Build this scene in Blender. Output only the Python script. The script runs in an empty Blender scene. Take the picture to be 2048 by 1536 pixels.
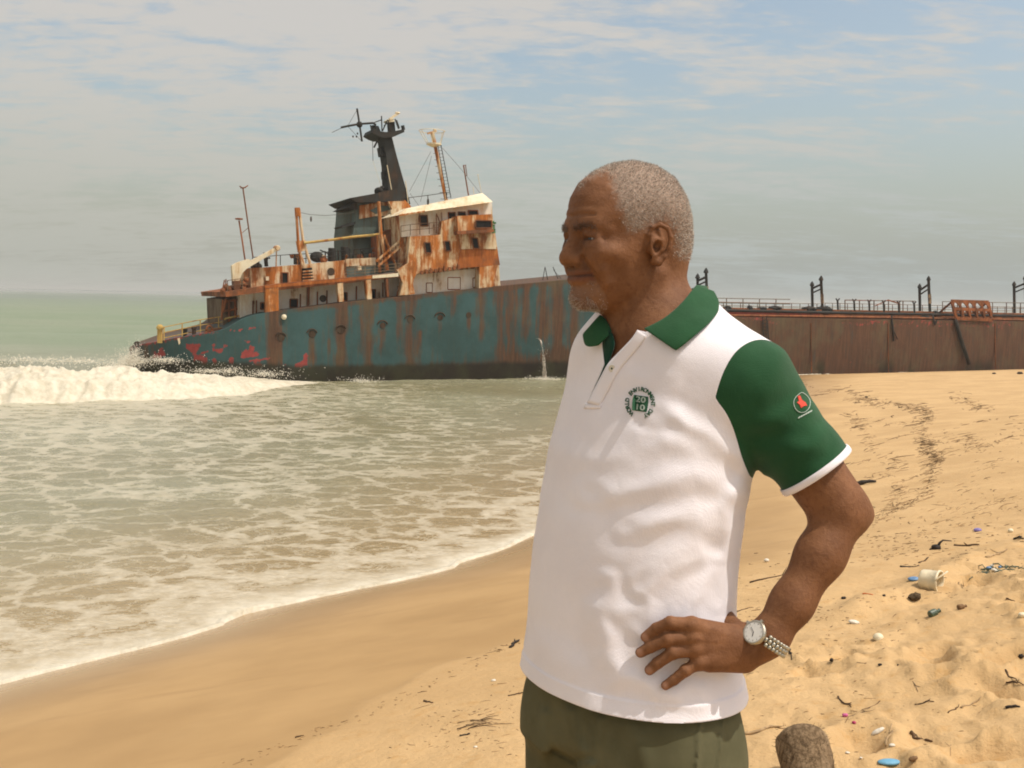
import bpy, bmesh, math, random
import numpy as np
from mathutils import Vector, Matrix
from mathutils.bvhtree import BVHTree
R = math.radians
rng = np.random.default_rng(7)
random.seed(7)
scene = bpy.context.scene
COL = scene.collection

# ------------------------------------------------------------------ camera
EYE = np.array([0.0, 0.0, 4.2])          # camera height over the sea
FPX = 2048.0                             # focal length in photo pixels (photo is 2048 x 1536)
PITCH, ROLL = math.atan(169 / 2048), R(1.15)
FWD = np.array([0, math.cos(PITCH), -math.sin(PITCH)])
_u0 = np.array([0, math.sin(PITCH), math.cos(PITCH)])
_r0 = np.array([1.0, 0, 0])
RIGHT = _r0 * math.cos(ROLL) + _u0 * math.sin(ROLL)
UP = _u0 * math.cos(ROLL) - _r0 * math.sin(ROLL)

def ray(px, py):
    return FWD + RIGHT * ((px - 1024) / FPX) + UP * ((768 - py) / FPX)

def P(px, py, d):
    """world point at photo position px,py and distance d along the view axis"""
    return EYE + ray(px, py) * d

def to_px(p):
    p = np.asarray(p, float) - EYE
    d = p @ FWD
    return 1024 + FPX * (p @ RIGHT) / d, 768 - FPX * (p @ UP) / d, d

def ground_at(px, py, z=0.0):
    r = ray(px, py)
    return EYE + r * ((z - EYE[2]) / r[2])

cam = bpy.data.cameras.new('camera')
cam.sensor_width = 36.0
cam.lens = 36.0 * FPX / 2048
cam.clip_start = 0.05
cam.clip_end = 20000
camo = bpy.data.objects.new('camera', cam)
COL.objects.link(camo)
camo.matrix_world = Matrix(((RIGHT[0], UP[0], -FWD[0], EYE[0]), (RIGHT[1], UP[1], -FWD[1], EYE[1]),
                            (RIGHT[2], UP[2], -FWD[2], EYE[2]), (0, 0, 0, 1)))
scene.camera = camo
scene.view_settings.view_transform = 'Standard'
scene.view_settings.look = 'None'
scene.view_settings.exposure = 0.0
scene.view_settings.gamma = 1.0
scene.cycles.pixel_filter_type = 'BLACKMAN_HARRIS'
scene.cycles.filter_width = 1.9

# ------------------------------------------------------------------ noise
_perm = rng.permutation(256)
_perm = np.concatenate([_perm, _perm, _perm])
_val = rng.random(256) * 2 - 1

def vnoise(*c):
    """smooth value noise in 2 or 3 dimensions, -1..1"""
    n = len(c)
    fl = [np.floor(np.asarray(a, float)) for a in c]
    fr = [np.asarray(a, float) - b for a, b in zip(c, fl)]
    iv = [(a.astype(np.int64) & 255) for a in fl]
    w = [f * f * f * (f * (f * 6 - 15) + 10) for f in fr]
    out = 0
    for k in range(1 << n):
        h = 0
        wt = 1.0
        for i in range(n):
            b = (k >> i) & 1
            h = _perm[(h + iv[i] + b) & 255] if i else _perm[(iv[i] + b) & 255]
            wt = wt * (w[i] if b else 1 - w[i])
        out = out + wt * _val[h]
    return out

def fbm(c, octaves=4, gain=0.5, lac=2.03):
    a, s, tot = 1.0, 0, 0
    c = [np.asarray(x, float) for x in c]
    for o in range(octaves):
        s = s + a * vnoise(*[x + 17.3 * o for x in c])
        tot += a
        a *= gain
        c = [x * lac for x in c]
    return s / tot

def sstep(a, b, x):
    t = np.clip((np.asarray(x, float) - a) / (b - a), 0, 1)
    return t * t * (3 - 2 * t)

def inpoly(x, y, poly):
    x = np.asarray(x, float); y = np.asarray(y, float)
    r = np.zeros(x.shape, bool)
    n = len(poly)
    for i in range(n):
        x1, y1 = poly[i]; x2, y2 = poly[(i + 1) % n]
        if y1 == y2: continue
        c = ((y1 > y) != (y2 > y)) & (x < (x2 - x1) * (y - y1) / (y2 - y1) + x1)
        r ^= c
    return r

def poly_sd(x, y, poly, closed=True):
    """signed distance to a polygon (negative inside); unsigned for an open line"""
    x = np.asarray(x, float); y = np.asarray(y, float)
    d = np.full(x.shape, 1e9)
    n = len(poly)
    for i in range(n if closed else n - 1):
        x1, y1 = poly[i]; x2, y2 = poly[(i + 1) % n]
        ex, ey = x2 - x1, y2 - y1
        t = np.clip(((x - x1) * ex + (y - y1) * ey) / (ex * ex + ey * ey + 1e-12), 0, 1)
        d = np.minimum(d, np.hypot(x - x1 - t * ex, y - y1 - t * ey))
    if closed:
        d = np.where(inpoly(x, y, poly), -d, d)
    return d

# ------------------------------------------------------------------ materials
class NT:
    def __init__(s, m):
        m.use_nodes = True
        s.t = m.node_tree
        s.n = s.t.nodes
        s.l = s.t.links
    def new(s, kind, **kw):
        nd = s.n.new(kind)
        for k, v in kw.items():
            setattr(nd, k, v)
        return nd
    def put(s, sock, v):
        if v is None: return
        if isinstance(v, bpy.types.NodeSocket):
            s.l.new(v, sock)
        elif isinstance(v, (tuple, list)) and len(v) == 3 and sock.type == 'RGBA':
            sock.default_value = (*v, 1)
        else:
            sock.default_value = v
    def coord(s, which='Object'):
        return s.new('ShaderNodeTexCoord').outputs[which]
    def mapping(s, vec, scale=(1, 1, 1), rot=(0, 0, 0), loc=(0, 0, 0)):
        m = s.new('ShaderNodeMapping')
        s.put(m.inputs['Vector'], vec)
        m.inputs['Scale'].default_value = scale
        m.inputs['Rotation'].default_value = rot
        m.inputs['Location'].default_value = loc
        return m.outputs[0]
    def noise(s, vec, scale, detail=4, rough=0.5, dist=0.0, out='Fac'):
        m = s.new('ShaderNodeTexNoise')
        s.put(m.inputs['Vector'], vec)
        s.put(m.inputs['Scale'], scale); s.put(m.inputs['Detail'], detail)
        s.put(m.inputs['Roughness'], rough); s.put(m.inputs['Distortion'], dist)
        return m.outputs['Fac' if out == 'Fac' else 'Color']
    def voronoi(s, vec, scale, feature='F1', rand=1.0, out='Distance', smooth=None):
        m = s.new('ShaderNodeTexVoronoi', feature=feature)
        s.put(m.inputs['Vector'], vec); s.put(m.inputs['Scale'], scale)
        s.put(m.inputs['Randomness'], rand)
        if smooth is not None: s.put(m.inputs['Smoothness'], smooth)
        return m.outputs[out]
    def math(s, op, a, b=None, c=None, clamp=False):
        m = s.new('ShaderNodeMath', operation=op, use_clamp=clamp)
        s.put(m.inputs[0], a); s.put(m.inputs[1], b)
        if c is not None: s.put(m.inputs[2], c)
        return m.outputs[0]
    def ramp(s, fac, lo, hi, a=0.0, b=1.0):
        m = s.new('ShaderNodeMapRange', interpolation_type='SMOOTHSTEP')
        s.put(m.inputs[0], fac)
        for i, v in enumerate((lo, hi, a, b)): s.put(m.inputs[i + 1], v)
        return m.outputs[0]
    def mix(s, fac, a, b, blend='MIX'):
        m = s.new('ShaderNodeMix', data_type='RGBA', blend_type=blend)
        s.put(m.inputs[0], fac); s.put(m.inputs[6], a); s.put(m.inputs[7], b)
        return m.outputs[2]
    def attr(s, name, out='Fac'):
        m = s.new('ShaderNodeAttribute', attribute_name=name)
        return m.outputs[out]
    def bump(s, h, strength=0.3, dist=0.01, normal=None):
        m = s.new('ShaderNodeBump')
        s.put(m.inputs['Height'], h); s.put(m.inputs['Strength'], strength); s.put(m.inputs['Distance'], dist)
        if normal is not None: s.put(m.inputs['Normal'], normal)
        return m.outputs[0]
    def bsdf(s, color, rough=0.6, spec=0.4, metal=0.0, normal=None, **kw):
        b = s.n.get('Principled BSDF') or s.new('ShaderNodeBsdfPrincipled')
        s.put(b.inputs['Base Color'], color); s.put(b.inputs['Roughness'], rough)
        s.put(b.inputs['Specular IOR Level'], spec); s.put(b.inputs['Metallic'], metal)
        if normal is not None: s.put(b.inputs['Normal'], normal)
        for k, v in kw.items():
            s.put(b.inputs[k], v)
        return b

def material(name):
    m = bpy.data.materials.new(name)
    return m, NT(m)

def simple_mat(name, color, rough=0.6, spec=0.35, metal=0.0, var=0.25, scale=30.0, bump=0.15):
    """a colour with a little mottling and a little relief"""
    m, t = material(name)
    c = t.coord()
    n = t.noise(c, scale, 5, 0.6)
    dark = tuple(x * (1 - var) for x in color)
    lite = tuple(min(1, x * (1 + var)) for x in color)
    t.bsdf(t.mix(t.ramp(n, 0.3, 0.7), dark, lite), rough, spec, metal,
           t.bump(t.noise(c, scale * 4, 3), bump, 0.3 / scale))
    return m

# ------------------------------------------------------------------ objects
ORG = {}
def tag(o, label=None, cat=None, group=None, kind=None):
    if label: o['label'] = label
    if cat: o['category'] = cat
    if group: o['group'] = group
    if kind: o['kind'] = kind
    return o

def thing(name, loc, label=None, cat=None, group=None, kind=None):
    o = bpy.data.objects.new(name, None)
    o.empty_display_size = 0.1
    COL.objects.link(o)
    o.location = tuple(float(v) for v in loc)
    ORG[o.name] = np.array(loc, float)
    return tag(o, label, cat, group, kind)

def mesh_obj(name, V, F, mat=None, parent=None, smooth=True, loc=None, attrs=None, mats=None, mat_idx=None):
    """V in world coordinates; the object's origin is its parent's origin, or loc"""
    V = np.asarray(V, float)
    if parent is not None:
        org = ORG[parent.name]
    else:
        org = np.asarray(loc, float) if loc is not None else np.zeros(3)
    me = bpy.data.meshes.new(name)
    me.from_pydata((V - org).tolist(), [], F.tolist() if isinstance(F, np.ndarray) else F)
    me.validate()
    for m in (mats or ([mat] if mat else [])):
        me.materials.append(m)
    if mat_idx is not None:
        me.polygons.foreach_set('material_index', np.asarray(mat_idx, np.int32))
    if smooth:
        me.polygons.foreach_set('use_smooth', np.ones(len(me.polygons), bool))
    if attrs:
        for k, a in attrs.items():
            at = me.attributes.new(k, 'FLOAT', 'POINT')
            at.data.foreach_set('value', np.asarray(a, np.float32))
    me.update()
    o = bpy.data.objects.new(name, me)
    COL.objects.link(o)
    if parent is not None:
        o.parent = parent
    elif loc is not None:
        o.location = tuple(org)
    ORG[o.name] = org
    return o

class MB:
    """collects shapes into ONE mesh"""
    def __init__(s):
        s.V = []; s.F = []; s.n = 0
    def add(s, V, F):
        V = np.asarray(V, float)
        s.V.append(V)
        s.F += [tuple(i + s.n for i in f) for f in F]
        s.n += len(V)
        return s
    def box(s, c, size, ax=None):
        """ax: 3x3 rows are the box axes"""
        ax = np.eye(3) if ax is None else np.asarray(ax, float)
        h = np.asarray(size, float) / 2
        V = [np.asarray(c, float) + (sx * h[0]) * ax[0] + (sy * h[1]) * ax[1] + (sz * h[2]) * ax[2]
             for sx in (-1, 1) for sy in (-1, 1) for sz in (-1, 1)]
        return s.add(V, [(0, 1, 3, 2), (4, 6, 7, 5), (0, 4, 5, 1), (2, 3, 7, 6), (0, 2, 6, 4), (1, 5, 7, 3)])
    def tube(s, pts, rad, n=8, caps=True, flat=1.0, upv=(0, 0, 1)):
        pts = [np.asarray(p, float) for p in pts]
        if np.isscalar(rad): rad = [rad] * len(pts)
        V = []; F = []
        for i, p in enumerate(pts):
            a = pts[max(i - 1, 0)]; b = pts[min(i + 1, len(pts) - 1)]
            t = b - a; t = t / (np.linalg.norm(t) + 1e-12)
            u = np.asarray(upv, float)
            if abs(t @ u) > 0.98: u = np.array([1.0, 0, 0])
            x = np.cross(t, u); x /= np.linalg.norm(x)
            y = np.cross(x, t)
            for k in range(n):
                th = 2 * math.pi * k / n
                V.append(p + rad[i] * (math.cos(th) * x + flat * math.sin(th) * y))
        for i in range(len(pts) - 1):
            for k in range(n):
                F.append((i * n + k, i * n + (k + 1) % n, (i + 1) * n + (k + 1) % n, (i + 1) * n + k))
        if caps:
            F.append(tuple(range(n))[::-1])
            F.append(tuple((len(pts) - 1) * n + k for k in range(n)))
        return s.add(V, F)
    def beam(s, a, b, w, h=None):
        """square bar from a to b"""
        h = h or w
        a = np.asarray(a, float); b = np.asarray(b, float)
        t = b - a; L = np.linalg.norm(t); t /= L
        u = np.array([0, 0, 1.0]) if abs(t[2]) < 0.95 else np.array([0, 1.0, 0])
        x = np.cross(t, u); x /= np.linalg.norm(x); y = np.cross(x, t)
        return s.box((a + b) / 2, (L, w, h), (t, x, y))
    def prism(s, front, depth):
        """closed polygon (world points) pushed along vector depth"""
        f = np.asarray(front, float); d = np.asarray(depth, float); n = len(f)
        V = np.vstack([f, f + d])
        F = [tuple(range(n)), tuple(range(2 * n - 1, n - 1, -1))]
        F += [((i + 1) % n, i, n + i, n + (i + 1) % n) for i in range(n)]
        return s.add(V, F)
    def lathe(s, c, axis, prof, n=16):
        """prof: list of (radius, height along axis)"""
        axis = np.asarray(axis, float); axis = axis / np.linalg.norm(axis)
        u = np.array([1.0, 0, 0]) if abs(axis[0]) < 0.9 else np.array([0, 1.0, 0])
        x = np.cross(axis, u); x /= np.linalg.norm(x); y = np.cross(axis, x)
        c = np.asarray(c, float)
        V = []; F = []
        for r, h in prof:
            for k in range(n):
                th = 2 * math.pi * k / n
                V.append(c + axis * h + r * (math.cos(th) * x + math.sin(th) * y))
        for i in range(len(prof) - 1):
            for k in range(n):
                F.append((i * n + k, i * n + (k + 1) % n, (i + 1) * n + (k + 1) % n, (i + 1) * n + k))
        F.append(tuple(range(n))[::-1])
        F.append(tuple((len(prof) - 1) * n + k for k in range(n)))
        return s.add(V, F)
    def blob(s, c, size, ax=None, n=10, amp=0.15, freq=3.0, seed=0.0):
        """a lumpy ellipsoid"""
        ax = np.eye(3) if ax is None else np.asarray(ax, float)
        V = []; F = []
        for i in range(n + 1):
            ph = math.pi * i / n
            for k in range(2 * n):
                th = math.pi * k / n
                V.append((math.sin(ph) * math.cos(th), math.sin(ph) * math.sin(th), math.cos(ph)))
        V = np.array(V)
        V = V * (1 + amp * fbm((V[:, 0] * freq + seed, V[:, 1] * freq + 5 + seed, V[:, 2] * freq), 3))[:, None]
        W = np.asarray(c, float) + (V * (np.asarray(size, float) / 2)) @ ax
        m = 2 * n
        for i in range(n):
            for k in range(m):
                F.append((i * m + k, (i + 1) * m + k, (i + 1) * m + (k + 1) % m, i * m + (k + 1) % m))
        return s.add(W, F)
    def build(s, name, mat, parent=None, smooth=False, loc=None, **kw):
        V = np.vstack(s.V)
        if loc is None and parent is None:
            loc = (V[:, 0].mean(), V[:, 1].mean(), V[:, 2].min())
        o = mesh_obj(name, V, s.F, mat, parent, smooth, loc, **kw)
        return o

def bevel(o, w=0.005, seg=2, angle=35):
    m = o.modifiers.new('bevel', 'BEVEL')
    m.width = w; m.segments = seg; m.limit_method = 'ANGLE'; m.angle_limit = R(angle)
    return o

def text_mesh(body, size, extrude=0.0):
    """verts (x,y), faces of a line of lettering, centred"""
    cu = bpy.data.curves.new('txt', 'FONT')
    cu.body = body; cu.size = size; cu.align_x = 'CENTER'; cu.align_y = 'CENTER'
    cu.resolution_u = 3
    cu.offset = size * 0.018
    ob = bpy.data.objects.new('txt', cu)
    COL.objects.link(ob)
    dg = bpy.context.evaluated_depsgraph_get()
    me = bpy.data.meshes.new_from_object(ob.evaluated_get(dg))
    V = np.array([v.co[:2] for v in me.vertices]); F = [tuple(p.vertices) for p in me.polygons]
    bpy.data.objects.remove(ob); bpy.data.curves.remove(cu); bpy.data.meshes.remove(me)
    return V, F

# ------------------------------------------------------------------ sky and sun
SUN_DIR = np.array([0.44, -0.17, 0.88]); SUN_DIR /= np.linalg.norm(SUN_DIR)   # towards the sun
def make_sky():
    w = bpy.data.worlds.new('World')
    scene.world = w
    w.use_nodes = True
    t = NT(w)
    bg = t.n['Background']
    sky = t.new('ShaderNodeTexSky', sky_type='NISHITA')
    sky.sun_disc = False
    sky.sun_elevation = math.asin(SUN_DIR[2])
    sky.sun_rotation = math.atan2(SUN_DIR[0], SUN_DIR[1])
    sky.altitude = 0; sky.air_density = 1.2; sky.dust_density = 4.0; sky.ozone_density = 1.0
    g = t.coord('Generated')
    sep = t.new('ShaderNodeSeparateXYZ'); t.put(sep.inputs[0], g)
    z = t.math('MAXIMUM', sep.outputs[2], 0.0)
    # clouds live on a flat layer overhead: direction / (height + bias)
    zz = t.math('ADD', z, 0.12)
    cx = t.math('DIVIDE', sep.outputs[0], zz); cy = t.math('DIVIDE', sep.outputs[1], zz)
    comb = t.new('ShaderNodeCombineXYZ'); t.put(comb.inputs[0], cx); t.put(comb.inputs[1], cy)
    v = comb.outputs[0]
    n1 = t.noise(t.mapping(v, (0.9, 1.3, 1), (0, 0, R(20))), 1.1, 7, 0.58, 0.5)
    n2 = t.noise(t.mapping(v, (1.0, 2.2, 1), (0, 0, R(-12)), (3, 1, 0)), 2.6, 6, 0.62, 0.8)
    n3 = t.noise(t.mapping(v, (1.0, 1.8, 1), (0, 0, R(8)), (7, 2, 0)), 9.0, 4, 0.6, 0.4)
    cl = t.math('ADD', t.math('MULTIPLY', n1, 0.46), t.math('ADD', t.math('MULTIPLY', n2, 0.33), t.math('MULTIPLY', n3, 0.24)))
    # thicker veil to the left of the view, clear blue patches to the right
    veil = t.math('MULTIPLY', sep.outputs[0], -0.13)
    cl = t.math('ADD', cl, veil)
    cov = t.ramp(cl, 0.44, 0.585)
    lp_haze = t.ramp(z, -0.03, 0.22, 1.0, 0.0)
    tint = t.mix(1.0, sky.outputs[0], (1.06, 1.0, 0.90), 'MULTIPLY')
    skyc = t.new('ShaderNodeVectorMath', operation='SCALE'); t.put(skyc.inputs[0], tint); skyc.inputs['Scale'].default_value = SKY_K
    hz = t.mix(t.ramp(sep.outputs[0], -0.35, 0.40), HAZE_C, (4.35, 4.85, 4.75))
    base = t.mix(t.math('MULTIPLY', lp_haze, 0.84), skyc.outputs[0], hz)
    cloudc = t.mix(t.ramp(z, 0.0, 0.26), hz, CLOUD_C)
    t.put(bg.inputs[0], t.mix(t.math('MULTIPLY', cov, 0.85), base, cloudc))
    bg.inputs[1].default_value = 0.10
HAZE_C = (4.75, 4.85, 4.3)
CLOUD_C = (6.5, 6.1, 5.6)
SKY_K = 1.7
make_sky()
sun = bpy.data.lights.new('sun', 'SUN')
sun.energy = 3.35
sun.angle = R(0.6)
sun.color = (1.0, 0.945, 0.87)
suno = bpy.data.objects.new('sun', sun)
COL.objects.link(suno)
suno.location = (10, -10, 30)
suno.rotation_euler = Vector(SUN_DIR).to_track_quat('Z', 'Y').to_euler()
# ------------------------------------------------------------------ beach and sea
SHORE_PX = [(-900, 1650), (-300, 1455), (0, 1368), (220, 1312), (330, 1287), (415, 1266), (447, 1256), (456, 1240), (490, 1223), (560, 1207), (680, 1184), (800, 1162), (905, 1142), (922, 1124), (1000, 1104), (1060, 1078),
            (1230, 1000), (1380, 900), (1480, 825), (1540, 775), (1580, 750)]
SHORE = [tuple(ground_at(*p)[:2]) for p in SHORE_PX]
_last = SHORE[-1]
SHORE = [(SHORE[0][0] - 60, SHORE[0][1] - 60)] + SHORE + [(_last[0] + 30, _last[1] + 17), (_last[0] + 400, _last[1] + 120), (_last[0] + 9000, _last[1] + 900)]
SEA_POLY = SHORE + [(9000, 12000), (-12000, 12000), (-12000, -60)]

def shore_d(x, y):
    """distance inland from the water's edge (negative at sea)"""
    x = np.asarray(x, float); y = np.asarray(y, float)
    d = np.abs(poly_sd(x, y, SHORE, closed=False))
    return np.where(inpoly(x, y, SEA_POLY), -d, d)

# grid-cached smooth version of the distance: the polyline has corners, the beach has none
_gx = np.linspace(-40, 80, 241); _gy = np.linspace(-10, 110, 241)
_GX, _GY = np.meshgrid(_gx, _gy, indexing='ij')
_gd = shore_d(_GX, _GY)
def _blur(a, n):
    for _ in range(n):
        a = np.pad(a, 1, 'edge')
        a = (a[:-2, 1:-1] + a[2:, 1:-1] + a[1:-1, :-2] + a[1:-1, 2:] + 4 * a[1:-1, 1:-1]) / 8
    return a
_gs = _blur(_gd, 14)
_gq = _blur(_gd, 2)
def bilin(a, gx, gy, x, y):
    fx = np.clip((x - gx[0]) / (gx[1] - gx[0]), 0, len(gx) - 1.001); fy = np.clip((y - gy[0]) / (gy[1] - gy[0]), 0, len(gy) - 1.001)
    i = fx.astype(int); j = fy.astype(int); fx = fx - i; fy = fy - j
    return a[i, j] * (1 - fx) * (1 - fy) + a[i + 1, j] * fx * (1 - fy) + a[i, j + 1] * (1 - fx) * fy + a[i + 1, j + 1] * fx * fy

def smooth_d(x, y):
    x = np.asarray(x, float); y = np.asarray(y, float)
    ins = (x > -39) & (x < 79) & (y > -9) & (y < 109)
    far = bilin(_gd, _gx, _gy, x, y)
    s = bilin(_gs, _gx, _gy, x, y)
    if np.all(ins): return s
    return np.where(ins, s, shore_d(x, y))

def sand_base(x, y, d=None):
    x = np.asarray(x, float); y = np.asarray(y, float)
    if d is None: d = smooth_d(x, y)
    far = sstep(6, 48, y)
    m = 2.85 * (1 - far) + 1.05 * far
    dm = 13.0 * (1 - far) + 17.0 * far
    u = np.clip(d / dm, -3, 1)
    up = m * (1 - np.power(np.clip(1 - u, 0, 4), 1.3))
    z = np.where(d > 0, up, np.maximum(m / dm * 1.3 * d, -3.5))
    z = z + 0.006 * np.clip(d - dm, 0, 400)
    return z

RIDGE = [tuple(ground_at(a, b, 2.55)[:2]) for a, b in ((1690, 1090), (1740, 1080), (1800, 1072), (1860, 1048), (1910, 1030), (1960, 1008), (2060, 985))]
FOOT = []
def _foot_spots():
    r = np.random.default_rng(3)
    for k in range(420):
        x = r.uniform(-1.5, 9); y = r.uniform(2.2, 15)
        FOOT.append((x, y, r.uniform(0.07, 0.13), r.uniform(0.13, 0.24), r.uniform(0, math.pi), r.uniform(0.02, 0.07)))
_foot_spots()

def dryness(x, y, d):
    """0 on the smooth wet wash, 1 on the trodden dry sand"""
    edge = 6.0 - 3.2 * sstep(9, 24, y) + 0.5 * vnoise(np.asarray(x) * 0.4, np.asarray(y) * 0.4) + 0.12 * vnoise(np.asarray(x) * 2.2, np.asarray(y) * 2.2)
    return sstep(edge - 0.2, edge + 1.1, d), sstep(edge - 0.05 - 1.5 * sstep(9, 20, y), edge + 0.10 + 2.0 * sstep(9, 20, y), d)

def sand_z(x, y, detail=True):
    x = np.asarray(x, float); y = np.asarray(y, float)
    d = smooth_d(x, y)
    z = sand_base(x, y, d)
    if not detail: return z
    dry, line = dryness(x, y, d)
    near = 1 - sstep(14, 40, y)
    trod = dry * sstep(7.2, 9.6, d)
    z = z + 0.03 * fbm((x * 0.5, y * 0.5), 3) * sstep(0, 3, d)
    z = z + trod * near * (0.036 * fbm((x * 2.1, y * 2.1), 3) + 0.050 * np.abs(fbm((x * 3.6 + 9, y * 3.6), 3)) + 0.020 * fbm((x * 9, y * 9), 3))
    z = z + dry * near * 0.008 * fbm((x * 5.0, y * 5.0), 3)
    z = z + 0.010 * line * near
    f = np.zeros(x.shape)
    for (fx, fy, a, b, th, dep) in FOOT:
        m = (np.abs(x - fx) < 0.6) & (np.abs(y - fy) < 0.6)
        if not m.any(): continue
        dx = x[m] - fx; dy = y[m] - fy
        u = (dx * math.cos(th) + dy * math.sin(th)) / b; v = (-dx * math.sin(th) + dy * math.cos(th)) / a
        wob = 1 + 0.35 * vnoise(dx * 9 + fx * 7, dy * 9 + fy * 3)
        q = np.sqrt(u * u + v * v) * wob
        f[m] += dep * (-np.exp(-(q * 1.25) ** 4) + 0.55 * np.exp(-((q - 1.35) / 0.38) ** 2))
    rd = poly_sd(x, y, RIDGE, closed=False)
    z = z + .045 * np.exp(-(rd / .16) ** 2) * (1 + .9 * vnoise(x * 3.1, y * 3.1)) - .03 * np.exp(-((rd - .35) / .2) ** 2)
    return z + f * trod * near

def ground_hit(px, py):
    """the point of the beach seen at a photo position"""
    r = ray(px, py)
    t = np.concatenate([np.linspace(1.5, 30, 900), np.linspace(30.1, 110, 900)])
    p = EYE[None] + t[:, None] * r[None]
    h = p[:, 2] - sand_base(p[:, 0], p[:, 1])
    k = int(np.argmax(h < 0))
    a, b = t[max(k - 1, 0)], t[k]
    for _ in range(24):
        m = (a + b) / 2
        q = EYE + m * r
        if q[2] - sand_z(q[0:1], q[1:2])[0] < 0: b = m
        else: a = m
    q = EYE + b * r
    return np.array([q[0], q[1], float(sand_z(q[0:1], q[1:2])[0])])

def fan_grid(y0, y1, ny, tdense, nt, text, apex=6.0):
    """rows spread geometrically away from the viewer, columns in a fan"""
    yy = np.concatenate([np.linspace(-4.0, y0, 8)[:-1], np.geomspace(y0 + apex, y1 + apex, ny) - apex])
    t = np.concatenate([np.linspace(-text, -tdense, 24)[:-1], np.linspace(-tdense, tdense, nt), np.linspace(tdense, text, 24)[1:]])
    T, Y = np.meshgrid(t, yy, indexing='xy')
    X = T * (Y + apex)
    n, m = X.shape
    i = np.arange(n * m).reshape(n, m)
    F = np.stack([i[:-1, :-1], i[:-1, 1:], i[1:, 1:], i[1:, :-1]], -1).reshape(-1, 4)
    return X.ravel(), Y.ravel(), F

def make_sand():
    apex = 3.0
    y0 = 1.6
    yy = np.concatenate([np.linspace(-6, y0, 10)[:-1], np.geomspace(y0 + apex, 110 + apex, 560) - apex, np.array([200, 500, 2000, 9000])])
    t = np.concatenate([np.linspace(-9, -0.56, 40)[:-1], np.linspace(-0.56, 0.56, 620), np.linspace(0.56, 9, 40)[1:]])
    T, Y = np.meshgrid(t, yy, indexing='xy')
    X = T * (np.maximum(Y, -2.5) + apex)
    n, m = X.shape
    i = np.arange(n * m).reshape(n, m)
    F = np.stack([i[:-1, :-1], i[:-1, 1:], i[1:, 1:], i[1:, :-1]], -1).reshape(-1, 4)
    X = X.ravel(); Y = Y.ravel()
    d = smooth_d(X, Y)
    Z = sand_z(X, Y)
    dry, line = dryness(X, Y, d)
    Mt, t = material('beach sand')
    c = t.coord()
    dr = t.attr('dry'); sh = t.attr('shore')
    n1 = t.noise(c, 0.9, 5, 0.6); n2 = t.noise(c, 9.0, 5, 0.65); n3 = t.noise(c, 420.0, 3, 0.7)
    dryc = t.mix(t.ramp(n1, 0.3, 0.7), (0.44, 0.29, 0.136), (0.525, 0.352, 0.172))
    dryc = t.mix(t.ramp(n2, 0.52, 0.78), dryc, (0.43, 0.255, 0.095))
    wetc = t.mix(t.ramp(t.noise(t.mapping(c, (1, 1, 1), (0, 0, R(-38))), 0.8, 4, 0.6), 0.3, 0.7), (0.35, 0.215, 0.088), (0.415, 0.262, 0.112))
    streak = t.noise(t.mapping(c, (0.25, 1.6, 1), (0, 0, R(-35))), 1.6, 5, 0.6)
    wetc = t.mix(t.ramp(streak, 0.55, 0.75, 0, 0.5), wetc, (0.27, 0.155, 0.06))
    soak = t.ramp(sh, 0.0, 3.0, 1.0, 0.0)
    wetc = t.mix(t.math('MULTIPLY', soak, 0.55), wetc, (0.26, 0.16, 0.07))
    col = t.mix(dr, wetc, dryc)
    col = t.mix(t.ramp(n3, 0.60, 0.80, 0, 0.35), col, (0.22, 0.12, 0.05))
    col = t.mix(t.ramp(n3, 0.25, 0.40, 0.3, 0), col, (0.72, 0.52, 0.27))
    rough = t.math('ADD', t.math('MULTIPLY', dr, 0.35), t.ramp(sh, 0.0, 2.5, 0.22, 0.58))
    b1 = t.bump(n3, t.math('MULTIPLY_ADD', dr, 0.28, 0.05), 0.004)
    b2 = t.bump(t.noise(c, 30.0, 4, 0.65), t.math('MULTIPLY', dr, 0.35), 0.012, b1)
    b2 = t.bump(n2, t.math('MULTIPLY', dr, 0.55), 0.04, b2)
    t.bsdf(col, rough, t.ramp(sh, 0.0, 4.0, 0.6, 0.25), 0, b2)
    o = mesh_obj('sand', np.stack([X, Y, Z], 1), F, Mt, None, True, None, {'dry': line * 0.45 + dry * 0.55, 'shore': np.clip(d, -5, 50)})
    tag(o, kind='structure')
    return o

# breaker: a bore of white water rolling in; crest line on the map
CREST_PX = [(-420, 806), (-150, 806), (120, 806), (330, 800), (470, 790), (560, 776), (640, 764)]
CREST = [tuple(ground_at(*p)[:2]) for p in CREST_PX]
CRH = [1.10, 1.08, 1.05, 0.95, 0.75, 0.42, 0.0]

def along(x, y, line):
    """distance seaward of a line that runs left to right, and the position along it"""
    x = np.asarray(x, float); y = np.asarray(y, float)
    lx = np.array([p[0] for p in line]); ly = np.array([p[1] for p in line])
    best = np.full(x.shape, 1e9); s = np.zeros(x.shape); sign = np.ones(x.shape)
    for i in range(len(line) - 1):
        ex, ey = lx[i + 1] - lx[i], ly[i + 1] - ly[i]
        L2 = ex * ex + ey * ey
        tt = np.clip(((x - lx[i]) * ex + (y - ly[i]) * ey) / L2, 0, 1)
        dx = x - lx[i] - tt * ex; dy = y - ly[i] - tt * ey
        dd = np.hypot(dx, dy)
        m = dd < best
        best = np.where(m, dd, best); s = np.where(m, i + tt, s)
        sign = np.where(m, np.where(ex * dy - ey * dx > 0, 1.0, -1.0), sign)
    return best * sign, s

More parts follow.
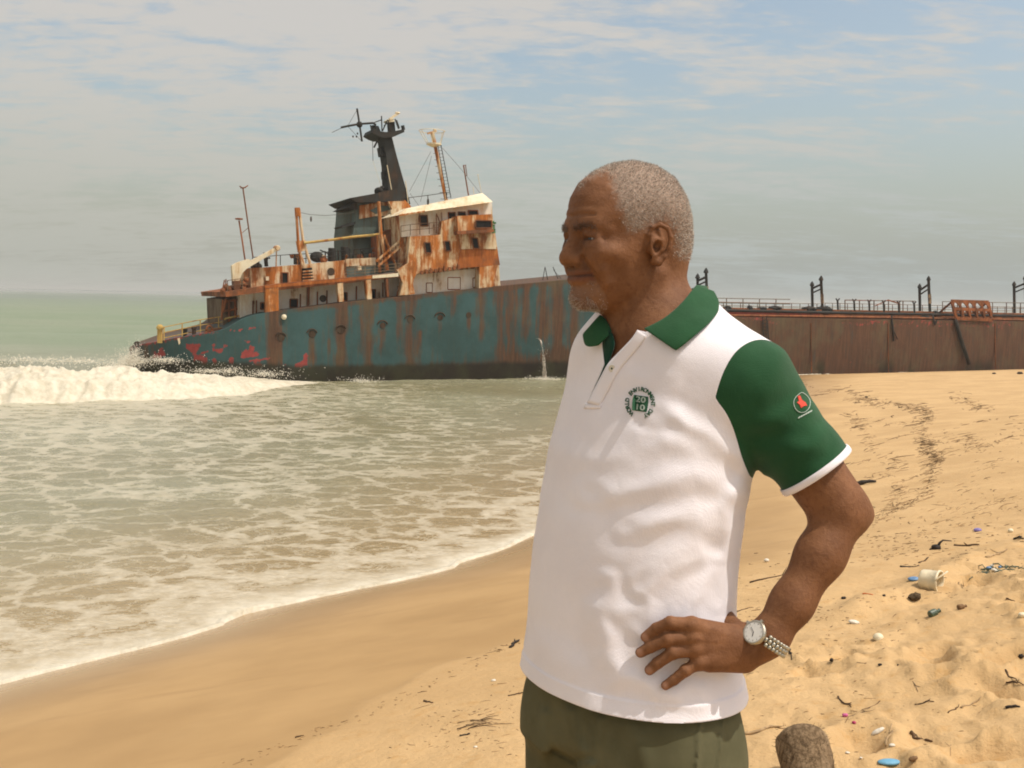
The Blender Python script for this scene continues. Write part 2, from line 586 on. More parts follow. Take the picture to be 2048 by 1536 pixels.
def sea_fields(x, y):
    d = smooth_d(x, y)
    off = -d
    amp = sstep(0.0, 8, off)
    # chop
    z = 0.045 * amp * fbm((x * 0.55 + 0.3 * y, y * 0.9), 4) + 0.02 * amp * fbm((x * 2.0, y * 3.2), 3)
    # bore
    c, s = along(x, y, CREST)
    cn = c + 0.35 * vnoise(x * 0.8, y * 0.3) + 0.15 * vnoise(x * 2.7, y * 1.0)
    hh = np.interp(s, np.arange(len(CRH)), CRH)
    prof = np.where(cn < 0, 0, np.where(cn < 0.9, sstep(0, 0.9, cn) * 0.75, 0.75 + 0.25 * sstep(0.9, 3.0, cn)))
    prof = prof * (1 - 0.72 * sstep(3.0, 9.0, cn))
    lump = 1 + 0.34 * fbm((x * 0.9, y * 0.6), 3) - 0.26 * np.abs(fbm((x * 1.7, y * 1.1), 3)) + 0.08 * fbm((x * 4.5, y * 3.5), 3)
    bore = hh * prof * lump
    z = z + bore
    foam = np.where((cn > -0.1) & (cn < 9.0) & (hh > 0.02), 1.0, 0) * (1 - 0.55 * sstep(4.0, 9.0, cn))
    z = z + foam * hh * (0.10 * fbm((x * 2.5, y * 2.5), 3) - 0.04 * np.abs(fbm((x * 6.5, y * 6.5), 3)))
    # swells farther out
    z = z + 0.55 * sstep(58, 80, y) * np.exp(-((y - 92 - 0.10 * x + 3 * vnoise(x * 0.05, y * 0.02)) / 5.5) ** 2) * (1 - sstep(-20, 20, x))
    z = z + 0.4 * sstep(90, 140, y) * np.sin((y + 0.15 * x) * 0.12 + 2 * vnoise(x * 0.02, y * 0.01)) * sstep(100, 160, y)
    # trailing lace in front of the bore, thick at the wash
    lead = np.exp(-np.clip(-cn, 0, 60) / 9.0) * (cn < 0) * sstep(0.0, 0.8, hh)
    wash = 1 - sstep(0.2, 3.2, off)
    side = 1 - sstep(-6.0, 8.0, x)
    lace = np.clip(0.36 + 0.30 * lead + 0.42 * wash + 0.12 * side - 0.16 * sstep(26, 42, y) * sstep(-12, -2, x), 0, 1)
    lace = lace * (1 - sstep(40, 50, y) * (cn > 3)) 
    return d, z, foam, lace

def make_sea():
    apex = 2.0
    yy = np.concatenate([np.geomspace(5 + apex, 75 + apex, 720) - apex, np.geomspace(76, 260, 60), np.geomspace(270, 14000, 40)])
    t = np.concatenate([np.linspace(-5, -0.58, 30)[:-1], np.linspace(-0.58, 0.36, 640), np.linspace(0.36, 5, 40)[1:]])
    T, Y = np.meshgrid(t, yy, indexing='xy')
    X = T * (Y + apex)
    n, m = X.shape
    X = X.ravel(); Y = Y.ravel()
    d, z, foam, lace = sea_fields(X, Y)
    wob = 0.36 * vnoise(X * .42, Y * .42) + 0.15 * vnoise(X * 1.1, Y * 1.1) + 0.06 * vnoise(X * 3.3, Y * 3.3)
    dd = bilin(_gq, _gx, _gy, X, Y)
    dd = np.where((X > -39) & (X < 79) & (Y < 109), dd, d)
    nr = (np.abs(dd) < 2.2) & (Y < 24)
    dd[nr] = shore_d(X[nr], Y[nr])
    dd = dd + wob * np.where(Y < 22, .45, 1.0)
    sb = sand_base(X, Y, d)
    # thin sheet running up the sand
    z = np.where(dd > -0.5, np.maximum(z * sstep(0.6, -0.5, d) , sb + 0.022 * (1 - sstep(-0.05, 0.02, dd)) ), z)
    z = np.where(dd > 0.0, sb - 0.03 - 0.2 * np.clip(dd, 0, 1), z)
    lip = np.exp(-((dd + 0.06) / 0.05) ** 2)
    z = z + 0.018 * lip
    i = np.arange(n * m).reshape(n, m)
    F = np.stack([i[:-1, :-1], i[:-1, 1:], i[1:, 1:], i[1:, :-1]], -1).reshape(-1, 4)
    keep = (dd[F] < 0.7).any(1)
    F = F[keep]
    ew = 0.18 + 0.35 * np.clip(.5 + vnoise(X * .7 + 4, Y * .7), 0, 1)
    edge = np.exp(-(np.clip(dd + 0.08, None, 0) / ew) ** 2) * (dd < 0.3)
    Mt, t = material('surf water')
    c = t.coord()
    fo = t.attr('foam'); la = t.attr('lace'); ed = t.attr('edge'); tu = t.attr('turbid')
    # lace: the cell borders of two warped patterns, drawn out along the shore
    mp = t.mapping(c, (0.95, 1.25, 1.0), (0, 0, R(-12)))
    warp = t.new('ShaderNodeVectorMath', operation='ADD')
    t.put(warp.inputs[0], mp)
    wn = t.new('ShaderNodeVectorMath', operation='SCALE'); t.put(wn.inputs[0], t.noise(mp, 1.3, 5, 0.62, 0.4, out='Color')); wn.inputs['Scale'].default_value = 1.5
    t.put(warp.inputs[1], wn.outputs[0])
    v1 = t.voronoi(warp.outputs[0], 0.85, 'DISTANCE_TO_EDGE')
    v2 = t.voronoi(warp.outputs[0], 2.1, 'DISTANCE_TO_EDGE')
    patch = t.noise(mp, 0.34, 4, 0.6)
    fine = t.noise(mp, 5.5, 5, 0.7)
    thr = t.math('ADD', t.math('MULTIPLY', la, 0.46), t.math('MULTIPLY_ADD', patch, 0.42, -0.30))
    l1 = t.math('SUBTRACT', thr, t.math('MULTIPLY_ADD', fine, 0.16, v1))
    l2 = t.math('SUBTRACT', t.math('MULTIPLY', thr, 0.42), t.math('MULTIPLY_ADD', fine, 0.10, v2))
    l1 = t.ramp(l1, -0.09, 0.10); l2 = t.ramp(l2, -0.06, 0.07)
    ln = t.math('MAXIMUM', l1, t.math('MULTIPLY', l2, 0.8))
    ln = t.math('MULTIPLY', ln, t.ramp(t.noise(mp, 8.0, 4, 0.75), 0.30, 0.62, 0.45, 1.0))
    ln = t.math('MULTIPLY', ln, t.ramp(la, 0.02, 0.2, 0, 0.70))
    white = t.math('MAXIMUM', t.math('MAXIMUM', fo, ed), ln, clamp=True)
    wn2 = t.noise(t.mapping(c, (0.05, 0.09, 1)), 1.0, 4, 0.6)
    near_c = t.mix(t.ramp(wn2, 0.35, 0.65), (0.205, 0.185, 0.10), (0.25, 0.24, 0.15))
    sandy = t.mix(tu, near_c, (0.29, 0.20, 0.088))
    far_c = t.mix(t.ramp(wn2, 0.4, 0.6), (0.175, 0.22, 0.135), (0.205, 0.235, 0.155))
    sep = t.new('ShaderNodeSeparateXYZ'); t.put(sep.inputs[0], c)
    wc = t.mix(t.ramp(sep.outputs[1], 45, 90), sandy, far_c)
    wc = t.mix(t.ramp(sep.outputs[1], 150, 700), wc, (0.15, 0.185, 0.135))
    fc = t.mix(t.ramp(t.noise(c, 3.0, 6, 0.75), 0.32, 0.62), (0.50, 0.44, 0.32), (0.66, 0.61, 0.49))
    col = t.mix(t.math('MULTIPLY', white, 0.88), wc, fc)
    rip = t.noise(t.mapping(c, (1.2, 2.6, 1), (0, 0, R(-8))), 2.2, 6, 0.62, 0.6)
    b1 = t.bump(rip, 0.55, 0.10)
    b2 = t.bump(t.noise(c, 14, 5, 0.7), t.math('MULTIPLY', white, 0.6), 0.04, b1)
    rough = t.math('ADD', t.math('MULTIPLY_ADD', white, 0.45, 0.18), t.ramp(sep.outputs[1], 30, 110, 0, 0.30))
    t.bsdf(col, rough, t.ramp(sep.outputs[1], 25, 110, 0.45, 0.16), 0, b2)
    turbid = np.clip(1 - sstep(0.5, 9, -d), 0, 1) * 0.8 + 0.45 * sstep(-3, 5, X) * sstep(28, 16, Y)
    o = mesh_obj('sea', np.stack([X, Y, z], 1), F, Mt, None, True, None,
                 {'foam': foam, 'lace': lace, 'edge': np.clip(edge, 0, 1), 'turbid': np.clip(turbid, 0, 1)})
    tag(o, kind='structure')
    return o
make_sand()
make_sea()

def make_haze():
    mb = MB(); mb.box((0, 6000, 6.0), (150000, 30000, 21.0))
    m, t = material('sea haze')
    t.n.remove(t.n['Principled BSDF'])
    v = t.new('ShaderNodeVolumePrincipled')
    v.inputs['Color'].default_value = (0.93, 0.93, 0.88, 1)
    v.inputs['Density'].default_value = 0.00055
    v.inputs['Anisotropy'].default_value = 0.2
    t.l.new(v.outputs[0], t.n['Material Output'].inputs['Volume'])
    tag(mb.build('haze', m, None, False, (0, 0, 0)), kind='stuff')
make_haze()
# ------------------------------------------------------------------ the wreck
SK, SA = 0.45, 54.2
SC = math.sqrt(1 + SK * SK)
SN = np.array([-SK, 1, 0]) / SC           # away from the beach, across the ship
SX = np.array([1, SK, 0]) / SC            # along the ship
def S(px, py, off=0.0):
    """photo position laid on the upright plane that stands off metres behind the ship's near side"""
    r = ray(px, py)
    t = (SA + off * SC + SK * EYE[0] - EYE[1]) / (r[1] - SK * r[0])
    return EYE + r * t

SHIP_O = S(640, 765, 4.0); SHIP_O[2] = 0
SHIP = thing('shipwreck', SHIP_O, 'rusting teal tanker wreck with white and orange superstructure, aground in the surf', 'ship')

def wall_mat(name, base, rust, amount, dark=(0.10, 0.055, 0.03), zst=0.16):
    m, t = material(name)
    c = t.coord()
    st = t.noise(t.mapping(c, (2.6, 0.5, zst * 2.6), (0, 0, 0)), 1.0, 7, 0.68)
    bl = t.noise(c, 0.9, 6, 0.65)
    fn = t.noise(t.mapping(c, (9, 1.5, 0.9)), 1.0, 5, 0.7)
    v = t.math('ADD', t.math('MULTIPLY', st, 0.55), t.math('ADD', t.math('MULTIPLY', bl, 0.35), t.math('MULTIPLY', fn, 0.22)))
    f = t.ramp(v, 0.66 - amount * 0.26, 0.76 - amount * 0.26)
    rc = t.mix(t.ramp(fn, 0.3, 0.7), rust, tuple(x * 0.55 for x in rust))
    rc = t.mix(t.ramp(bl, 0.5, 0.72, 0, 0.7), rc, dark)
    bc = t.mix(t.ramp(bl, 0.3, 0.7), base, tuple(x * 0.8 for x in base))
    stain = t.ramp(v, 0.56 - amount * 0.26, 0.70 - amount * 0.26, 0, 0.55)
    bc = t.mix(stain, bc, (base[0] * .78, base[1] * .55, base[2] * .32))
    b = t.bump(v, 0.5, 0.03)
    t.bsdf(t.mix(f, bc, rc), 0.8, 0.2, 0, b)
    return m
CREAM = (0.66, 0.58, 0.42); RUST = (0.40, 0.125, 0.028)
M_WALL = wall_mat('rusted white paint', CREAM, RUST, 0.55)
M_ORANGE = wall_mat('orange rust', CREAM, (0.48, 0.155, 0.028), 0.66)
M_RUSTY = wall_mat('brown rust', (0.30, 0.12, 0.05), (0.20, 0.075, 0.03), 0.6)
M_WHITE = wall_mat('streaked white paint', (0.70, 0.645, 0.55), (0.30, 0.11, 0.035), 0.16)
M_CREAM = wall_mat('cream paint', (0.72, 0.64, 0.46), RUST, 0.14)
M_GREY = wall_mat('grey green paint', (0.10, 0.13, 0.115), (0.15, 0.08, 0.04), 0.2)
M_SHADE = wall_mat('dim rusty plate', (0.19, 0.15, 0.10), (0.10, 0.06, 0.033), 0.5)  # rust tone darkened to paint in the shade at the stern overhang
M_DEEP = wall_mat('solid orange rust', (0.52, 0.26, 0.09), (0.40, 0.115, 0.022), 0.85)
M_DARK = wall_mat('sooty steel', (0.035, 0.036, 0.034), (0.06, 0.035, 0.022), 0.35)
M_ROPE = simple_mat('wire', (0.07, 0.055, 0.045), 0.8)
M_RAIL = wall_mat('rail steel', (0.20, 0.17, 0.12), (0.17, 0.075, 0.035), 0.5)
M_BLACK = simple_mat('dark opening', (0.012, 0.011, 0.010), 0.7, 0.1, 0, .2, 4)
M_YEL = wall_mat('yellow paint', (0.50, 0.36, 0.12), RUST, 0.3)

# ---- hull
def line(pts, xs):
    return np.interp(xs, [p[0] for p in pts], [p[1] for p in pts])
HTOP = [(262, 697), (285, 688), (300, 686), (350, 676), (400, 668), (440, 661), (456, 655), (470, 646), (485, 638), (505, 631), (530, 625), (700, 603), (830, 590), (1000, 572), (1125, 560), (1180, 555), (1320, 541)]
HTOP2 = [(1300, 632), (1460, 634), (2048, 643), (2420, 650)]
def off_near(px):
    s = np.clip((px - 262) / 300, 0, 1)
    return 4.2 * (1 - s) ** 2.4
PORTS = [(562, 675), (624, 668), (682, 660), (765, 651), (820, 640), (880, 635), (937, 630)]
def zz5(pts): return [(250 + x / 5.12, 560 + y / 5.12) for x, y in pts]
RED = [zz5(p) for p in ([(295, 800), (300, 720), (330, 770), (370, 690), (405, 740), (410, 780)],
    [(625, 655), (700, 660), (770, 655), (770, 690), (740, 720), (720, 760), (800, 770), (830, 800), (840, 860), (800, 870), (760, 820), (710, 815), (690, 870), (720, 770), (650, 720), (625, 690)],
    [(780, 740), (850, 730), (830, 745), (790, 760)], [(895, 650), (915, 650), (920, 705), (1000, 710), (985, 750), (900, 725)], [(890, 815), (930, 800), (935, 880), (905, 870)],
    [(1065, 780), (1085, 790), (1110, 830), (1100, 860), (1075, 845)], [(1195, 780), (1205, 735), (1260, 715), (1290, 660), (1320, 700), (1320, 740), (1370, 750), (1370, 785), (1300, 780), (1240, 795), (1205, 795)],
    [(1230, 615), (1280, 625), (1275, 638), (1230, 635)], [(1265, 830), (1370, 820), (1400, 800), (1480, 805), (1400, 830), (1330, 850)], [(1340, 855), (1400, 870), (1390, 890), (1345, 880)],
    [(1840, 770), (1850, 750), (1868, 780), (1865, 870), (1830, 890), (1790, 910), (1740, 890), (1745, 860), (1800, 850), (1830, 820)], [(1890, 885), (1905, 900), (1890, 915)],
    [(1010, 665), (1055, 660), (1050, 680), (1010, 682)], [(1610, 840), (1650, 850), (1640, 870), (1615, 860)])]
COLS = [(548, 16, 1.0, 610, 760), (562, 7, .8, 680, 740), (624, 9, .9, 672, 735), (660, 5, .6, 675, 715), (683, 13, 1.0, 598, 760), (737, 14, .95, 595, 760), (722, 5, .7, 630, 720), (765, 8, .8, 655, 720), (822, 13, .9, 590, 740), (800, 8, .6, 590, 690), (838, 9, .8, 660, 740),
        (880, 5, .6, 640, 680), (905, 9, .6, 590, 640), (937, 6, .9, 630, 665), (960, 10, .7, 580, 690), (1000, 12, .8, 572, 720), (1025, 14, .8, 568, 740), (1050, 8, .7, 565, 690), (1085, 10, .7, 562, 690), (1115, 13, .9, 560, 740), (1150, 10, .8, 557, 740)]

def make_hull():
    m, t = material('wrecked hull plating')
    c = t.coord()
    ru = t.attr('rust'); rd = t.attr('red'); dk = t.attr('weed'); bw = t.attr('brown')
    st = t.noise(t.mapping(c, (1.9, 0.0, 0.28)), 1.0, 7, 0.68)
    s2 = t.noise(t.mapping(c, (7.5, 0.0, 0.55)), 1.0, 6, 0.72)
    bl = t.noise(c, 0.55, 6, 0.65); fn = t.noise(c, 5.0, 6, 0.7)
    teal = t.mix(t.ramp(bl, 0.35, 0.65), (0.030, 0.066, 0.062), (0.042, 0.094, 0.094))
    teal = t.mix(t.ramp(s2, 0.5, 0.75, 0, 0.6), teal, (0.062, 0.072, 0.050))
    brown = t.mix(t.ramp(s2, 0.3, 0.7), (0.056, 0.029, 0.016), (0.118, 0.057, 0.029))
    brown = t.mix(t.ramp(bl, 0.45, 0.7, 0, 0.6), brown, (0.10, 0.085, 0.045))
    v = t.math('ADD', t.math('MULTIPLY', st, 0.40), t.math('ADD', t.math('MULTIPLY', s2, 0.46), t.math('MULTIPLY', bl, 0.20)))
    f = t.ramp(t.math('ADD', v, t.math('MULTIPLY_ADD', ru, 0.24, t.math('MULTIPLY', bw, 0.27))), 0.56, 0.76)
    col = t.mix(f, teal, brown)
    redf = t.ramp(t.math('ADD', rd, t.math('MULTIPLY_ADD', fn, 2.2, -1.15)), 0.40, 0.62)
    col = t.mix(redf, col, t.mix(t.ramp(fn, 0.3, 0.7), (0.22, 0.036, 0.033), (0.30, 0.058, 0.048)))
    spots = t.ramp(t.math('MULTIPLY_ADD', bw, 0.12, fn), 0.76, 0.82, 0, 0.75)
    col = t.mix(spots, col, (0.26, 0.055, 0.03))
    col = t.mix(t.ramp(t.math('MULTIPLY_ADD', st, 0.5, dk), 0.55, 1.0, 0, 0.95), col, t.mix(t.ramp(bl, 0.4, 0.6), (0.020, 0.015, 0.009), (0.032, 0.030, 0.013)))
    b = t.bump(fn, 0.35, 0.02)
    b = t.bump(t.noise(t.mapping(c, (0.6, 0.6, 0.5)), 1.0, 3), 0.5, 0.10, b)
    t.bsdf(col, 0.72, 0.25, 0, b)
    def side(name, top, x0, x1, step, mid):
        xs = np.arange(x0, x1 + step, step).astype(float)
        nv = 46
        V = []; at = {k: [] for k in ('rust', 'red', 'weed', 'brown')}
        PX = []; PY = []
        for x in xs:
            yt = line(top, x)
            o = 0.0 if mid else off_near(x)
            p = S(x, yt, o)
            zb = -2.2
            for j in range(nv):
                s = j / (nv - 1)
                z = p[2] * (1 - s) + zb * s
                q = p.copy(); q[2] = z
                q = q + SN * (0.9 * s ** 3 + (0.6 * (1 - min(1, (x - 262) / 240)) * s if not mid else 0))
                V.append(q)
        V = np.array(V)
        px, py, _ = pxs_(V)
        wl = 0.10 * (px - 600) / 500
        n1 = vnoise(px * .09, py * .02); n2 = vnoise(px * .03, py * .05)
        rust = np.zeros(len(V)); red = np.zeros(len(V)); brown = np.zeros(len(V))
        if not mid:
            for (cx, w, a, y0, y1) in COLS:
                wob = w * (1 + .35 * vnoise(px * 0 + cx, py * .05))
                rust = np.maximum(rust, a * np.exp(-(np.abs(px - cx + 2 * vnoise(py * .04, px * 0 + cx)) / wob) ** 2) * sstep(y0 - 4, y0 + 6, py) * sstep(y1 + 8, y1 - 20, py))
            for poly in RED:
                d = poly_sd(px, py, poly)
                red = np.maximum(red, sstep(5, -3, d))
            lo_line = np.interp(px, [260, 520, 600, 850, 1000, 1150, 1320], [768, 750, 740, 728, 712, 690, 655])
            brown = sstep(-14, 26, py - lo_line) * sstep(560, 720, px) * .9
            brown = np.maximum(brown, .22 * sstep(980, 1100, px)); brown = np.maximum(brown, .5 * sstep(380, 262, px))
            brown = np.maximum(brown, .75 * sstep(12, 2, py - line(top, px)) * sstep(520, 620, px))
            red = np.maximum(red, .8 * np.exp(-((py - line([(455, 662), (500, 657), (540, 652)], px)) / 1.8) ** 2) * sstep(450, 462, px) * sstep(540, 520, px))
            red = np.maximum(red, .55 * sstep(9, 2, py - line(top, px)) * sstep(455, 420, px))
            wy = np.interp(px, [260, 500, 600, 800, 1150, 1320], [735, 742, 748, 745, 738, 730])
            weed = sstep(-36, 2, py - wy)
        else:
            brown = np.full(len(V), .95)
            red = .42 * (vnoise(px * .02 + 3, py * .06) > .25) * sstep(25, 8, py - line(top, px))
            weed = .35 * sstep(700, 738, py) + .25 * (vnoise(px * .05, py * 0) > .4)
        step_ = nv
        n = len(xs)
        F = [(i * nv + j, (i + 1) * nv + j, (i + 1) * nv + j + 1, i * nv + j + 1) for i in range(n - 1) for j in range(nv - 1)]
        F = [f[::-1] for f in F]
        nV = len(V)
        # far side and deck close the hull
        far = V.reshape(n, nv, 3).copy()
        for i in range(n):
            wdt = 9.5 if mid else max(0.6, 9.5 - 2 * off_near(xs[i]))
            far[i] += SN * wdt
        far = far[:, [0, nv - 1]].reshape(-1, 3)
        V = np.vstack([V, far])
        for i in range(n - 1):
            a, b_ = i * nv, (i + 1) * nv
            fa, fb = nV + 2 * i, nV + 2 * (i + 1)
            F += [(a, b_, fb, fa)[::-1] if False else (a, fa, fb, b_)[::-1], (fa, fa + 1, fb + 1, fb)]
        F += [tuple([j for j in range(nv)] + [nV + 1, nV]), tuple([(n - 1) * nv + j for j in range(nv)][::-1] + [nV + 2 * (n - 1), nV + 2 * (n - 1) + 1])]
        pad = lambda a, v=0: np.concatenate([a, np.full(len(far), v)])
        o = mesh_obj(name, V, F, m, SHIP, False, None, {'rust': pad(rust), 'red': pad(red), 'weed': pad(weed), 'brown': pad(brown, 1)})
        return o
    side('hull', HTOP, 262, 1312, 3.0, False)
    side('midship_hull', HTOP2, 1300, 2420, 6.0, True)
def pxs_(p):
    q = p - EYE
    d = q @ FWD
    return 1024 + FPX * (q @ RIGHT) / d, 768 - FPX * (q @ UP) / d, d
make_hull()

def slab(mb, poly, off, depth):
    return mb.prism([S(x, y, off) for x, y in poly], SN * depth)
def part(name, mat, shapes, parent=None, smooth=False):
    """shapes: list of (polygon, offset, depth)"""
    mb = MB()
    for poly, off, dep in shapes:
        slab(mb, poly, off, dep)
    return mb.build(name, mat, parent or SHIP, smooth)
def bar(mb, a, b, off, w):
    return mb.beam(S(*a, off), S(*b, off), w)
def rod(mb, pts, off, r, n=6):
    return mb.tube([S(x, y, off) for x, y in pts], r, n)
def rails(name, pts, off, h_px, every, mat=None, levels=(1.0, .55), parent=None, r=.022):
    mb = MB()
    pts = np.array(pts, float)
    L = np.concatenate([[0], np.cumsum(np.hypot(*np.diff(pts, axis=0).T))])
    xs = np.interp(np.arange(0, L[-1] + .1, every), L, pts[:, 0]); ys = np.interp(np.arange(0, L[-1] + .1, every), L, pts[:, 1])
    for x, y in zip(xs, ys):
        mb.tube([S(x, y, off), S(x - .01, y - h_px, off)], r, 6)
    for l in levels:
        mb.tube([S(x, y - h_px * l + .35 * math.sin(x * .31), off) for x, y in pts], r * .85, 6)
    return mb.build(name, mat or M_RAIL, parent or SHIP)
def window(px0, py0, px1, py1, off, lean=0.0, mat=None):
    """dark opening in a raised frame"""
    q = [(px0, py0), (px1, py0), (px1 + lean, py1), (px0 + lean, py1)]
    mb = MB()
    P4 = [S(x, y, off) - SN * .03 for x, y in q]
    for i in range(4):
        a, b = P4[i], P4[(i + 1) % 4]
        mb.beam(a, b, .05 + .003 * i, .05 + .003 * i)
    f = mb.build('window', mat or M_RUSTY, SHIP)
    mb = MB(); mb.prism([S(x, y, off) - SN * .012 for x, y in q], SN * .05)
    mb.build('pane', M_BLACK, f)
    return f

# ---- poop: lower house in the shade of the deck above
part('deckhouse', M_WHITE, [([(480, 586), (826, 538), (826, 588), (700, 603), (480, 640)], 1.3, 6.0)])
part('stern_housing', M_SHADE, [([(444, 598), (482, 592), (480, 645), (446, 650)], 2.2, 5.5)])
part('upper_deck', M_RUSTY, [([(450, 584), (560, 567), (690, 556), (800, 545), (826, 541), (826, 551), (690, 567), (560, 580), (452, 594)], 0.1, 8.6)])
def pillar(poly, mat=M_ORANGE, off=0.06, dep=.35): part('pillar', mat, [(poly, off, dep)])
pillar([(531, 578), (557, 574), (558, 621), (531, 625)])
pillar([(675, 567), (686, 565), (688, 603), (678, 604)])
pillar([(731, 560), (742, 559), (744, 598), (734, 599)])
pillar([(772, 556), (777, 555), (778, 594), (774, 594)], M_RUSTY)
pillar([(615, 573), (620, 572), (619, 611), (614, 612)], M_RUSTY, 1.2, .1)
for x in (505, 512, 600, 634, 653, 712, 765):
    y = line([(480, 604), (826, 555)], x)
    pillar([(x, y + 1), (x + 2.4, y + 1), (x + 2.2, y + 30), (x - .4, y + 30)], M_RUSTY, 1.24, .05)
window(521, 605, 530, 619, 1.3); window(580, 598, 595, 615, 1.3); window(686, 585, 694, 601, 1.3); window(743, 579, 751, 597, 1.3); window(796, 572, 804, 589, 1.3)
M_DIM = wall_mat('dull brown steel', (0.070, 0.052, 0.034), (0.05, 0.03, 0.018), 0.5)
def porthole(px, py, r, off, name='porthole', rim=None):
    rim = rim or M_DIM
    c = S(px, py, off)
    mb = MB(); mb.lathe(c - SN * .05, SN, [(r * .78, 0), (r * 1.05, 0), (r * 1.12, .06), (r * .78, .06)], 16)
    f = mb.build(name, rim, SHIP, False)
    mb = MB(); mb.lathe(c - SN * .012, SN, [(0, 0), (r * .80, 0), (r * .80, .03), (0, .03)], 14)
    mb.build('pane', M_BLACK, f)
porthole(646, 597, .16, 1.3)
for i, (x, y) in enumerate(PORTS):
    porthole(x, y, .17 if i < 3 else .14, off_near(x) + .04)
    if i < 6:
        # drip moulding above the port
        mb = MB()
        mb.tube([S(x + 10 * math.cos(a), y - 9 * math.sin(a) - 1, off_near(x) - .02) for a in np.linspace(0.15, math.pi - .15, 9)], .035, 6)
        mb.build('port_moulding', M_DIM, SHIP)
# small round lamp on the plating
mb = MB(); mb.blob(S(568, 634, off_near(568) - .05), (.26, .2, .26), None, 8, .05)
mb.build('deck_lamp', M_CREAM, SHIP, True)

# ---- upper house
part('upper_house', M_ORANGE, [([(500, 536), (525, 535), (625, 527), (700, 519), (751, 516), (751, 550), (690, 557), (560, 569), (500, 577)], 1.4, 5.5)])
part('house_wall', M_GREY, [([(692, 532), (812, 519), (815, 545), (694, 556)], 1.36, .04)])  # dark of the open-deck recess, put in as a thin grey sheet
part('house_wall', M_WALL, [([(692, 518), (752, 515), (752, 530), (692, 533)], 1.32, .06)])
part('house_wall', M_WALL, [([(500, 536), (526, 535), (528, 574), (502, 577)], 1.34, .06)])
window(563, 545, 576, 568, 1.4); porthole(662, 543, .17, 1.38)
part('stair_well', M_BLACK, [([(604, 537), (624, 535), (627, 563), (604, 566)], 1.36, .04)])
mb = MB()
for k in range(4):
    bar(mb, (605, 543 + 6 * k), (628, 541 + 6 * k), 1.1, .07)
mb.build('stair', M_ORANGE, SHIP)
part('hatch_patch', M_CREAM, [([(657, 551), (669, 550), (668, 563), (659, 564)], 1.36, .03)])
part('life_ring_box', M_CREAM, [([(716, 533), (723, 532), (723, 541), (717, 542)], .6, .3)])
part('hose_box', M_CREAM, [([(532, 553), (538, 553), (538, 561), (532, 561)], 1.2, .2)])
rails('railing', [(690, 553), (800, 543)], .3, 16, 20, M_RAIL, (1.0, .6, .25))
rails('railing', [(590, 528), (700, 519), (750, 515)], 1.6, 19, 22, M_DARK, (1.0, .5))
rails('railing', [(505, 535), (590, 528)], 1.6, 20, 28, M_DARK, (1.0,))
rails('railing', [(455, 583), (500, 577)], .4, 22, 15, M_RAIL, (1.0, .5))
# cream bulwark lip
part('deck_lip', M_CREAM, [([(745, 551), (797, 546), (797, 553), (745, 557)], .02, .06)])
part('rust_band', M_DEEP, [([(530, 571), (690, 557), (745, 552), (745, 557), (690, 563), (530, 577)], .04, .06)])
part('deck_lip', M_ORANGE, [([(795, 541), (826, 520), (834, 547), (810, 590), (800, 590), (806, 566)], .02, .3)])

# ---- deck clutter
def drum(px, py, w, h, mat=M_DARK, lean=0):
    c = S(px, py, 2.4)
    sc = 54 / 2048
    mb = MB(); ax = nrm_(Z_ + SX * lean)
    r = w * sc / 2; H = h * sc
    mb.lathe(c, ax, [(r * .92, 0), (r, .04), (r, H * .33), (r * 1.05, H * .36), (r, H * .39), (r, H * .64), (r * 1.05, H * .67), (r, H * .7), (r, H - .04), (r * .9, H)], 14)
    mb.build('deck_drum', mat, SHIP, False)
def nrm_(v): v = np.asarray(v, float); return v / np.linalg.norm(v)
Z_ = np.array([0, 0, 1.0])
drum(664, 523, 15, 26); drum(691, 520, 16, 26, M_DARK, -.08); drum(595, 529, 15, 15)
mb = MB(); mb.blob(S(634, 514, 2.4), (.75, .6, .55), (SX, SN, Z_), 10, .06); mb.build('rope_reel', M_DARK, SHIP, True)
mb = MB(); mb.blob(S(512, 532, 2.2), (.60, .5, .38), (SX, SN, Z_), 8, .1); mb.build('rope_coil', M_DARK, SHIP, True)
part('deck_locker', M_RUSTY, [([(585, 508), (604, 507), (604, 515), (588, 516)], 2.6, .8)])
mb = MB(); rod(mb, [(530, 505), (533, 533)], 2.2, .10); mb.build('bollard', M_DARK, SHIP)
for (a, b) in (((676, 500), (677, 522)), ((699, 497), (700, 518)), ((708, 500), (706, 518)), ((650, 502), (652, 524)), ((640, 500), (658, 508))):
    mb = MB(); rod(mb, [a, b], 2.8, .035); mb.build('vent_pipe', M_DARK, SHIP)

rc = np.random.default_rng(12)
for k in range(16):
    x = float(rc.choice([rc.uniform(450, 500), rc.uniform(505, 600), rc.uniform(640, 750)]))
    y = line([(448, 584), (500, 577), (505, 535), (600, 528), (750, 515)], x)
    mb = MB(); h = rc.uniform(6, 17)
    if k % 3 == 0: mb.blob(S(x, y - 4, 1.8), (rc.uniform(.2, .5), .4, rc.uniform(.2, .4)), None, 6, .3, seed=x)
    else: mb.tube([S(x, y, 1.8), S(x + rc.normal(0, 2), y - h, 1.8), S(x + rc.normal(0, 5), y - h - 1, 1.8)], rc.uniform(.025, .07), 6)
    mb.build('deck_fitting', (M_RUSTY, M_DARK, M_ORANGE)[k % 3], SHIP)
mb = MB()
for pts in ([(447, 604), (482, 598)], [(447, 622), (481, 617)], [(458, 600), (459, 646)], [(470, 598), (471, 644)]): rod(mb, pts, 2.1, .06)
mb.build('housing_frame', M_RUSTY, SHIP)
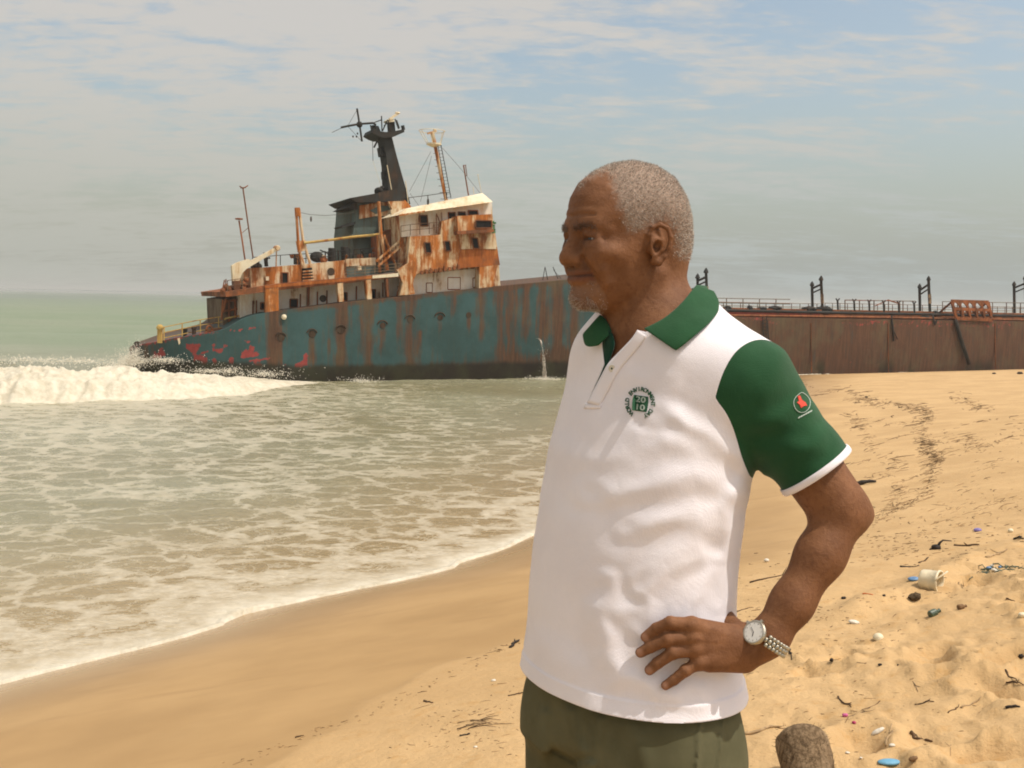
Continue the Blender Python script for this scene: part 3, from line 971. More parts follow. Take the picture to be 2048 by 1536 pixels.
# ---- davit at the stern
mb = MB()
slab(mb, [(464, 531), (474, 525), (497, 518), (503, 521), (557, 492), (559, 499), (506, 530), (493, 538), (484, 547), (479, 562), (466, 562)], .9, .45)
dav = mb.build('davit', M_CREAM, SHIP)
mb = MB(); rod(mb, [(553, 500), (552, 534)], 1.1, .03); mb.lathe(S(556, 496, .8), SN, [(.10, 0), (.14, .1), (.14, .5), (.1, .6)], 10); mb.build('davit_fall', M_ORANGE, dav)
part('davit_base', M_RUSTY, [([(467, 562), (480, 561), (481, 581), (469, 583)], .8, .6)])
mb = MB()
for (x, y) in ((446, 582), (453, 575), (460, 580), (488, 568), (492, 560), (487, 577)):
    mb.blob(S(x, y, 1.0), (.28, .3, .34), None, 6, .2, seed=x)
    mb.build('winch', M_RUSTY, SHIP, True); mb = MB()
mb = MB()
rod(mb, [(444, 585), (449, 560)], 1.2, .03); rod(mb, [(451, 582), (452, 558)], 1.2, .03); rod(mb, [(446, 600), (443, 640)], 1.6, .05); rod(mb, [(452, 598), (446, 625)], 1.5, .06)
mb.build('stern_pole', M_RUSTY, SHIP)
# whip aerials
for pts, r in (([(506, 515), (497, 455), (486, 377)], .035), ([(490, 520), (484, 478), (478, 441)], .04)):
    mb = MB(); rod(mb, pts, 2.0, r)
    if r < .04:
        rod(mb, [(486, 377), (479, 372)], 2.0, .03); rod(mb, [(486, 377), (496, 371)], 2.0, .03); rod(mb, [(481, 376), (492, 375)], 2.0, .03)
    else:
        mb.lathe(S(478, 440, 2.0), (0, 0, 1), [(.05, 0), (.19, .02), (.19, .08), (.05, .10)], 12); rod(mb, [(484, 466), (497, 455)], 2.0, .015)
    mb.build('aerial', M_RUSTY, SHIP)
# cargo derrick
mb = MB()
rod(mb, [(592, 418), (596, 480), (604, 535)], 1.5, .07, 8); rod(mb, [(598, 418), (606, 480), (621, 530)], 1.5, .07, 8)
slab(mb, [(591, 415), (600, 415), (601, 432), (592, 432)], 1.4, .25); slab(mb, [(593, 482), (612, 480), (613, 500), (597, 505)], 1.45, .2)
bar(mb, (599, 500), (610, 533), 1.3, .08); bar(mb, (612, 500), (622, 530), 1.7, .08)
der = mb.build('derrick', M_ORANGE, SHIP)
mb = MB(); rod(mb, [(608, 486), (660, 480), (704, 474), (758, 469)], 1.4, .065, 8); mb.build('boom', M_YEL, der)
mb = MB(); rod(mb, [(600, 425), (620, 429), (650, 431), (680, 429), (711, 425)], 1.6, .012); mb.blob(S(622, 438, 1.6), (.1, .1, .28), None, 6, .1); mb.build('guy_wire', M_ROPE, der)

# ---- engine casing and funnel
part('engine_casing', M_GREY, [([(712, 398), (792, 384), (796, 440), (800, 520), (707, 522), (706, 470), (710, 430)], 3.4, 4.0)])
part('casing_panel', M_WALL, [([(719, 411), (780, 401), (798, 403), (800, 432), (752, 432), (719, 438)], 3.3, .1)])
part('casing_patch', M_GREY, [([(740, 421), (760, 411), (776, 412), (786, 409), (788, 417), (764, 424), (752, 428)], 3.26, .04)])
part('casing_side', M_ORANGE, [([(776, 402), (810, 400), (822, 412), (818, 432), (812, 452), (800, 500), (794, 470), (790, 430)], 2.9, .3)])
part('casing_roof', M_DARK, [([(700, 396), (745, 388), (790, 378), (812, 384), (808, 402), (715, 405)], 2.9, 4.6)])
part('smoke_fin', M_DARK, [([(689, 417), (713, 403), (715, 419)], 3.3, 2.5)])
part('smoke_fin', M_DARK, [([(682, 453), (711, 443), (711, 448), (685, 456)], 3.3, 1.5)])
part('casing_ledge', M_GREY, [([(703, 468), (760, 466), (758, 474), (704, 475)], 3.0, 1.0)])
mb = MB()
for (x, y, w) in ((758, 382, .5), (765, 377, .35), (772, 383, .4)):
    mb.blob(S(x, y, 4.2), (w, w, w * .8), None, 6, .25, seed=x)
mb.build('exhaust_stub', M_DARK, SHIP, True)
# tapered signal mast
mb = MB()
slab(mb, [(766, 272), (783, 270), (793, 310), (807, 360), (821, 408), (777, 415), (777, 395), (775, 330)], 3.9, 1.1)
mast = mb.build('signal_mast', M_DARK, SHIP)
mb = MB()
slab(mb, [(744, 265), (748, 257), (757, 262), (772, 264), (790, 262), (808, 258), (809, 264), (795, 268), (786, 274), (765, 275), (754, 271)], 3.6, 1.7)
slab(mb, [(745, 250), (757, 252), (762, 264), (750, 268)], 4.0, .3)
mb.build('mast_platform', M_DARK, mast)
mb = MB()
for a, b in (((741, 250), (744, 266)), ((751, 248), (752, 262)), ((763, 232), (764, 262)), ((777, 240), (779, 262)), ((790, 238), (797, 258)), ((793, 240), (799, 257)), ((768, 252), (775, 245)), ((765, 262), (775, 240))):
    rod(mb, [a, b], 3.9, .035)
rod(mb, [(805, 251), (807, 260)], 3.9, .10); slab(mb, [(778, 243), (789, 242), (791, 262), (780, 264)], 4.0, .4)
mb.build('mast_fittings', M_DARK, mast)
mb = MB(); slab(mb, [(772, 241), (776, 238), (788, 238), (789, 243), (776, 245)], 3.9, .5); bar(mb, (779, 239), (797, 226), 3.9, .12); mb.blob(S(795, 226, 3.9), (.28, .2, .14), None, 6, .05)
mb.build('radar_scanner', M_CREAM, mast)
mb = MB()
rod(mb, [(682, 255), (696, 252), (718, 248), (746, 246), (752, 250)], 4.0, .06); rod(mb, [(714, 217), (719, 248), (724, 283)], 4.0, .055)
mb.blob(S(719, 249, 4.0), (.34, .2, .34), None, 6, .05)
rod(mb, [(714, 220), (696, 251)], 4.0, .010); rod(mb, [(696, 253), (722, 281)], 4.0, .010); rod(mb, [(664, 265), (683, 256)], 4.0, .014); rod(mb, [(746, 246), (762, 240)], 4.0, .03)
for x, y in ((706, 273), (715, 267), (713, 273)): mb.blob(S(x, y, 4.0), (.09, .09, .12), None, 5, .1)
mb.build('yard', M_DARK, mast)
mb = MB()
slab(mb, [(758, 295), (763, 293), (765, 306), (772, 307), (772, 312), (761, 313)], 4.1, .4); mb.build('lantern_bracket', M_DARK, mast); mb = MB(); slab(mb, [(766, 343), (769, 341), (771, 352), (777, 353), (777, 358), (767, 358)], 4.1, .4)
mb.build('lantern_bracket', M_DARK, mast); mb = MB()
bar(mb, (748, 295), (758, 275), 4.1, .08); rod(mb, [(745, 280), (746, 322)], 4.1, .015)
mb.build('mast_strut', M_DARK, mast)
mb = MB(); rod(mb, [(774, 330), (787, 402)], 3.6, .025); rod(mb, [(811, 362), (817, 410)], 3.6, .025); rod(mb, [(746, 322), (762, 372)], 3.8, .008); mb.build('mast_cable', M_CREAM, mast)

# ---- accommodation block
main = [(820, 473), (881, 469), (884, 442), (914, 434), (985, 430), (986, 462), (993, 490), (1000, 530), (913, 537), (833, 548), (812, 590), (801, 590), (812, 562)]
part('accommodation_block', M_ORANGE, [(main, .15, .5)])
part('accommodation_core', M_WALL, [([(797, 428), (984, 405), (985, 430), (996, 505), (1001, 572), (804, 592), (800, 470)], .75, 7.0)])
part('wheelhouse_wall', M_WHITE, [([(798, 430), (984, 405), (982, 432), (914, 436), (884, 444), (881, 469), (802, 474)], .62, .1)])
mb = MB()
# brow over the bridge windows, leaning out
fr = [S(797, 430, .1), S(986, 404, .1), S(965, 386, 1.3), S(812, 417, 1.3)]
mb.prism(fr, SN * 6.0 + np.array([0, 0, .0]))
mb.build('bridge_brow', M_CREAM, SHIP)
part('brow_rust', M_ORANGE, [([(797, 429), (850, 421), (850, 424), (800, 432)], .04, .05)])
part('bridge_wing', M_ORANGE, [([(914, 432), (984, 428), (987, 462), (917, 465)], -.25, .9)])
part('wing_ledge', M_RUSTY, [([(914, 462), (988, 458), (989, 464), (915, 469)], -.35, 1.0)])
part('rust_band', M_DEEP, [([(921, 499), (994, 494), (1000, 530), (913, 537)], .12, .1)])
part('bridge_panel', M_WALL, [([(918, 469), (986, 464), (993, 498), (921, 498)], .08, .1)])
window(951, 441, 983, 456, -.25)
window(839, 431, 854, 452, .62, 2); window(896, 425, 910, 438, .62, 1); window(936, 421, 955, 430, .62, 1); window(916, 424, 930, 434, .62, 1)
window(848, 485, 860, 506, .15, 3); window(888, 482, 899, 502, .15, 3); window(943, 476, 955, 497, .08, 3)
window(852, 566, 864, 585, .75); window(895, 555, 920, 579, .75); window(945, 556, 956, 575, .75)
part('lower_wall', M_WHITE, [([(828, 550), (960, 536), (960, 576), (820, 590)], .70, .04)])
pillar([(959, 534), (996, 530), (990, 552), (985, 574), (958, 577)], M_ORANGE, .10, .6)
part('bulkhead_curve', M_CREAM, [([(985, 545), (999, 540), (995, 552), (1001, 570), (983, 573)], 1.4, .5)])
part('bulkhead_foot', M_ORANGE, [([(806, 560), (830, 549), (826, 568), (830, 588), (798, 592)], .08, .5)])
mb = MB()
for k in range(9):
    x = 842 + k * 9.2; y = line([(833, 548), (913, 537)], x) - 2
    slab(mb, [(x, y - 3 - 2 * (k % 3)), (x + 5, y - 3.5), (x + 5, y + 4), (x, y + 4)], .02, .1)
mb.build('torn_plate_edge', M_RUSTY, SHIP)
# side stairs and the ladders between the decks
mb = MB()
bar(mb, (752, 523), (818, 465), .8, .10); bar(mb, (756, 533), (822, 474), .8, .10)
for k in range(11):
    bar(mb, (757 + 6 * k, 521 - 5.3 * k), (759 + 6 * k, 529 - 5.3 * k), .8, .04)
mb.build('companionway', M_ORANGE, SHIP)
mb = MB(); rod(mb, [(757, 403), (762, 470), (775, 540)], 1.0, .09, 8); rod(mb, [(768, 470), (795, 541), (799, 553)], 1.0, .07, 8); rod(mb, [(756, 470), (760, 545)], 1.2, .08, 8)
mb.build('stay_post', M_ORANGE, SHIP)
part('casing_wall', M_RUSTY, [([(752, 468), (800, 452), (806, 520), (790, 545), (756, 548)], 2.2, 1.0)])
part('casing_door', M_WALL, [([(782, 420), (797, 415), (802, 470), (788, 482)], 2.0, .2)])
mb = MB(); mb.blob(S(793, 452, 1.9), (.20, .1, .75), (SX, SN, Z_), 8, 0); mb.build('side_scuttle', M_BLACK, SHIP, True)
rails('railing', [(802, 474), (820, 471), (880, 466)], .2, 22, 19, M_RAIL, (1.0, .5))
rails('railing', [(818, 407), (860, 402), (900, 396)], 1.6, 12, 38, M_DARK, (1.0,))
mb = MB()
for pts in ([(889, 469), (873, 427)], [(873, 427), (873, 466)], [(883, 425), (884, 442)]): rod(mb, pts, .4, .025)
mb.build('canopy_frame', M_RUSTY, SHIP)
mb = MB(); mb.blob(S(856, 404, 1.2), (.12, .12, .4), None, 6, .1); mb.build('searchlight', M_DARK, SHIP, True)

# ---- lattice mast with crow's nest
mb = MB()
rod(mb, [(893, 404), (878, 330), (868, 280), (864, 264)], 3.0, .10, 8)
lm = mb.build('radar_mast', M_ORANGE, SHIP)
mb = MB()
mb.lathe(S(868, 290, 3.0), (0, 0, 1), [(.1, -.12), (.34, -.02), (.40, .0), (.40, .08), (.1, .1)], 18)
for k in range(14):
    a0 = 2 * math.pi * k / 14; a1 = 2 * math.pi * (k + 1) / 14
    c = S(864, 262, 3.0)
    mb.tube([c + .70 * (math.cos(a0) * SX + math.sin(a0) * SN), c + .70 * (math.cos(a1) * SX + math.sin(a1) * SN)], .018, 5)
for k in range(6):
    a0 = 2 * math.pi * (k + .3) / 6
    c = S(864, 262, 3.0); c2 = S(868, 288, 3.0)
    mb.tube([c + .70 * (math.cos(a0) * SX + math.sin(a0) * SN), c2 + .38 * (math.cos(a0) * SX + math.sin(a0) * SN)], .018, 5)
mb.build('crow_nest', M_CREAM, lm)
mb = MB(); bar(mb, (855, 267), (873, 262), 3.0, .10); mb.blob(S(869, 261, 3.0), (.16, .16, .2), None, 6, .1); mb.build('mast_head', M_ORANGE, lm)
mb = MB()
rod(mb, [(882, 290), (902, 396)], 2.7, .022); rod(mb, [(876, 292), (894, 398)], 2.7, .022)
for k in range(16):
    s = k / 15; bar(mb, (876 + 18 * s, 295 + 100 * s), (882 + 20 * s, 294 + 100 * s), 2.7, .02)
    if k % 2: rod(mb, [(871 + 15 * s - 5, 300 + 98 * s), (874 + 17 * s, 300 + 98 * s)], 3.0, .014)
mb.build('mast_ladder', M_DARK, lm)
mb = MB()
for pts in ([(862, 303), (819, 383)], [(863, 312), (851, 362), (841, 403)], [(885, 296), (922, 338), (960, 386)], [(820, 387), (838, 412)]): rod(mb, pts, 2.6, .010, 5)
mb.build('mast_stay', M_ROPE, lm)
mb = MB(); rod(mb, [(927, 330), (937, 391)], 2.0, .04); rod(mb, [(931, 330), (934, 352)], 2.0, .025); bar(mb, (926, 331), (932, 330), 2.0, .03); mb.build('aerial', M_RUSTY, SHIP)
mb = MB(); rod(mb, [(956, 352), (963, 386)], 2.0, .018); mb.blob(S(956, 350, 2.0), (.08, .08, .08), None, 5, 0); mb.build('aerial', M_CREAM, SHIP)
mb = MB(); rod(mb, [(946, 374), (948, 388)], 2.0, .018); mb.build('aerial', M_CREAM, SHIP)
# foremast tripods far along the raised deck
mb = MB(); rod(mb, [(1090, 534), (1085, 563)], 3.0, .022); rod(mb, [(1090, 534), (1096, 562)], 3.0, .022); mb.build('tripod_pole', M_DARK, SHIP)
mb = MB(); rod(mb, [(1106, 534), (1117, 560)], 3.0, .022); rod(mb, [(1107, 540), (1125, 560)], 3.0, .012); mb.build('tripod_pole', M_DARK, SHIP)

# ---- stern: rail, post, bitts, fairlead
rails('railing', [(328, 681), (360, 675), (400, 667), (445, 660)], 1.8, 27, 37, M_YEL, (1.0, .6, .2), None, .03)
mb = MB(); bar(mb, (320, 686), (320, 652), 2.4, .20); mb.blob(S(320, 655, 2.3), (.34, .3, .30), None, 8, .1); mb.build('stern_post', M_YEL, SHIP, False)
for x, y in ((370, 674), (388, 671)):
    mb = MB(); mb.lathe(S(x, y, off_near(x) + .5), (0, 0, 1), [(.09, 0), (.09, .28), (.12, .30), (.12, .40), (.05, .42)], 12); mb.build('bollard', M_DARK, SHIP)
mb = MB(); mb.tube([S(419 + 7 * math.cos(a), 663 - 11 * math.sin(a), off_near(424) + .3) for a in np.linspace(0, math.pi, 10)], .06, 8); mb.build('fairlead', M_RUSTY, SHIP)
part('deck_coaming', M_RUSTY, [([(408, 668), (416, 661), (440, 656), (450, 657), (440, 662)], off_near(425) + .2, .6)])
mb = MB(); mb.tube([S(274 + 5 * math.cos(a), 693 - 8 * math.sin(a), 4.0) for a in np.linspace(0.2, math.pi * 1.2, 10)], .07, 8); rod(mb, [(277, 688), (288, 692)], 4.0, .08); mb.build('stern_hook', M_DARK, SHIP)
part('mooring_plate', M_CREAM, [([(355, 677), (362, 675), (361, 685), (358, 690)], off_near(358) - .03, .05)])
rails('railing', [(450, 640), (482, 634)], 1.5, 3, 30, M_YEL, (1.0,), None, .05)

# ---- midship deck: coaming, pipes, rails, frames
part('deck_coaming', M_RUSTY, [([(1312, 611), (1460, 616), (2048, 627), (2420, 634), (2420, 646), (2048, 640), (1460, 633), (1312, 630)], 1.2, 6.5)])
mR = wall_mat('faded red paint', (0.20, 0.045, 0.03), (0.085, 0.05, 0.03), 0.45)
part('coaming_plate', mR, [([(1452, 623), (1640, 627), (1640, 634), (1452, 632)], 1.1, .09)])
mb = MB(); rod(mb, [(1312, 617), (1460, 621), (1700, 626), (2048, 632), (2420, 640)], .8, .09, 8); mb.build('deck_pipe', M_DARK, SHIP, True)
mb = MB(); rod(mb, [(1312, 627), (1460, 631), (1700, 634), (2048, 640), (2420, 647)], .5, .07, 8); mb.build('deck_pipe', M_RUSTY, SHIP, True)
rails('railing', [(1420, 616), (1580, 619)], 1.6, 20, 33, M_RAIL, (1.0, .55), None, .03)
rails('railing', [(1430, 618), (1640, 622)], 4.5, 14, 17, M_RAIL, (1.0, .5), None, .025)
rails('railing', [(1690, 622), (1830, 624)], 1.6, 22, 29, M_RAIL, (1.0,), None, .035)
rails('railing', [(1650, 621), (2060, 630)], 5.0, 15, 15, M_RAIL, (1.0, .5), None, .025)
rails('railing', [(1985, 629), (2260, 634)], 1.6, 24, 28, M_RAIL, (1.0, .55), None, .03)
rails('railing', [(1885, 627), (1985, 629)], 1.6, 24, 30, M_RAIL, (1.0, .55), None, .03)
M_PALE = wall_mat('flaked pale paint', (0.52, 0.44, 0.32), (0.10, 0.06, 0.04), 0.5)
for (x0, y0, x1, y1, b0, b1) in ((1395, 548, 1412, 537, 612, 614), (1624, 563, 1642, 552, 617, 620), (1839, 567, 1857, 552, 622, 626), (2028, 562, 2050, 550, 626, 630), (2200, 566, 2224, 553, 630, 634)):
    mb = MB()
    for (x, y, b, o) in ((x0, y0, b0, 3.2), (x1, y1, b1, 1.4)):
        bar(mb, (x, y + 6), (x + (3 if x == x1 else 1), b), o, .14)
        mb.lathe(S(x, y + 10, o), (0, 0, 1), [(.06, 0), (.16, .06), (.10, .22), (.02, .34)], 8)
    mb.beam(S(x0, y0 + 14, 3.2), S(x1, y1 + 17, 1.4), .10); mb.beam(S(x0, y0 + 23, 3.2), S(x1, y1 + 26, 1.4), .07)
    f = mb.build('pipe_frame', M_DARK, SHIP)
    mb = MB(); bar(mb, (x1 + 2, y1 + 36), (x1 + 3, y1 + 55), 1.33, .15); mb.build('frame_sleeve', M_PALE, f)
for x in (1675, 1708, 1738, 1767, 1797, 1828):
    y = line([(1675, 600), (1828, 606)], x)
    mb = MB(); bar(mb, (x, y), (x + 1, y + 20), 1.0, .09); bar(mb, (x - 3, y - 3), (x, y + 2), 1.0, .06); bar(mb, (x + 4, y - 3), (x, y + 2), 1.0, .06)
    mb.build('pipe_support', M_DARK, SHIP)
mb = MB(); bar(mb, (1690, 600), (1740, 601), 1.0, .05); bar(mb, (1776, 600), (1800, 608), 1.0, .07); bar(mb, (1750, 612), (1776, 600), 1.0, .05); mb.build('bent_pipe', M_RUSTY, SHIP)
mb = MB()
for (x, y, w, h) in ((1455, 616, .5, .25), (1500, 617, .35, .4), (1525, 617, .6, .2), (1550, 616, .8, .25), (1618, 618, .9, .35), (1648, 620, 1.0, .5), (1870, 626, .5, .3), (1845, 634, .9, .3)):
    mb = MB(); mb.blob(S(x, y, 1.3), (w, .5, h), None, 7, .35, seed=x); mb.build('deck_wreckage', M_DARK, SHIP)
mb = MB(); bar(mb, (1525, 634), (1528, 690), -.08, .05); bar(mb, (1533, 634), (1540, 700), -.08, .05)
for k in range(8): bar(mb, (1525 + .5 * k, 640 + 7 * k), (1533 + .8 * k, 640 + 7 * k), -.08, .03)
mb.build('side_ladder', M_DARK, SHIP)
mb = MB(); rod(mb, [(1911, 640), (1920, 672), (1938, 728)], -.10, .12, 8); mb.build('hanging_pipe', M_DARK, SHIP, True)
mb = MB(); rod(mb, [(1783, 630), (1786, 655), (1787, 682)], -.06, .05); rod(mb, [(1865, 628), (1870, 650), (1874, 640)], -.06, .05); rod(mb, [(1784, 655), (1795, 678)], -.06, .03); mb.build('hanging_cable', M_DARK, SHIP, True)
# plating seams of the midship side
for x in (1450, 1622, 1776, 1990, 2180):
    mb = MB(); bar(mb, (x, 646), (x + 1, 745), -.012, .05); mb.build('plate_seam', M_RUSTY, SHIP)

# ---- the lattice rack dumped against the deck edge
rk = thing('steel_rack', S(1940, 640, .2), 'rusty brown steel rack with two rows of arched holes on the hull edge', 'rack')
mb = MB()
F0 = [(1903, 602), (1976, 604), (1984, 640), (1913, 637)]
def rp(u, v): 
    a = np.array(F0[0]) * (1 - u) + np.array(F0[1]) * u; b = np.array(F0[3]) * (1 - u) + np.array(F0[2]) * u
    return tuple(a * (1 - v) + b * v)
for v in (0.0, .45, 1.0): mb.beam(S(*rp(0, v), -.05 + .25 * (1 - v)), S(*rp(1, v), -.05 + .25 * (1 - v)), .12 + .004 * v, .20)
for k in range(6):
    u = k / 5
    mb.beam(S(*rp(u, 0), .2), S(*rp(u, 1), -.05), .15 if k in (0, 5) else .12, .18)
mb.build('rack_frame', M_RUSTY, rk)
mb = MB()
for k in range(5):
    for v0, v1 in ((0, .45), (.45, 1.0)):
        for s in (0, 1):
            c0 = rp((k + s) / 5, v0 + .03); c1 = rp((k + .5) / 5, v0 + .03); c2 = rp((k + s) / 5, v0 + (v1 - v0) * .75)
            mb.prism([S(*c0, .12), S(*c1, .12), S(*c2, .08)], SN * .06)
mb.build('gusset', M_RUSTY, rk)
for u in (0.02, .98):
    mb = MB(); mb.beam(S(*rp(u, .02), .22), S(*rp(u, .02), .22) + SN * 1.2 + np.array([0, 0, -.9]), .10); mb.build('rack_leg', M_RUSTY, rk)

# ---- weed on the bridge wing
wd = simple_mat('weed leaf', (0.035, 0.16, 0.035), 0.6)
mb = MB(); r_ = np.random.default_rng(4)
for k in range(60):
    x = 987 + r_.normal(0, 2.2); y = r_.uniform(442, 466)
    c = S(x, y, -.25 + r_.uniform(-.1, .2)); d = nrm_(r_.normal(0, 1, 3)); e = nrm_(np.cross(d, r_.normal(0, 1, 3)))
    mb.add([c - d * .09, c + e * .045, c + d * .09, c - e * .045 + .01], [(0, 1, 2, 3)])
tag(mb.build('weed', wd, None), 'small green weed sprouting from the rusted bridge wing edge', 'plant')
# ------------------------------------------------------------------ flying water
def foam_mat():
    m, t = material('white water')
    c = t.coord()
    t.bsdf(t.mix(t.ramp(t.noise(c, 6, 5, 0.7), 0.35, 0.65), (0.66, 0.60, 0.47), (0.82, 0.79, 0.68)), 0.7, 0.3, 0, t.bump(t.noise(c, 20, 4), 0.5, 0.03))
    return m
M_FOAM = foam_mat()
def droplets(name, spots, seed):
    """many small drops: spots = (centre, spread xyz, count, size)"""
    r = np.random.default_rng(seed)
    V = []; F = []; n = 0
    base = np.array([(1, 0, 0), (-1, 0, 0), (0, 1, 0), (0, -1, 0), (0, 0, 1), (0, 0, -1)], float)
    faces = [(0, 2, 4), (2, 1, 4), (1, 3, 4), (3, 0, 4), (2, 0, 5), (1, 2, 5), (3, 1, 5), (0, 3, 5)]
    for c, sp, cnt, size in spots:
        for k in range(cnt * 4):
            p = np.asarray(c) + r.normal(0, 1, 3) * np.asarray(sp) * r.uniform(.3, 1.5)
            s = size * .36 * r.uniform(.3, 1.3)
            V.append(p + base * s * r.uniform(.7, 1.4, (6, 1)))
            F += [tuple(i + n for i in f) for f in faces]; n += 6
    return mesh_obj(name, np.vstack(V), F, M_FOAM, None, True, np.vstack(V).mean(0))
spots = []
for (px, py, o, sx, sz, cnt, sz2) in ((268, 712, 3.4, .28, .28, 240, .050), (276, 702, 3.6, .18, .22, 130, .040), (258, 722, 3.2, .35, .22, 260, .060), (285, 722, 3.3, .5, .15, 240, .06), (330, 720, 1.6, .7, .10, 220, .05),
                              (420, 742, .3, .9, .10, 160, .05), (460, 742, -.5, .4, .16, 90, .045), (530, 748, -1.5, .7, .12, 160, .05), (240, 730, 3, .5, .14, 160, .06), (150, 722, 0, 1.6, .10, 160, .06), (45, 720, 0, 1.4, .10, 120, .06)):
    spots.append((S(px, py, o), (sx, .5, sz), cnt, sz2))
tag(droplets('sea_spray', spots, 3), kind='stuff')
# jet pouring from a hole in the plating
mb = MB()
j0 = S(1068, 676, 0.25)
pts = []; rad = []
for k in range(12):
    s = k / 11
    p = S(1068 + 7 * s ** .5, 676, 0.25); p = p - SN * (.25 + .75 * s ** .5)
    p[2] = j0[2] * (1 - s * s) + .02 * s * s
    pts.append(p); rad.append(.025 + .075 * s + .02 * math.sin(9 * s))
V = []; F = []
r_ = np.random.default_rng(8)
for i, p in enumerate(pts):
    for k in range(9):
        a = 2 * math.pi * k / 9
        V.append(p + rad[i] * r_.uniform(.6, 1.2) * (math.cos(a) * SX + math.sin(a) * SN) * (1.0))
for i in range(11):
    for k in range(9): F.append((i * 9 + k, i * 9 + (k + 1) % 9, (i + 1) * 9 + (k + 1) % 9, (i + 1) * 9 + k))
mj, t = material('falling water')
t.bsdf((0.55, 0.47, 0.38), 0.35, 0.4)
t.put(t.n['Principled BSDF'].inputs['Alpha'], t.ramp(t.noise(t.mapping(t.coord(), (8, 8, 2)), 1.0, 4, 0.7), 0.42, 0.66, 0.10, .80))
tag(mesh_obj('water_jet', V, F, mj, None, True, pts[0]), 'thin jet of water falling from a hole in the hull', 'water jet')
tag(droplets('splash', [(pts[-1] + np.array([0, -.1, .02]), (.5, .25, .05), 220, .05), (pts[-3], (.10, .10, .5), 60, .03), (S(724, 762, -.6), (.5, .3, .10), 130, .05)], 9), kind='stuff')
# ------------------------------------------------------------------ implicit surfaces
def smin(a, b, k):
    h = np.clip(0.5 + 0.5 * (b - a) / k, 0, 1)
    return b + (a - b) * h - k * h * (1 - h)
def smax(a, b, k):
    return -smin(-a, -b, k)
def sphere(p, c, r):
    return np.linalg.norm(p - np.asarray(c), axis=1) - r
def ellip(p, c, r, ax=None):
    q = p - np.asarray(c)
    if ax is not None: q = q @ np.asarray(ax).T
    r = np.asarray(r, float)
    k0 = np.linalg.norm(q / r, axis=1); k1 = np.linalg.norm(q / (r * r), axis=1) + 1e-9
    return k0 * (k0 - 1) / k1
def cone(p, a, b, ra, rb):
    """capsule with two radii"""
    a = np.asarray(a, float); b = np.asarray(b, float)
    ba = b - a
    t = np.clip(((p - a) @ ba) / (ba @ ba), 0, 1)
    return np.linalg.norm(p - a - t[:, None] * ba, axis=1) - (ra + (rb - ra) * t)
def fcone(p, a, b, ra, rb, n, fl):
    """tapered capsule flattened by factor fl along direction n"""
    n = np.asarray(n, float) / np.linalg.norm(n)
    a = np.asarray(a, float); b = np.asarray(b, float)
    q = p - a
    q = q + np.outer(q @ n, n) * (1 / fl - 1)
    ba = b - a
    ba = ba + n * (ba @ n) * (1 / fl - 1)
    t = np.clip((q @ ba) / (ba @ ba), 0, 1)
    return (np.linalg.norm(q - t[:, None] * ba, axis=1) - (ra + (rb - ra) * t)) * min(1, fl * 1.2)

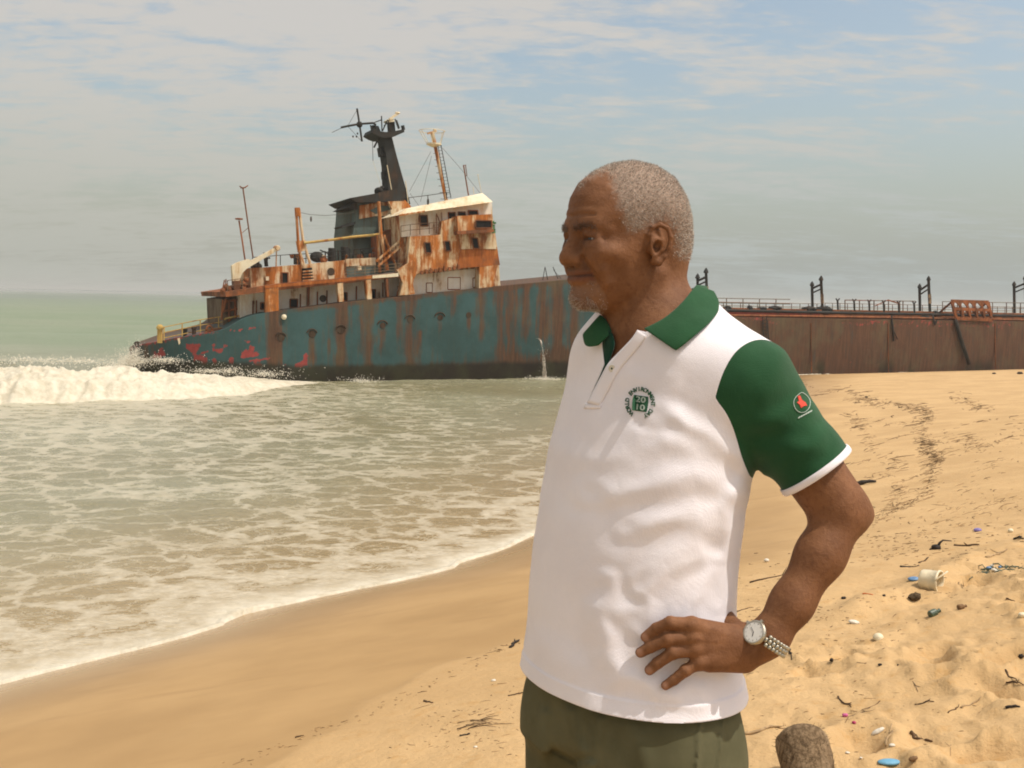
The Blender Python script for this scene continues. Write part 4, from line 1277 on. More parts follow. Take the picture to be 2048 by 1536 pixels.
def field_mesh(f, lo, hi, h, B=10, newton=2):
    """quads of the zero surface of f inside a box, evaluated only near the surface"""
    lo = np.asarray(lo, float); hi = np.asarray(hi, float)
    nb = np.ceil((hi - lo) / (h * B)).astype(int)
    n = nb * B + 1
    bi = np.stack(np.meshgrid(*[np.arange(k) for k in nb], indexing='ij'), -1).reshape(-1, 3)
    cen = lo + (bi + 0.5) * B * h
    dc = f(cen)
    act = np.abs(dc) < B * h * 0.87 * 1.5 + h
    sgn = np.where(dc < 0, -1.0, 1.0).astype(np.float32)
    G = np.empty(tuple(n), np.float32)
    full = sgn.reshape(tuple(nb))
    full = np.repeat(np.repeat(np.repeat(full, B, 0), B, 1), B, 2)
    full = np.pad(full, ((0, 1), (0, 1), (0, 1)), 'edge')
    G[:] = full
    A = np.zeros(tuple(n), bool)
    for b in bi[act]:
        i, j, k = b * B
        A[i:i + B + 1, j:j + B + 1, k:k + B + 1] = True
    idx = np.argwhere(A)
    vals = np.empty(len(idx), np.float32)
    for s in range(0, len(idx), 200000):
        vals[s:s + 200000] = f(lo + idx[s:s + 200000] * h)
    G[A] = vals
    S = G < 0
    C = [S[a:n[0] - 1 + a, b:n[1] - 1 + b, c:n[2] - 1 + c] for a in (0, 1) for b in (0, 1) for c in (0, 1)]
    cnt = sum(c.astype(np.int8) for c in C)
    cell = (cnt > 0) & (cnt < 8)
    ci = np.argwhere(cell)
    num = np.full(cell.shape, -1, np.int64)
    num[cell] = np.arange(len(ci))
    acc = np.zeros((len(ci), 3)); ct = np.zeros(len(ci))
    corners = [(a, b, c) for a in (0, 1) for b in (0, 1) for c in (0, 1)]
    for ax in range(3):
        for c0 in corners:
            if c0[ax]: continue
            c1 = list(c0); c1[ax] = 1
            g0 = G[ci[:, 0] + c0[0], ci[:, 1] + c0[1], ci[:, 2] + c0[2]]
            g1 = G[ci[:, 0] + c1[0], ci[:, 1] + c1[1], ci[:, 2] + c1[2]]
            m = (g0 < 0) != (g1 < 0)
            t = np.where(m, g0 / np.where(m, g0 - g1, 1), 0)
            p = np.array(c0, float)[None] + 0 * acc
            p[:, ax] += t
            acc += p * m[:, None]; ct += m
    V = lo + (ci + acc / ct[:, None]) * h
    F = []
    for ax in range(3):
        u, v = (ax + 1) % 3, (ax + 2) % 3
        sl0 = [slice(1, -1)] * 3; sl1 = [slice(1, -1)] * 3
        sl0[ax] = slice(0, -1); sl1[ax] = slice(1, None)
        e = S[tuple(sl0)] != S[tuple(sl1)]
        ei = np.argwhere(e)
        if not len(ei): continue
        inside0 = S[tuple(sl0)][e]
        base = ei.copy()
        base[:, u] += 1; base[:, v] += 1
        q = []
        for (du, dv) in ((-1, -1), (0, -1), (0, 0), (-1, 0)):
            k = base.copy(); k[:, u] += du; k[:, v] += dv
            q.append(num[k[:, 0], k[:, 1], k[:, 2]])
        q = np.stack(q, 1)
        q[~inside0] = q[~inside0][:, ::-1]
        F.append(q[(q >= 0).all(1)])
    F = np.vstack(F)
    for _ in range(newton):
        V = newton_step(f, V, h)
    return V, F

def grad(f, V, e=3e-4):
    g = np.empty_like(V)
    for a in range(3):
        d = np.zeros(3); d[a] = e
        g[:, a] = (f(V + d) - f(V - d)) / (2 * e)
    return g
def newton_step(f, V, h, lim=0.7):
    out = V.copy()
    for s in range(0, len(V), 200000):
        v = V[s:s + 200000]
        g = grad(f, v)
        st = f(v)[:, None] * g / np.maximum((g * g).sum(1, keepdims=True), 0.05)
        L = np.linalg.norm(st, axis=1, keepdims=True)
        out[s:s + 200000] = v - st * np.minimum(1, lim * h / (L + 1e-12))
    return out

def tri_clip(V, F, g):
    """cut a mesh where g (per vertex) changes sign -> (V, F of g<0, F of g>=0); quads and tris welcome"""
    T = []
    F = np.asarray(F)
    if F.shape[1] == 4:
        s = (g[F] < 0)
        pure = s.all(1) | (~s).all(1)
        neg = F[s.all(1)]; pos = F[(~s).all(1)]
        mix = F[~pure]
        T = np.vstack([mix[:, [0, 1, 2]], mix[:, [0, 2, 3]]])
    else:
        s = (g[F] < 0)
        neg = F[s.all(1)]; pos = F[(~s).all(1)]
        T = F[~(s.all(1) | (~s).all(1))]
    V = list(V); g = np.asarray(g)
    neg = [tuple(x) for x in neg]; pos = [tuple(x) for x in pos]
    cache = {}
    def cut(a, b):
        k = (a, b) if a < b else (b, a)
        if k not in cache:
            t = g[k[0]] / (g[k[0]] - g[k[1]])
            V.append(V[k[0]] * (1 - t) + V[k[1]] * t)
            cache[k] = len(V) - 1
        return cache[k]
    for t in T:
        pn = []; pp = []
        for i in range(3):
            a, b = int(t[i]), int(t[(i + 1) % 3])
            (pn if g[a] < 0 else pp).append(a)
            if (g[a] < 0) != (g[b] < 0):
                c = cut(a, b)
                pn.append(c); pp.append(c)
        if len(pn) >= 3: neg.append(tuple(pn))
        if len(pp) >= 3: pos.append(tuple(pp))
    return np.array(V), neg, pos

def compact(V, F):
    used = sorted({i for f in F for i in f})
    mp = np.full(len(V), -1); mp[used] = np.arange(len(used))
    return V[used], [tuple(int(mp[i]) for i in f) for f in F]
# ------------------------------------------------------------------ the man
PSI = R(52)
TF = np.array([-math.sin(PSI), -math.cos(PSI), 0])      # where the chest faces
TL = np.array([math.cos(PSI), -math.sin(PSI), 0])       # towards his left, the near side
Z = np.array([0, 0, 1.0])
D0 = 1.62
def nrm(v):
    v = np.asarray(v, float)
    return v / np.linalg.norm(v)

_rows = [(560, 1262, 1372, .95), (600, 1240, 1390, .90), (628, 1205, 1425, .78), (660, 1168, 1478, .66), (700, 1150, 1506, .62), (760, 1143, 1504, .64), (840, 1120, 1500, .68),
         (900, 1102, 1490, .70), (960, 1091, 1484, .72), (1040, 1077, 1468, .74), (1100, 1067, 1460, .75), (1180, 1060, 1455, .76),
         (1250, 1056, 1458, .76), (1310, 1048, 1466, .76), (1360, 1040, 1478, .76), (1420, 1036, 1484, .76), (1480, 1040, 1490, .76)]
_tz = []; _tc = []; _ta = []; _tb = []
for (py, l, r, q) in _rows:
    c = P((l + r) / 2, py, D0)
    w = (r - l) / 2 * D0 / FPX
    a = w / math.sqrt(TL[0] ** 2 + (q * TF[0]) ** 2)
    _tz.append(c[2]); _tc.append(c[:2]); _ta.append(a); _tb.append(a * q)
_tz = np.array(_tz)[::-1]; _tc = np.array(_tc)[::-1]; _ta = np.array(_ta)[::-1]; _tb = np.array(_tb)[::-1]
_zz = np.linspace(_tz[0], _tz[-1], 240)
def _sm(v):
    v = np.interp(_zz, _tz, v)
    for _ in range(60):
        v = np.concatenate([v[:1], (v[:-2] + 2 * v[1:-1] + v[2:]) / 4, v[-1:]])
    return v
_cx, _cy, _a, _b = _sm(_tc[:, 0]), _sm(_tc[:, 1]), _sm(_ta), _sm(_tb)

def ring_field(p, n=2.03, grow=0.0):
    z = p[:, 2]
    u0 = p[:, 0] - np.interp(z, _zz, _cx); v0 = p[:, 1] - np.interp(z, _zz, _cy)
    u = u0 * TL[0] + v0 * TL[1]; v = u0 * TF[0] + v0 * TF[1]
    a = np.interp(z, _zz, _a) + grow; b = np.interp(z, _zz, _b) + grow
    k = (np.abs(u / a) ** n + np.abs(v / b) ** n) ** (1 / n)
    r = np.hypot(u, v)
    return np.where(k > 1e-3, r * (1 - 1 / np.maximum(k, 1e-3)), -a) * 0.9

NECK = P(1318, 600, 1.615)
J = P(1500, 765, 1.505)                 # near shoulder
def mirror(p):
    c = NECK
    d = p - c
    return p - 2 * (d @ TL) * TL
JF = NECK + (mirror(J) - NECK) * np.array([.80, .80, 1.0]) - TF * .02
ELB = P(1682, 1022, 1.485)
CUFF = P(1633, 943, 1.49)
ARM = nrm(CUFF - J)
WR = P(1533, 1284, 1.455)

HEM_Z = EYE[2] - 0.588
FOLDS = [  # photo polyline, height, width in photo px
    ([(1478, 915), (1410, 868), (1355, 836), (1310, 826)], .0075, 13),
    ([(1488, 940), (1420, 915), (1350, 885), (1290, 880)], .004, 14),
    ([(1470, 985), (1390, 955), (1310, 970), (1240, 990), (1180, 985)], .006, 15),
    ([(1465, 1000), (1405, 1034), (1330, 1048), (1250, 1050)], .006, 13),
    ([(1450, 1035), (1390, 1080), (1320, 1120), (1280, 1170)], .006, 13),
    ([(1400, 1110), (1335, 1145), (1298, 1190), (1290, 1262)], .006, 12),
    ([(1215, 1160), (1235, 1220), (1272, 1250)], .004, 12),
    ([(1205, 1225), (1212, 1300), (1240, 1345), (1310, 1378), (1390, 1392)], .0085, 17),
    ([(1270, 1205), (1250, 1240), (1278, 1300)], .003, 12),
    ([(1430, 1120), (1405, 1180), (1390, 1235)], .004, 11),
    ([(1455, 1060), (1445, 1130), (1440, 1200)], .003, 10),
    ([(1485, 950), (1455, 1030), (1440, 1100)], .004, 10),
    ([(1225, 760), (1260, 745), (1330, 770)], .003, 16),
    ([(1350, 715), (1330, 790), (1345, 860)], .003, 18),
    ([(1120, 900), (1180, 930), (1240, 930)], .0025, 18),
    ([(1085, 1290), (1150, 1330), (1220, 1350)], .003, 18),
]
SLEEVE_FOLDS = [([(1450, 840), (1520, 850), (1600, 830)], .004, 15), ([(1470, 905), (1540, 905), (1620, 880)], .004, 14),
                ([(1560, 700), (1540, 760), (1500, 820)], .003, 16), ([(1520, 955), (1580, 925), (1660, 880)], .0025, 12)]
def pxs(p):
    q = p - EYE
    d = q @ FWD
    return 1024 + FPX * (q @ RIGHT) / d, 768 - FPX * (q @ UP) / d, d
def folds(p, lst):
    x, y, d = pxs(p)
    out = np.zeros(len(p))
    for pts, h, w in lst:
        xs = [a for a, b in pts]; ys = [b for a, b in pts]
        m = (x > min(xs) - 7 * w) & (x < max(xs) + 7 * w) & (y > min(ys) - 7 * w) & (y < max(ys) + 7 * w)
        if not m.any(): continue
        dd = poly_sd(x[m] + 7 * vnoise(x[m] * .018, y[m] * .018), y[m] + 7 * vnoise(x[m] * .018 + 9, y[m] * .018), pts, closed=False)
        w = w * 1.4
        e = np.hypot(x[m] - xs[-1], y[m] - ys[-1])
        out[m] += h * (np.exp(-(dd / w) ** 2) - 0.45 * np.exp(-((dd - 1.9 * w) / w) ** 2)) * sstep(0, 45, e)
    return out

def local(f, p, c, r):
    """evaluate f only near the ball it lives in"""
    far = np.linalg.norm(p - c, axis=1) - r
    out = np.maximum(far, .03)
    m = far < .03
    if m.any(): out[m] = f(p[m])
    return out

def torso_field(p):
    d = smax(ring_field(p), p[:, 2] - (NECK[2] - .015), .03)
    d = smin(d, cone(p, NECK + np.array([0, 0, -0.03]), J + np.array([0, 0, -.012]), .064, .056), .06)
    d = smin(d, cone(p, NECK + np.array([0, 0, -0.03]), JF + np.array([0, 0, -.012]), .064, .056), .06)
    return d
def shirt_field(p):
    d = torso_field(p)
    s1 = cone(p, J, CUFF + ARM * .03, .0590, .0560)
    d = smin(d, s1, .035)
    s2 = cone(p, JF, JF + nrm([0.0, 0.0, -1.0] + TF * .06 - TL * .10) * .25, .064, .058)
    d = smin(d, s2, .03)
    vis = (p - NECK) @ TF * 0.8 + (p - NECK) @ TL * 0.6 > -0.02
    dom = torso_field(p) - s1 + .004
    f1 = np.where(vis, folds(p, FOLDS), 0) * .46 * sstep(.016, -.012, dom)
    f2 = np.where(dom > -.03, folds(p, SLEEVE_FOLDS), 0) * sstep(-.012, .016, dom)
    d = d - f1 - f2 - 0.0016 * fbm((p[:, 0] * 14, p[:, 1] * 14, p[:, 2] * 9), 3)
    # hem: a thin doubled band
    d = d - 0.0016 * sstep(HEM_Z + .0245, HEM_Z + .0225, p[:, 2])
    # body of the shirt hangs a little clear of the trousers
    return d
_top = P(1544, 688, 1.50); _pit = P(1446, 925, 1.50)
SEAM_P = (_top + _pit) / 2
SEAM_N = nrm(np.cross(TF, _top - _pit))
if SEAM_N @ TL < 0: SEAM_N = -SEAM_N

def trace(f, px, py, t0=1.0, t1=2.2):
    r = ray(px, py)
    t = t0
    for _ in range(200):
        v = float(f((EYE + r * t)[None])[0])
        if abs(v) < 2e-4 or t > t1: break
        t += v * 0.8
    return t

# ---- head, in its own axes: x forward, y to his left, z up, origin between the ears
HD = R(27)
HF = np.array([-math.cos(HD), -math.sin(HD), 0]); HL = np.array([math.sin(HD), -math.cos(HD), 0])
_tilt = R(2.0)
HFt = HF * math.cos(_tilt) - Z * math.sin(_tilt); HZ = Z * math.cos(_tilt) + HF * math.sin(_tilt)
HAX = np.stack([HFt, HL, HZ])
HO = P(1307, 489, 1.525) - HL * 0.078
HSC = 0.975
def to_head(p): return (p - HO) @ HAX.T / HSC
def from_head(q): return HO + (np.asarray(q, float) * HSC) @ HAX

_outline = [(.0965, .028), (.0965, .050), (.0905, .078), (.076, .101), (.052, .118), (.022, .130), (-.012, .135), (-.048, .130), (-.080, .114), (-.103, .084),
            (-.115, .048), (-.118, .014), (-.114, -.014), (-.108, -.034), (-.104, -.052), (-.102, -.08), (-.100, -.12), (-.100, -.20),
            (.03, -.20), (.022, -.15), (.024, -.125), (.034, -.108), (.058, -.100), (.076, -.0985), (.0875, -.093), (.0940, -.081), (.0930, -.070), (.0895, -.061), (.0905, -.054), (.0875, -.047), (.0905, -.040), (.0895, -.028), (.088, -.010),
            (.0865, .000), (.0865, .012), (.092, .019)]
_hx = np.linspace(-.13, .13, 175); _hz = np.linspace(-.22, .16, 255)
_HX, _HZ = np.meshgrid(_hx, _hz, indexing='ij')
_S = -poly_sd(_HX, _HZ, _outline)
_S = _blur(_S, 6)
def rbf(pts, vals, X, Y):
    pts = np.array(pts, float); vals = np.array(vals, float)
    def k(r): return np.sqrt(r * r + 0.012 ** 2)
    A = k(np.hypot(pts[:, None, 0] - pts[None, :, 0], pts[:, None, 1] - pts[None, :, 1]))
    m0 = vals.mean()
    w = np.linalg.solve(A + 1e-6 * np.eye(len(pts)), vals - m0)
    out = np.zeros(X.shape)
    for (a, b), ww in zip(pts, w):
        out += ww * k(np.hypot(X - a, Y - b))
    return out + m0
_W = [(-.02, .05, .080), (-.06, .05, .079), (.02, .05, .077), (.055, .045, .070), (.075, .06, .064), (.085, .04, .062), (0, .10, .072), (-.05, .10, .070), (.05, .10, .066),
      (-.02, .01, .077), (.03, .012, .074), (.05, .0, .070), (.068, .014, .060), (.068, -.006, .061), (.08, -.01, .050), (.055, -.02, .067), (.03, -.03, .068), (0, -.03, .068), (0, -.06, .063), (.03, -.06, .060), (.055, -.05, .055),
      (.07, -.045, .047), (.075, -.065, .040), (.06, -.08, .042), (.08, -.09, .030), (.03, -.09, .048), (0, -.09, .054), (-.03, -.08, .060), (-.06, -.06, .058), (-.06, -.02, .066), (-.09, .03, .068),
      (-.03, -.13, .062), (-.07, -.13, .060), (0, -.13, .058), (-.03, -.2, .066), (-.03, .13, .06)]
_WG = rbf([(a, b) for a, b, c in _W], [c for a, b, c in _W], _HX, _HZ)
_Rr = [(-.02, .10, .088), (-.10, .05, .090), (.09, .06, .066), (.09, .03, .050), (.088, 0, .044), (.088, -.03, .040), (.09, -.06, .032), (.085, -.1, .030), (.05, -.108, .030), (.02, -.13, .042), (-.09, -.05, .055), (-.09, -.13, .055), (0, -.05, .055), (0, 0, .07), (.0, -.2, .05)]
_RG = np.clip(rbf([(a, b) for a, b, c in _Rr], [c for a, b, c in _Rr], _HX, _HZ), .02, .1)

def chain(q, pts, rad, k):
    d = None
    for i in range(len(pts) - 1):
        c = cone(q, pts[i], pts[i + 1], rad[i], rad[i + 1])
        d = c if d is None else smin(d, c, k)
    return d

EYE_C = np.array([.0745, .0325, .0105])
def head_field(p):
    q = to_head(p)
    x, y, z = q[:, 0], q[:, 1], q[:, 2]
    W = bilin(_WG, _hx, _hz, x, z); Rr = bilin(_RG, _hx, _hz, x, z); S = bilin(_S, _hx, _hz, x, z)
    e = np.minimum(S / Rr, 1)
    nn = 2.2
    k = ((np.abs(y) / W) ** nn + np.clip(1 - e, 0, 9) ** nn) ** (1 / nn)
    d = (k - 1) * np.minimum(W, Rr) * 0.9
    # beyond the sampled slab
    ex = np.maximum(np.maximum(np.abs(x) - .128, 0), np.maximum(z - .158, 0))
    d = np.maximum(d, d + ex)
    far = np.linalg.norm(q - np.array([0, 0, 0]), axis=1) > 0.24
    m = ~far
    if m.any():
        qq = q[m]; qs = qq.copy(); qs[:, 1] = np.abs(qs[:, 1])
        dd = d[m]
        # brow ridge, temple hollow
        dd = smin(dd, chain(qs, [(.086, 0, .0255), (.0835, .018, .0285), (.0735, .038, .0285), (.064, .050, .0225)], [.0100, .0095, .0085, .007], .01), .014)
        # eye socket and the closed lids over the ball
        dd = smax(dd, -ellip(qs, (.0955, .030, .0105), (.0165, .0165, .0105)), .012)
        dd = smin(dd, ellip(qs, EYE_C, (.0135, .0140, .0122)), .004)
        dd = smin(dd, chain(qs, [(.086, .018, .0155), (.0882, .031, .0185), (.078, .046, .0140)], [.0035, .0046, .0040], .004), .007)   # heavy upper lid fold
        dd = smin(dd, chain(qs, [(.086, .020, .0025), (.0862, .033, .0000), (.078, .046, .0040)], [.003, .0038, .0030], .004), .008)   # bag below
        dd = smax(dd, -chain(qs, [(.0880, .0225, .0088), (.0895, .0310, .0096), (.0855, .0415, .0090), (.0800, .0462, .0080)], [.0014, .0036, .0033, .0012], .002), .0012)
        dd = smax(dd, -chain(qs, [(.080, .052, .010), (.072, .060, .014)], [.0010, .0005], .002), .003)
        dd = smax(dd, -chain(qs, [(.080, .051, .006), (.070, .061, .002)], [.0009, .0005], .002), .003)
        # forehead lines
        for zf in (.046, .060, .073):
            dd = smax(dd, -chain(qs, [(.0975, 0, zf), (.0950, .020, zf + .002), (.0830, .043, zf)], [.0007, .0008, .0004], .002), .006)
        # nose
        dd = smin(dd, chain(qs, [(.0870, 0, .018), (.0945, 0, .004), (.1010, 0, -.010), (.1052, 0, -.0180)], [.0085, .0092, .0108, .0124], .008), .010)
        dd = smin(dd, chain(qs, [(.1035, .004, -.0195), (.0970, .0120, -.0210), (.090, .0160, -.0205)], [.0108, .0098, .0082], .006), .007)
        dd = smax(dd, -cone(qs, (.0985, .0085, -.0310), (.0975, .0080, -.0245), .0040, .0030), .003)
        dd = smax(dd, -chain(qs, [(.0930, .0232, -.014), (.0890, .0255, -.022), (.0862, .0240, -.0290)], [.0018, .0030, .0020], .004), .005)
        # cheek: filled under the eye, a soft smile fold, muzzle
        dd = smin(dd, ellip(qs, (.066, .046, -.012), (.019, .018, .013)), .020)
        dd = smin(dd, ellip(qs, (.0740, .028, -.014), (.0165, .018, .020)), .016)
        dd = smin(dd, ellip(qs, (.079, .0, -.043), (.016, .030, .022)), .014)
        dd = smax(dd, -chain(qs, [(.0920, .0250, -.0190), (.0890, .0335, -.0310), (.0810, .0400, -.0440), (.0735, .0415, -.0580)], [.0014, .0022, .0024, .0010], .004), .010)
        dd = smin(dd, chain(qs, [(.0790, .0420, -.0240), (.0720, .0470, -.0390), (.0640, .0470, -.0560)], [.005, .006, .004], .006), .016)
        # lips
        dd = smin(dd, chain(qs, [(.0965, 0, -.0405), (.0945, .011, -.0405), (.0840, .0270, -.0445)], [.0042, .0042, .0022], .004), .005)
        dd = smin(dd, chain(qs, [(.0945, 0, -.0530), (.0920, .012, -.0520), (.0835, .0255, -.0465)], [.0054, .0050, .0025], .004), .006)
        dd = smax(dd, -chain(qs, [(.1020, 0, -.0468), (.0995, .010, -.0466), (.0880, .0265, -.0440), (.0815, .0325, -.0430)], [.0010, .0010, .0013, .0014], .002), .0025)
        # chin
        dd = smin(dd, ellip(qs, (.081, .0, -.081), (.0140, .020, .0145)), .012)
        # jaw and neck muscle
        dd = smin(dd, chain(qs, [(-.020, .060, -.045), (-.004, .050, -.10), (.012, .022, -.165)], [.010, .011, .012], .01), .02)
        # ears
        qsave = qs
        qs = (qs - np.array([0, .078, -.002])) / .92 + np.array([.004, .078, .004])
        r = [(.0100, .0745, .008), (.0130, .0785, .022), (.0075, .0825, .0345), (-.0045, .0870, .0385), (-.0160, .0910, .0325), (-.0215, .0930, .0180), (-.0195, .0910, .0010), (-.0130, .0860, -.0140)]
        ear = ellip(qs, (-.0030, .0800, .006), (.0175, .0050, .0290), np.array([[.93, .30, 0], [-.30, .93, 0], [0, 0, 1]]))
        ear = smin(ear, cone(qs, (-.002, .070, .010), (-.003, .079, .006), .014, .013), .008)
        ear = smax(ear, -ellip(qs, (.0005, .0885, .0010), (.0095, .0095, .0115)), .003)
        ear = smax(ear, -chain(qs, [(.006, .0880, .024), (-.004, .0910, .030), (-.0145, .0940, .022), (-.0155, .0945, .008)], [.0025, .0028, .0028, .0022], .003), .003)
        ear = smin(ear, chain(qs, r, [.0030, .0032, .0034, .0036, .0036, .0036, .0034, .0036], .003), .003)
        ear = smin(ear, chain(qs, [(-.0130, .0860, -.0140), (-.0050, .0815, -.0230), (.0030, .0775, -.0210)], [.0045, .0062, .0052], .004), .005)
        ear = smin(ear, chain(qs, [(-.0030, .0860, .0270), (-.0095, .0880, .0130), (-.0080, .0860, -.0030), (.0010, .0815, -.0125)], [.0026, .0028, .0028, .0036], .003), .003)
        ear = smin(ear, cone(qs, (.0105, .0765, .0040), (.0085, .0785, -.0040), .0040, .0048), .004)
        ear = ear * .92; qs = qsave
        dd = smin(dd, ear, .004)
        d = d.copy(); d[m] = dd
    return d * HSC

# ---- near hand on the hip: photo position of every joint, laid on the shirt
FING = [  # knuckle, middle joint, end joint, tip, radii
    ([(1384, 1250), (1341, 1246), (1313, 1257), (1291, 1274)], [.0105, .0090, .0082, .0072]),
    ([(1386, 1274), (1336, 1278), (1303, 1293), (1281, 1305)], [.0108, .0092, .0084, .0074]),
    ([(1391, 1298), (1346, 1305), (1315, 1326), (1299, 1340)], [.0104, .0090, .0082, .0072]),
    ([(1400, 1324), (1371, 1341), (1348, 1360), (1331, 1371)], [.0094, .0080, .0073, .0064])]
_lift = [.0195, .0165, .0100, .0065]
def hand_joints():
    out = []
    for pts, rad in FING:
        q = []
        for (px, py), l in zip(pts, _lift):
            q.append(P(px, py, trace(torso_field, px, py) - l - .004))
        out.append((q, rad))
    return out
HJ = hand_joints()
WRIST = P(1512, 1288, min(1.462, trace(torso_field, 1440, 1288) - .012))
def hand_field(p):
    d = None
    n = nrm(EYE - HJ[1][0][0])
    for q, rad in HJ:
        c = fcone(p, WRIST, q[0], .0190, rad[0] * 1.10, n, .78)
        d = c if d is None else smin(d, c, .016)
    d = smin(d, cone(p, P(1488, 1318, WRIST[1] * 0 + np.dot(WRIST - EYE, FWD) + .004), P(1420, 1322, np.dot(HJ[3][0][0] - EYE, FWD) + .008), .0200, .0150), .012)
    for q, rad in HJ:
        f = chain(p, q, rad, .002)
        # knuckles
        f = smin(f, sphere(p, q[1], rad[1] * 1.03), .003)
        d = smin(d, f, .0045)
        d = smin(d, sphere(p, q[0] + n * .0030, .0085), .008)
    # tendons on the back of the hand
    for q, rad in HJ:
        d = smin(d, cone(p, q[0] + n * .0075, q[0] * .35 + WRIST * .65 + n * .0085, .0032, .0022), .009)
    # thumb, hooked behind the hip
    t0 = P(1478, 1268, np.dot(WRIST - EYE, FWD) + .012)
    t1 = P(1452, 1238, np.dot(WRIST - EYE, FWD) + .045); t2 = P(1447, 1222, np.dot(WRIST - EYE, FWD) + .085); t3 = P(1440, 1217, np.dot(WRIST - EYE, FWD) + .110)
    d = smin(d, chain(p, [t0, t1, t2, t3], [.0165, .0125, .0105, .0085], .006), .014)
    return d

EF = JF + np.array([0, 0, -.285]) - TF * .030 - TL * .025
WF = EF + np.array([0, 0, -.250]) + TF * .045 + TL * .005
def far_arm(p):
    d = cone(p, JF, EF, .052, .042)
    d = smin(d, chain(p, [EF, EF * .6 + WF * .4, WF], [.040, .038, .026], .02), .02)
    kn = WF + np.array([0, 0, -.085]) + TF * .012
    palm = None
    for i, (o, L) in enumerate(((.030, .072), (.010, .082), (-.010, .076), (-.029, .060))):
        k = kn + TF * o + np.array([0, 0, abs(i - 1.2) * .004])
        c = fcone(p, WF, k, .018, .0115, TL, .75)
        palm = c if palm is None else smin(palm, c, .014)
    for i, (o, L) in enumerate(((.030, .072), (.010, .082), (-.010, .076), (-.029, .060))):
        k = kn + TF * o + np.array([0, 0, abs(i - 1.2) * .004])
        a = k + np.array([0, 0, -.5 * L]) + TL * .006; b = a + np.array([0, 0, -.27 * L]) + TL * .010; c = b + np.array([0, 0, -.2 * L]) + TL * .012
        palm = smin(palm, chain(p, [k, a, b, c], [.0095, .0088, .008, .007], .002), .004)
    tb = WF + np.array([0, 0, -.02]) + TF * .018
    palm = smin(palm, chain(p, [tb, tb + TF * .028 + np.array([0, 0, -.035]), tb + TF * .034 + np.array([0, 0, -.065]), tb + TF * .032 + TL * .006 + np.array([0, 0, -.088])], [.015, .012, .010, .008], .005), .010)
    return smin(d, palm, .015)

FA1 = ELB * .62 + WR * .38
def body_field(p):
    d = torso_field(p) + .014
    d = np.maximum(d, (HEM_Z + .02) - p[:, 2])
    # neck rises out of the shoulders
    d = smin(d, cone(p, NECK + np.array([0, 0, -.10]) + TF * 0.01, HO + HL * 0 - HF * .032 + np.array([0, 0, -.055]), .070, .056), .03)
    d = smin(d, local(head_field, p, HO + np.array([0, 0, -.03]), .215), .012)
    # near arm
    arm = cone(p, J, ELB - ARM * .02, .0490, .0430)
    arm = smin(arm, sphere(p, P(1698, 1024, 1.495), .0330), .018)
    arm = smin(arm, sphere(p, P(1726, 1030, 1.50), .0130), .014)
    fore = chain(p, [P(1680, 1036, 1.482), P(1641, 1110, 1.470), P(1584, 1206, 1.460), P(1540, 1272, 1.455)], [.0350, .0325, .0278, .0260], .02)
    arm = smin(arm, fore, .017)
    wr = fcone(p, P(1540, 1272, 1.455), WRIST, .0275, .0235, nrm(EYE - WRIST), .85)
    arm = smin(arm, wr, .012)
    arm = smin(arm, local(hand_field, p, HJ[1][0][0], .16), .012)
    d = smin(d, arm, .012)
    d = smin(d, local(far_arm, p, (JF + WF) / 2, .42), .012)
    return d

def skin_material():
    m, t = material('brown skin')
    c = t.coord()
    n1 = t.noise(c, 26, 5, 0.6); n2 = t.noise(c, 150, 4, 0.65); n3 = t.noise(c, 620, 3, 0.6)
    col = t.mix(t.ramp(n1, 0.3, 0.7), (0.150, 0.063, 0.026), (0.215, 0.096, 0.042))
    col = t.mix(t.ramp(n2, 0.50, 0.72, 0, 0.55), col, (0.115, 0.046, 0.020))
    col = t.mix(t.math('MULTIPLY', t.attr('pale'), 0.75), col, (0.38, 0.20, 0.125))
    col = t.mix(t.math('MULTIPLY', t.attr('lip'), 0.75), col, (0.135, 0.052, 0.035))
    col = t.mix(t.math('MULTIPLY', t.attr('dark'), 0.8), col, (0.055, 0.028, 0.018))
    col = t.mix(t.math('MULTIPLY', t.attr('scalp'), 0.7), col, (0.30, 0.235, 0.185))
    b = t.bump(n3, 0.4, 0.0012)
    b = t.bump(n2, 0.35, 0.004, b)
    t.bsdf(col, t.math('MULTIPLY_ADD', n2, 0.25, 0.52), 0.24, 0, b)
    return m
SKIN = skin_material()

def head_px(q):
    """photo position of head-local points, mirrored to the near side"""
    q = q.copy(); q[:, 1] = np.abs(q[:, 1])
    return pxs(from_head(q))
def zp(pts, ox=1080, oy=300, s=4.5175):
    return [(ox + x / s, oy + y / s) for x, y in pts]
HAIR_POLY = zp([(300, 345), (345, 372), (420, 285), (500, 230), (590, 225), (625, 270), (650, 330), (655, 400), (690, 450), (695, 520), (740, 570), (735, 640), (760, 700), (800, 745), (870, 740), (930, 735),
                (990, 690), (1060, 655), (1130, 640), (1200, 720), (1215, 800), (1215, 900), (1230, 960), (1270, 1000), (1310, 990), (1420, 960), (1500, 500), (1300, 60), (900, -60), (500, 40), (240, 240)])
EAR_POLY = zp([(960, 860), (990, 740), (1030, 670), (1090, 640), (1160, 670), (1205, 770), (1195, 890), (1140, 980), (1060, 1050), (980, 1060), (960, 980)])
BEARD_POLY = zp([(225, 1235), (260, 1255), (330, 1320), (400, 1335), (450, 1300), (470, 1330), (520, 1400), (560, 1450), (500, 1520), (300, 1470), (200, 1350)])
STUBBLE_POLY = zp([(225, 1225), (300, 1230), (420, 1210), (470, 1130), (520, 1200), (600, 1320), (620, 1430), (540, 1500), (300, 1500), (200, 1350)])

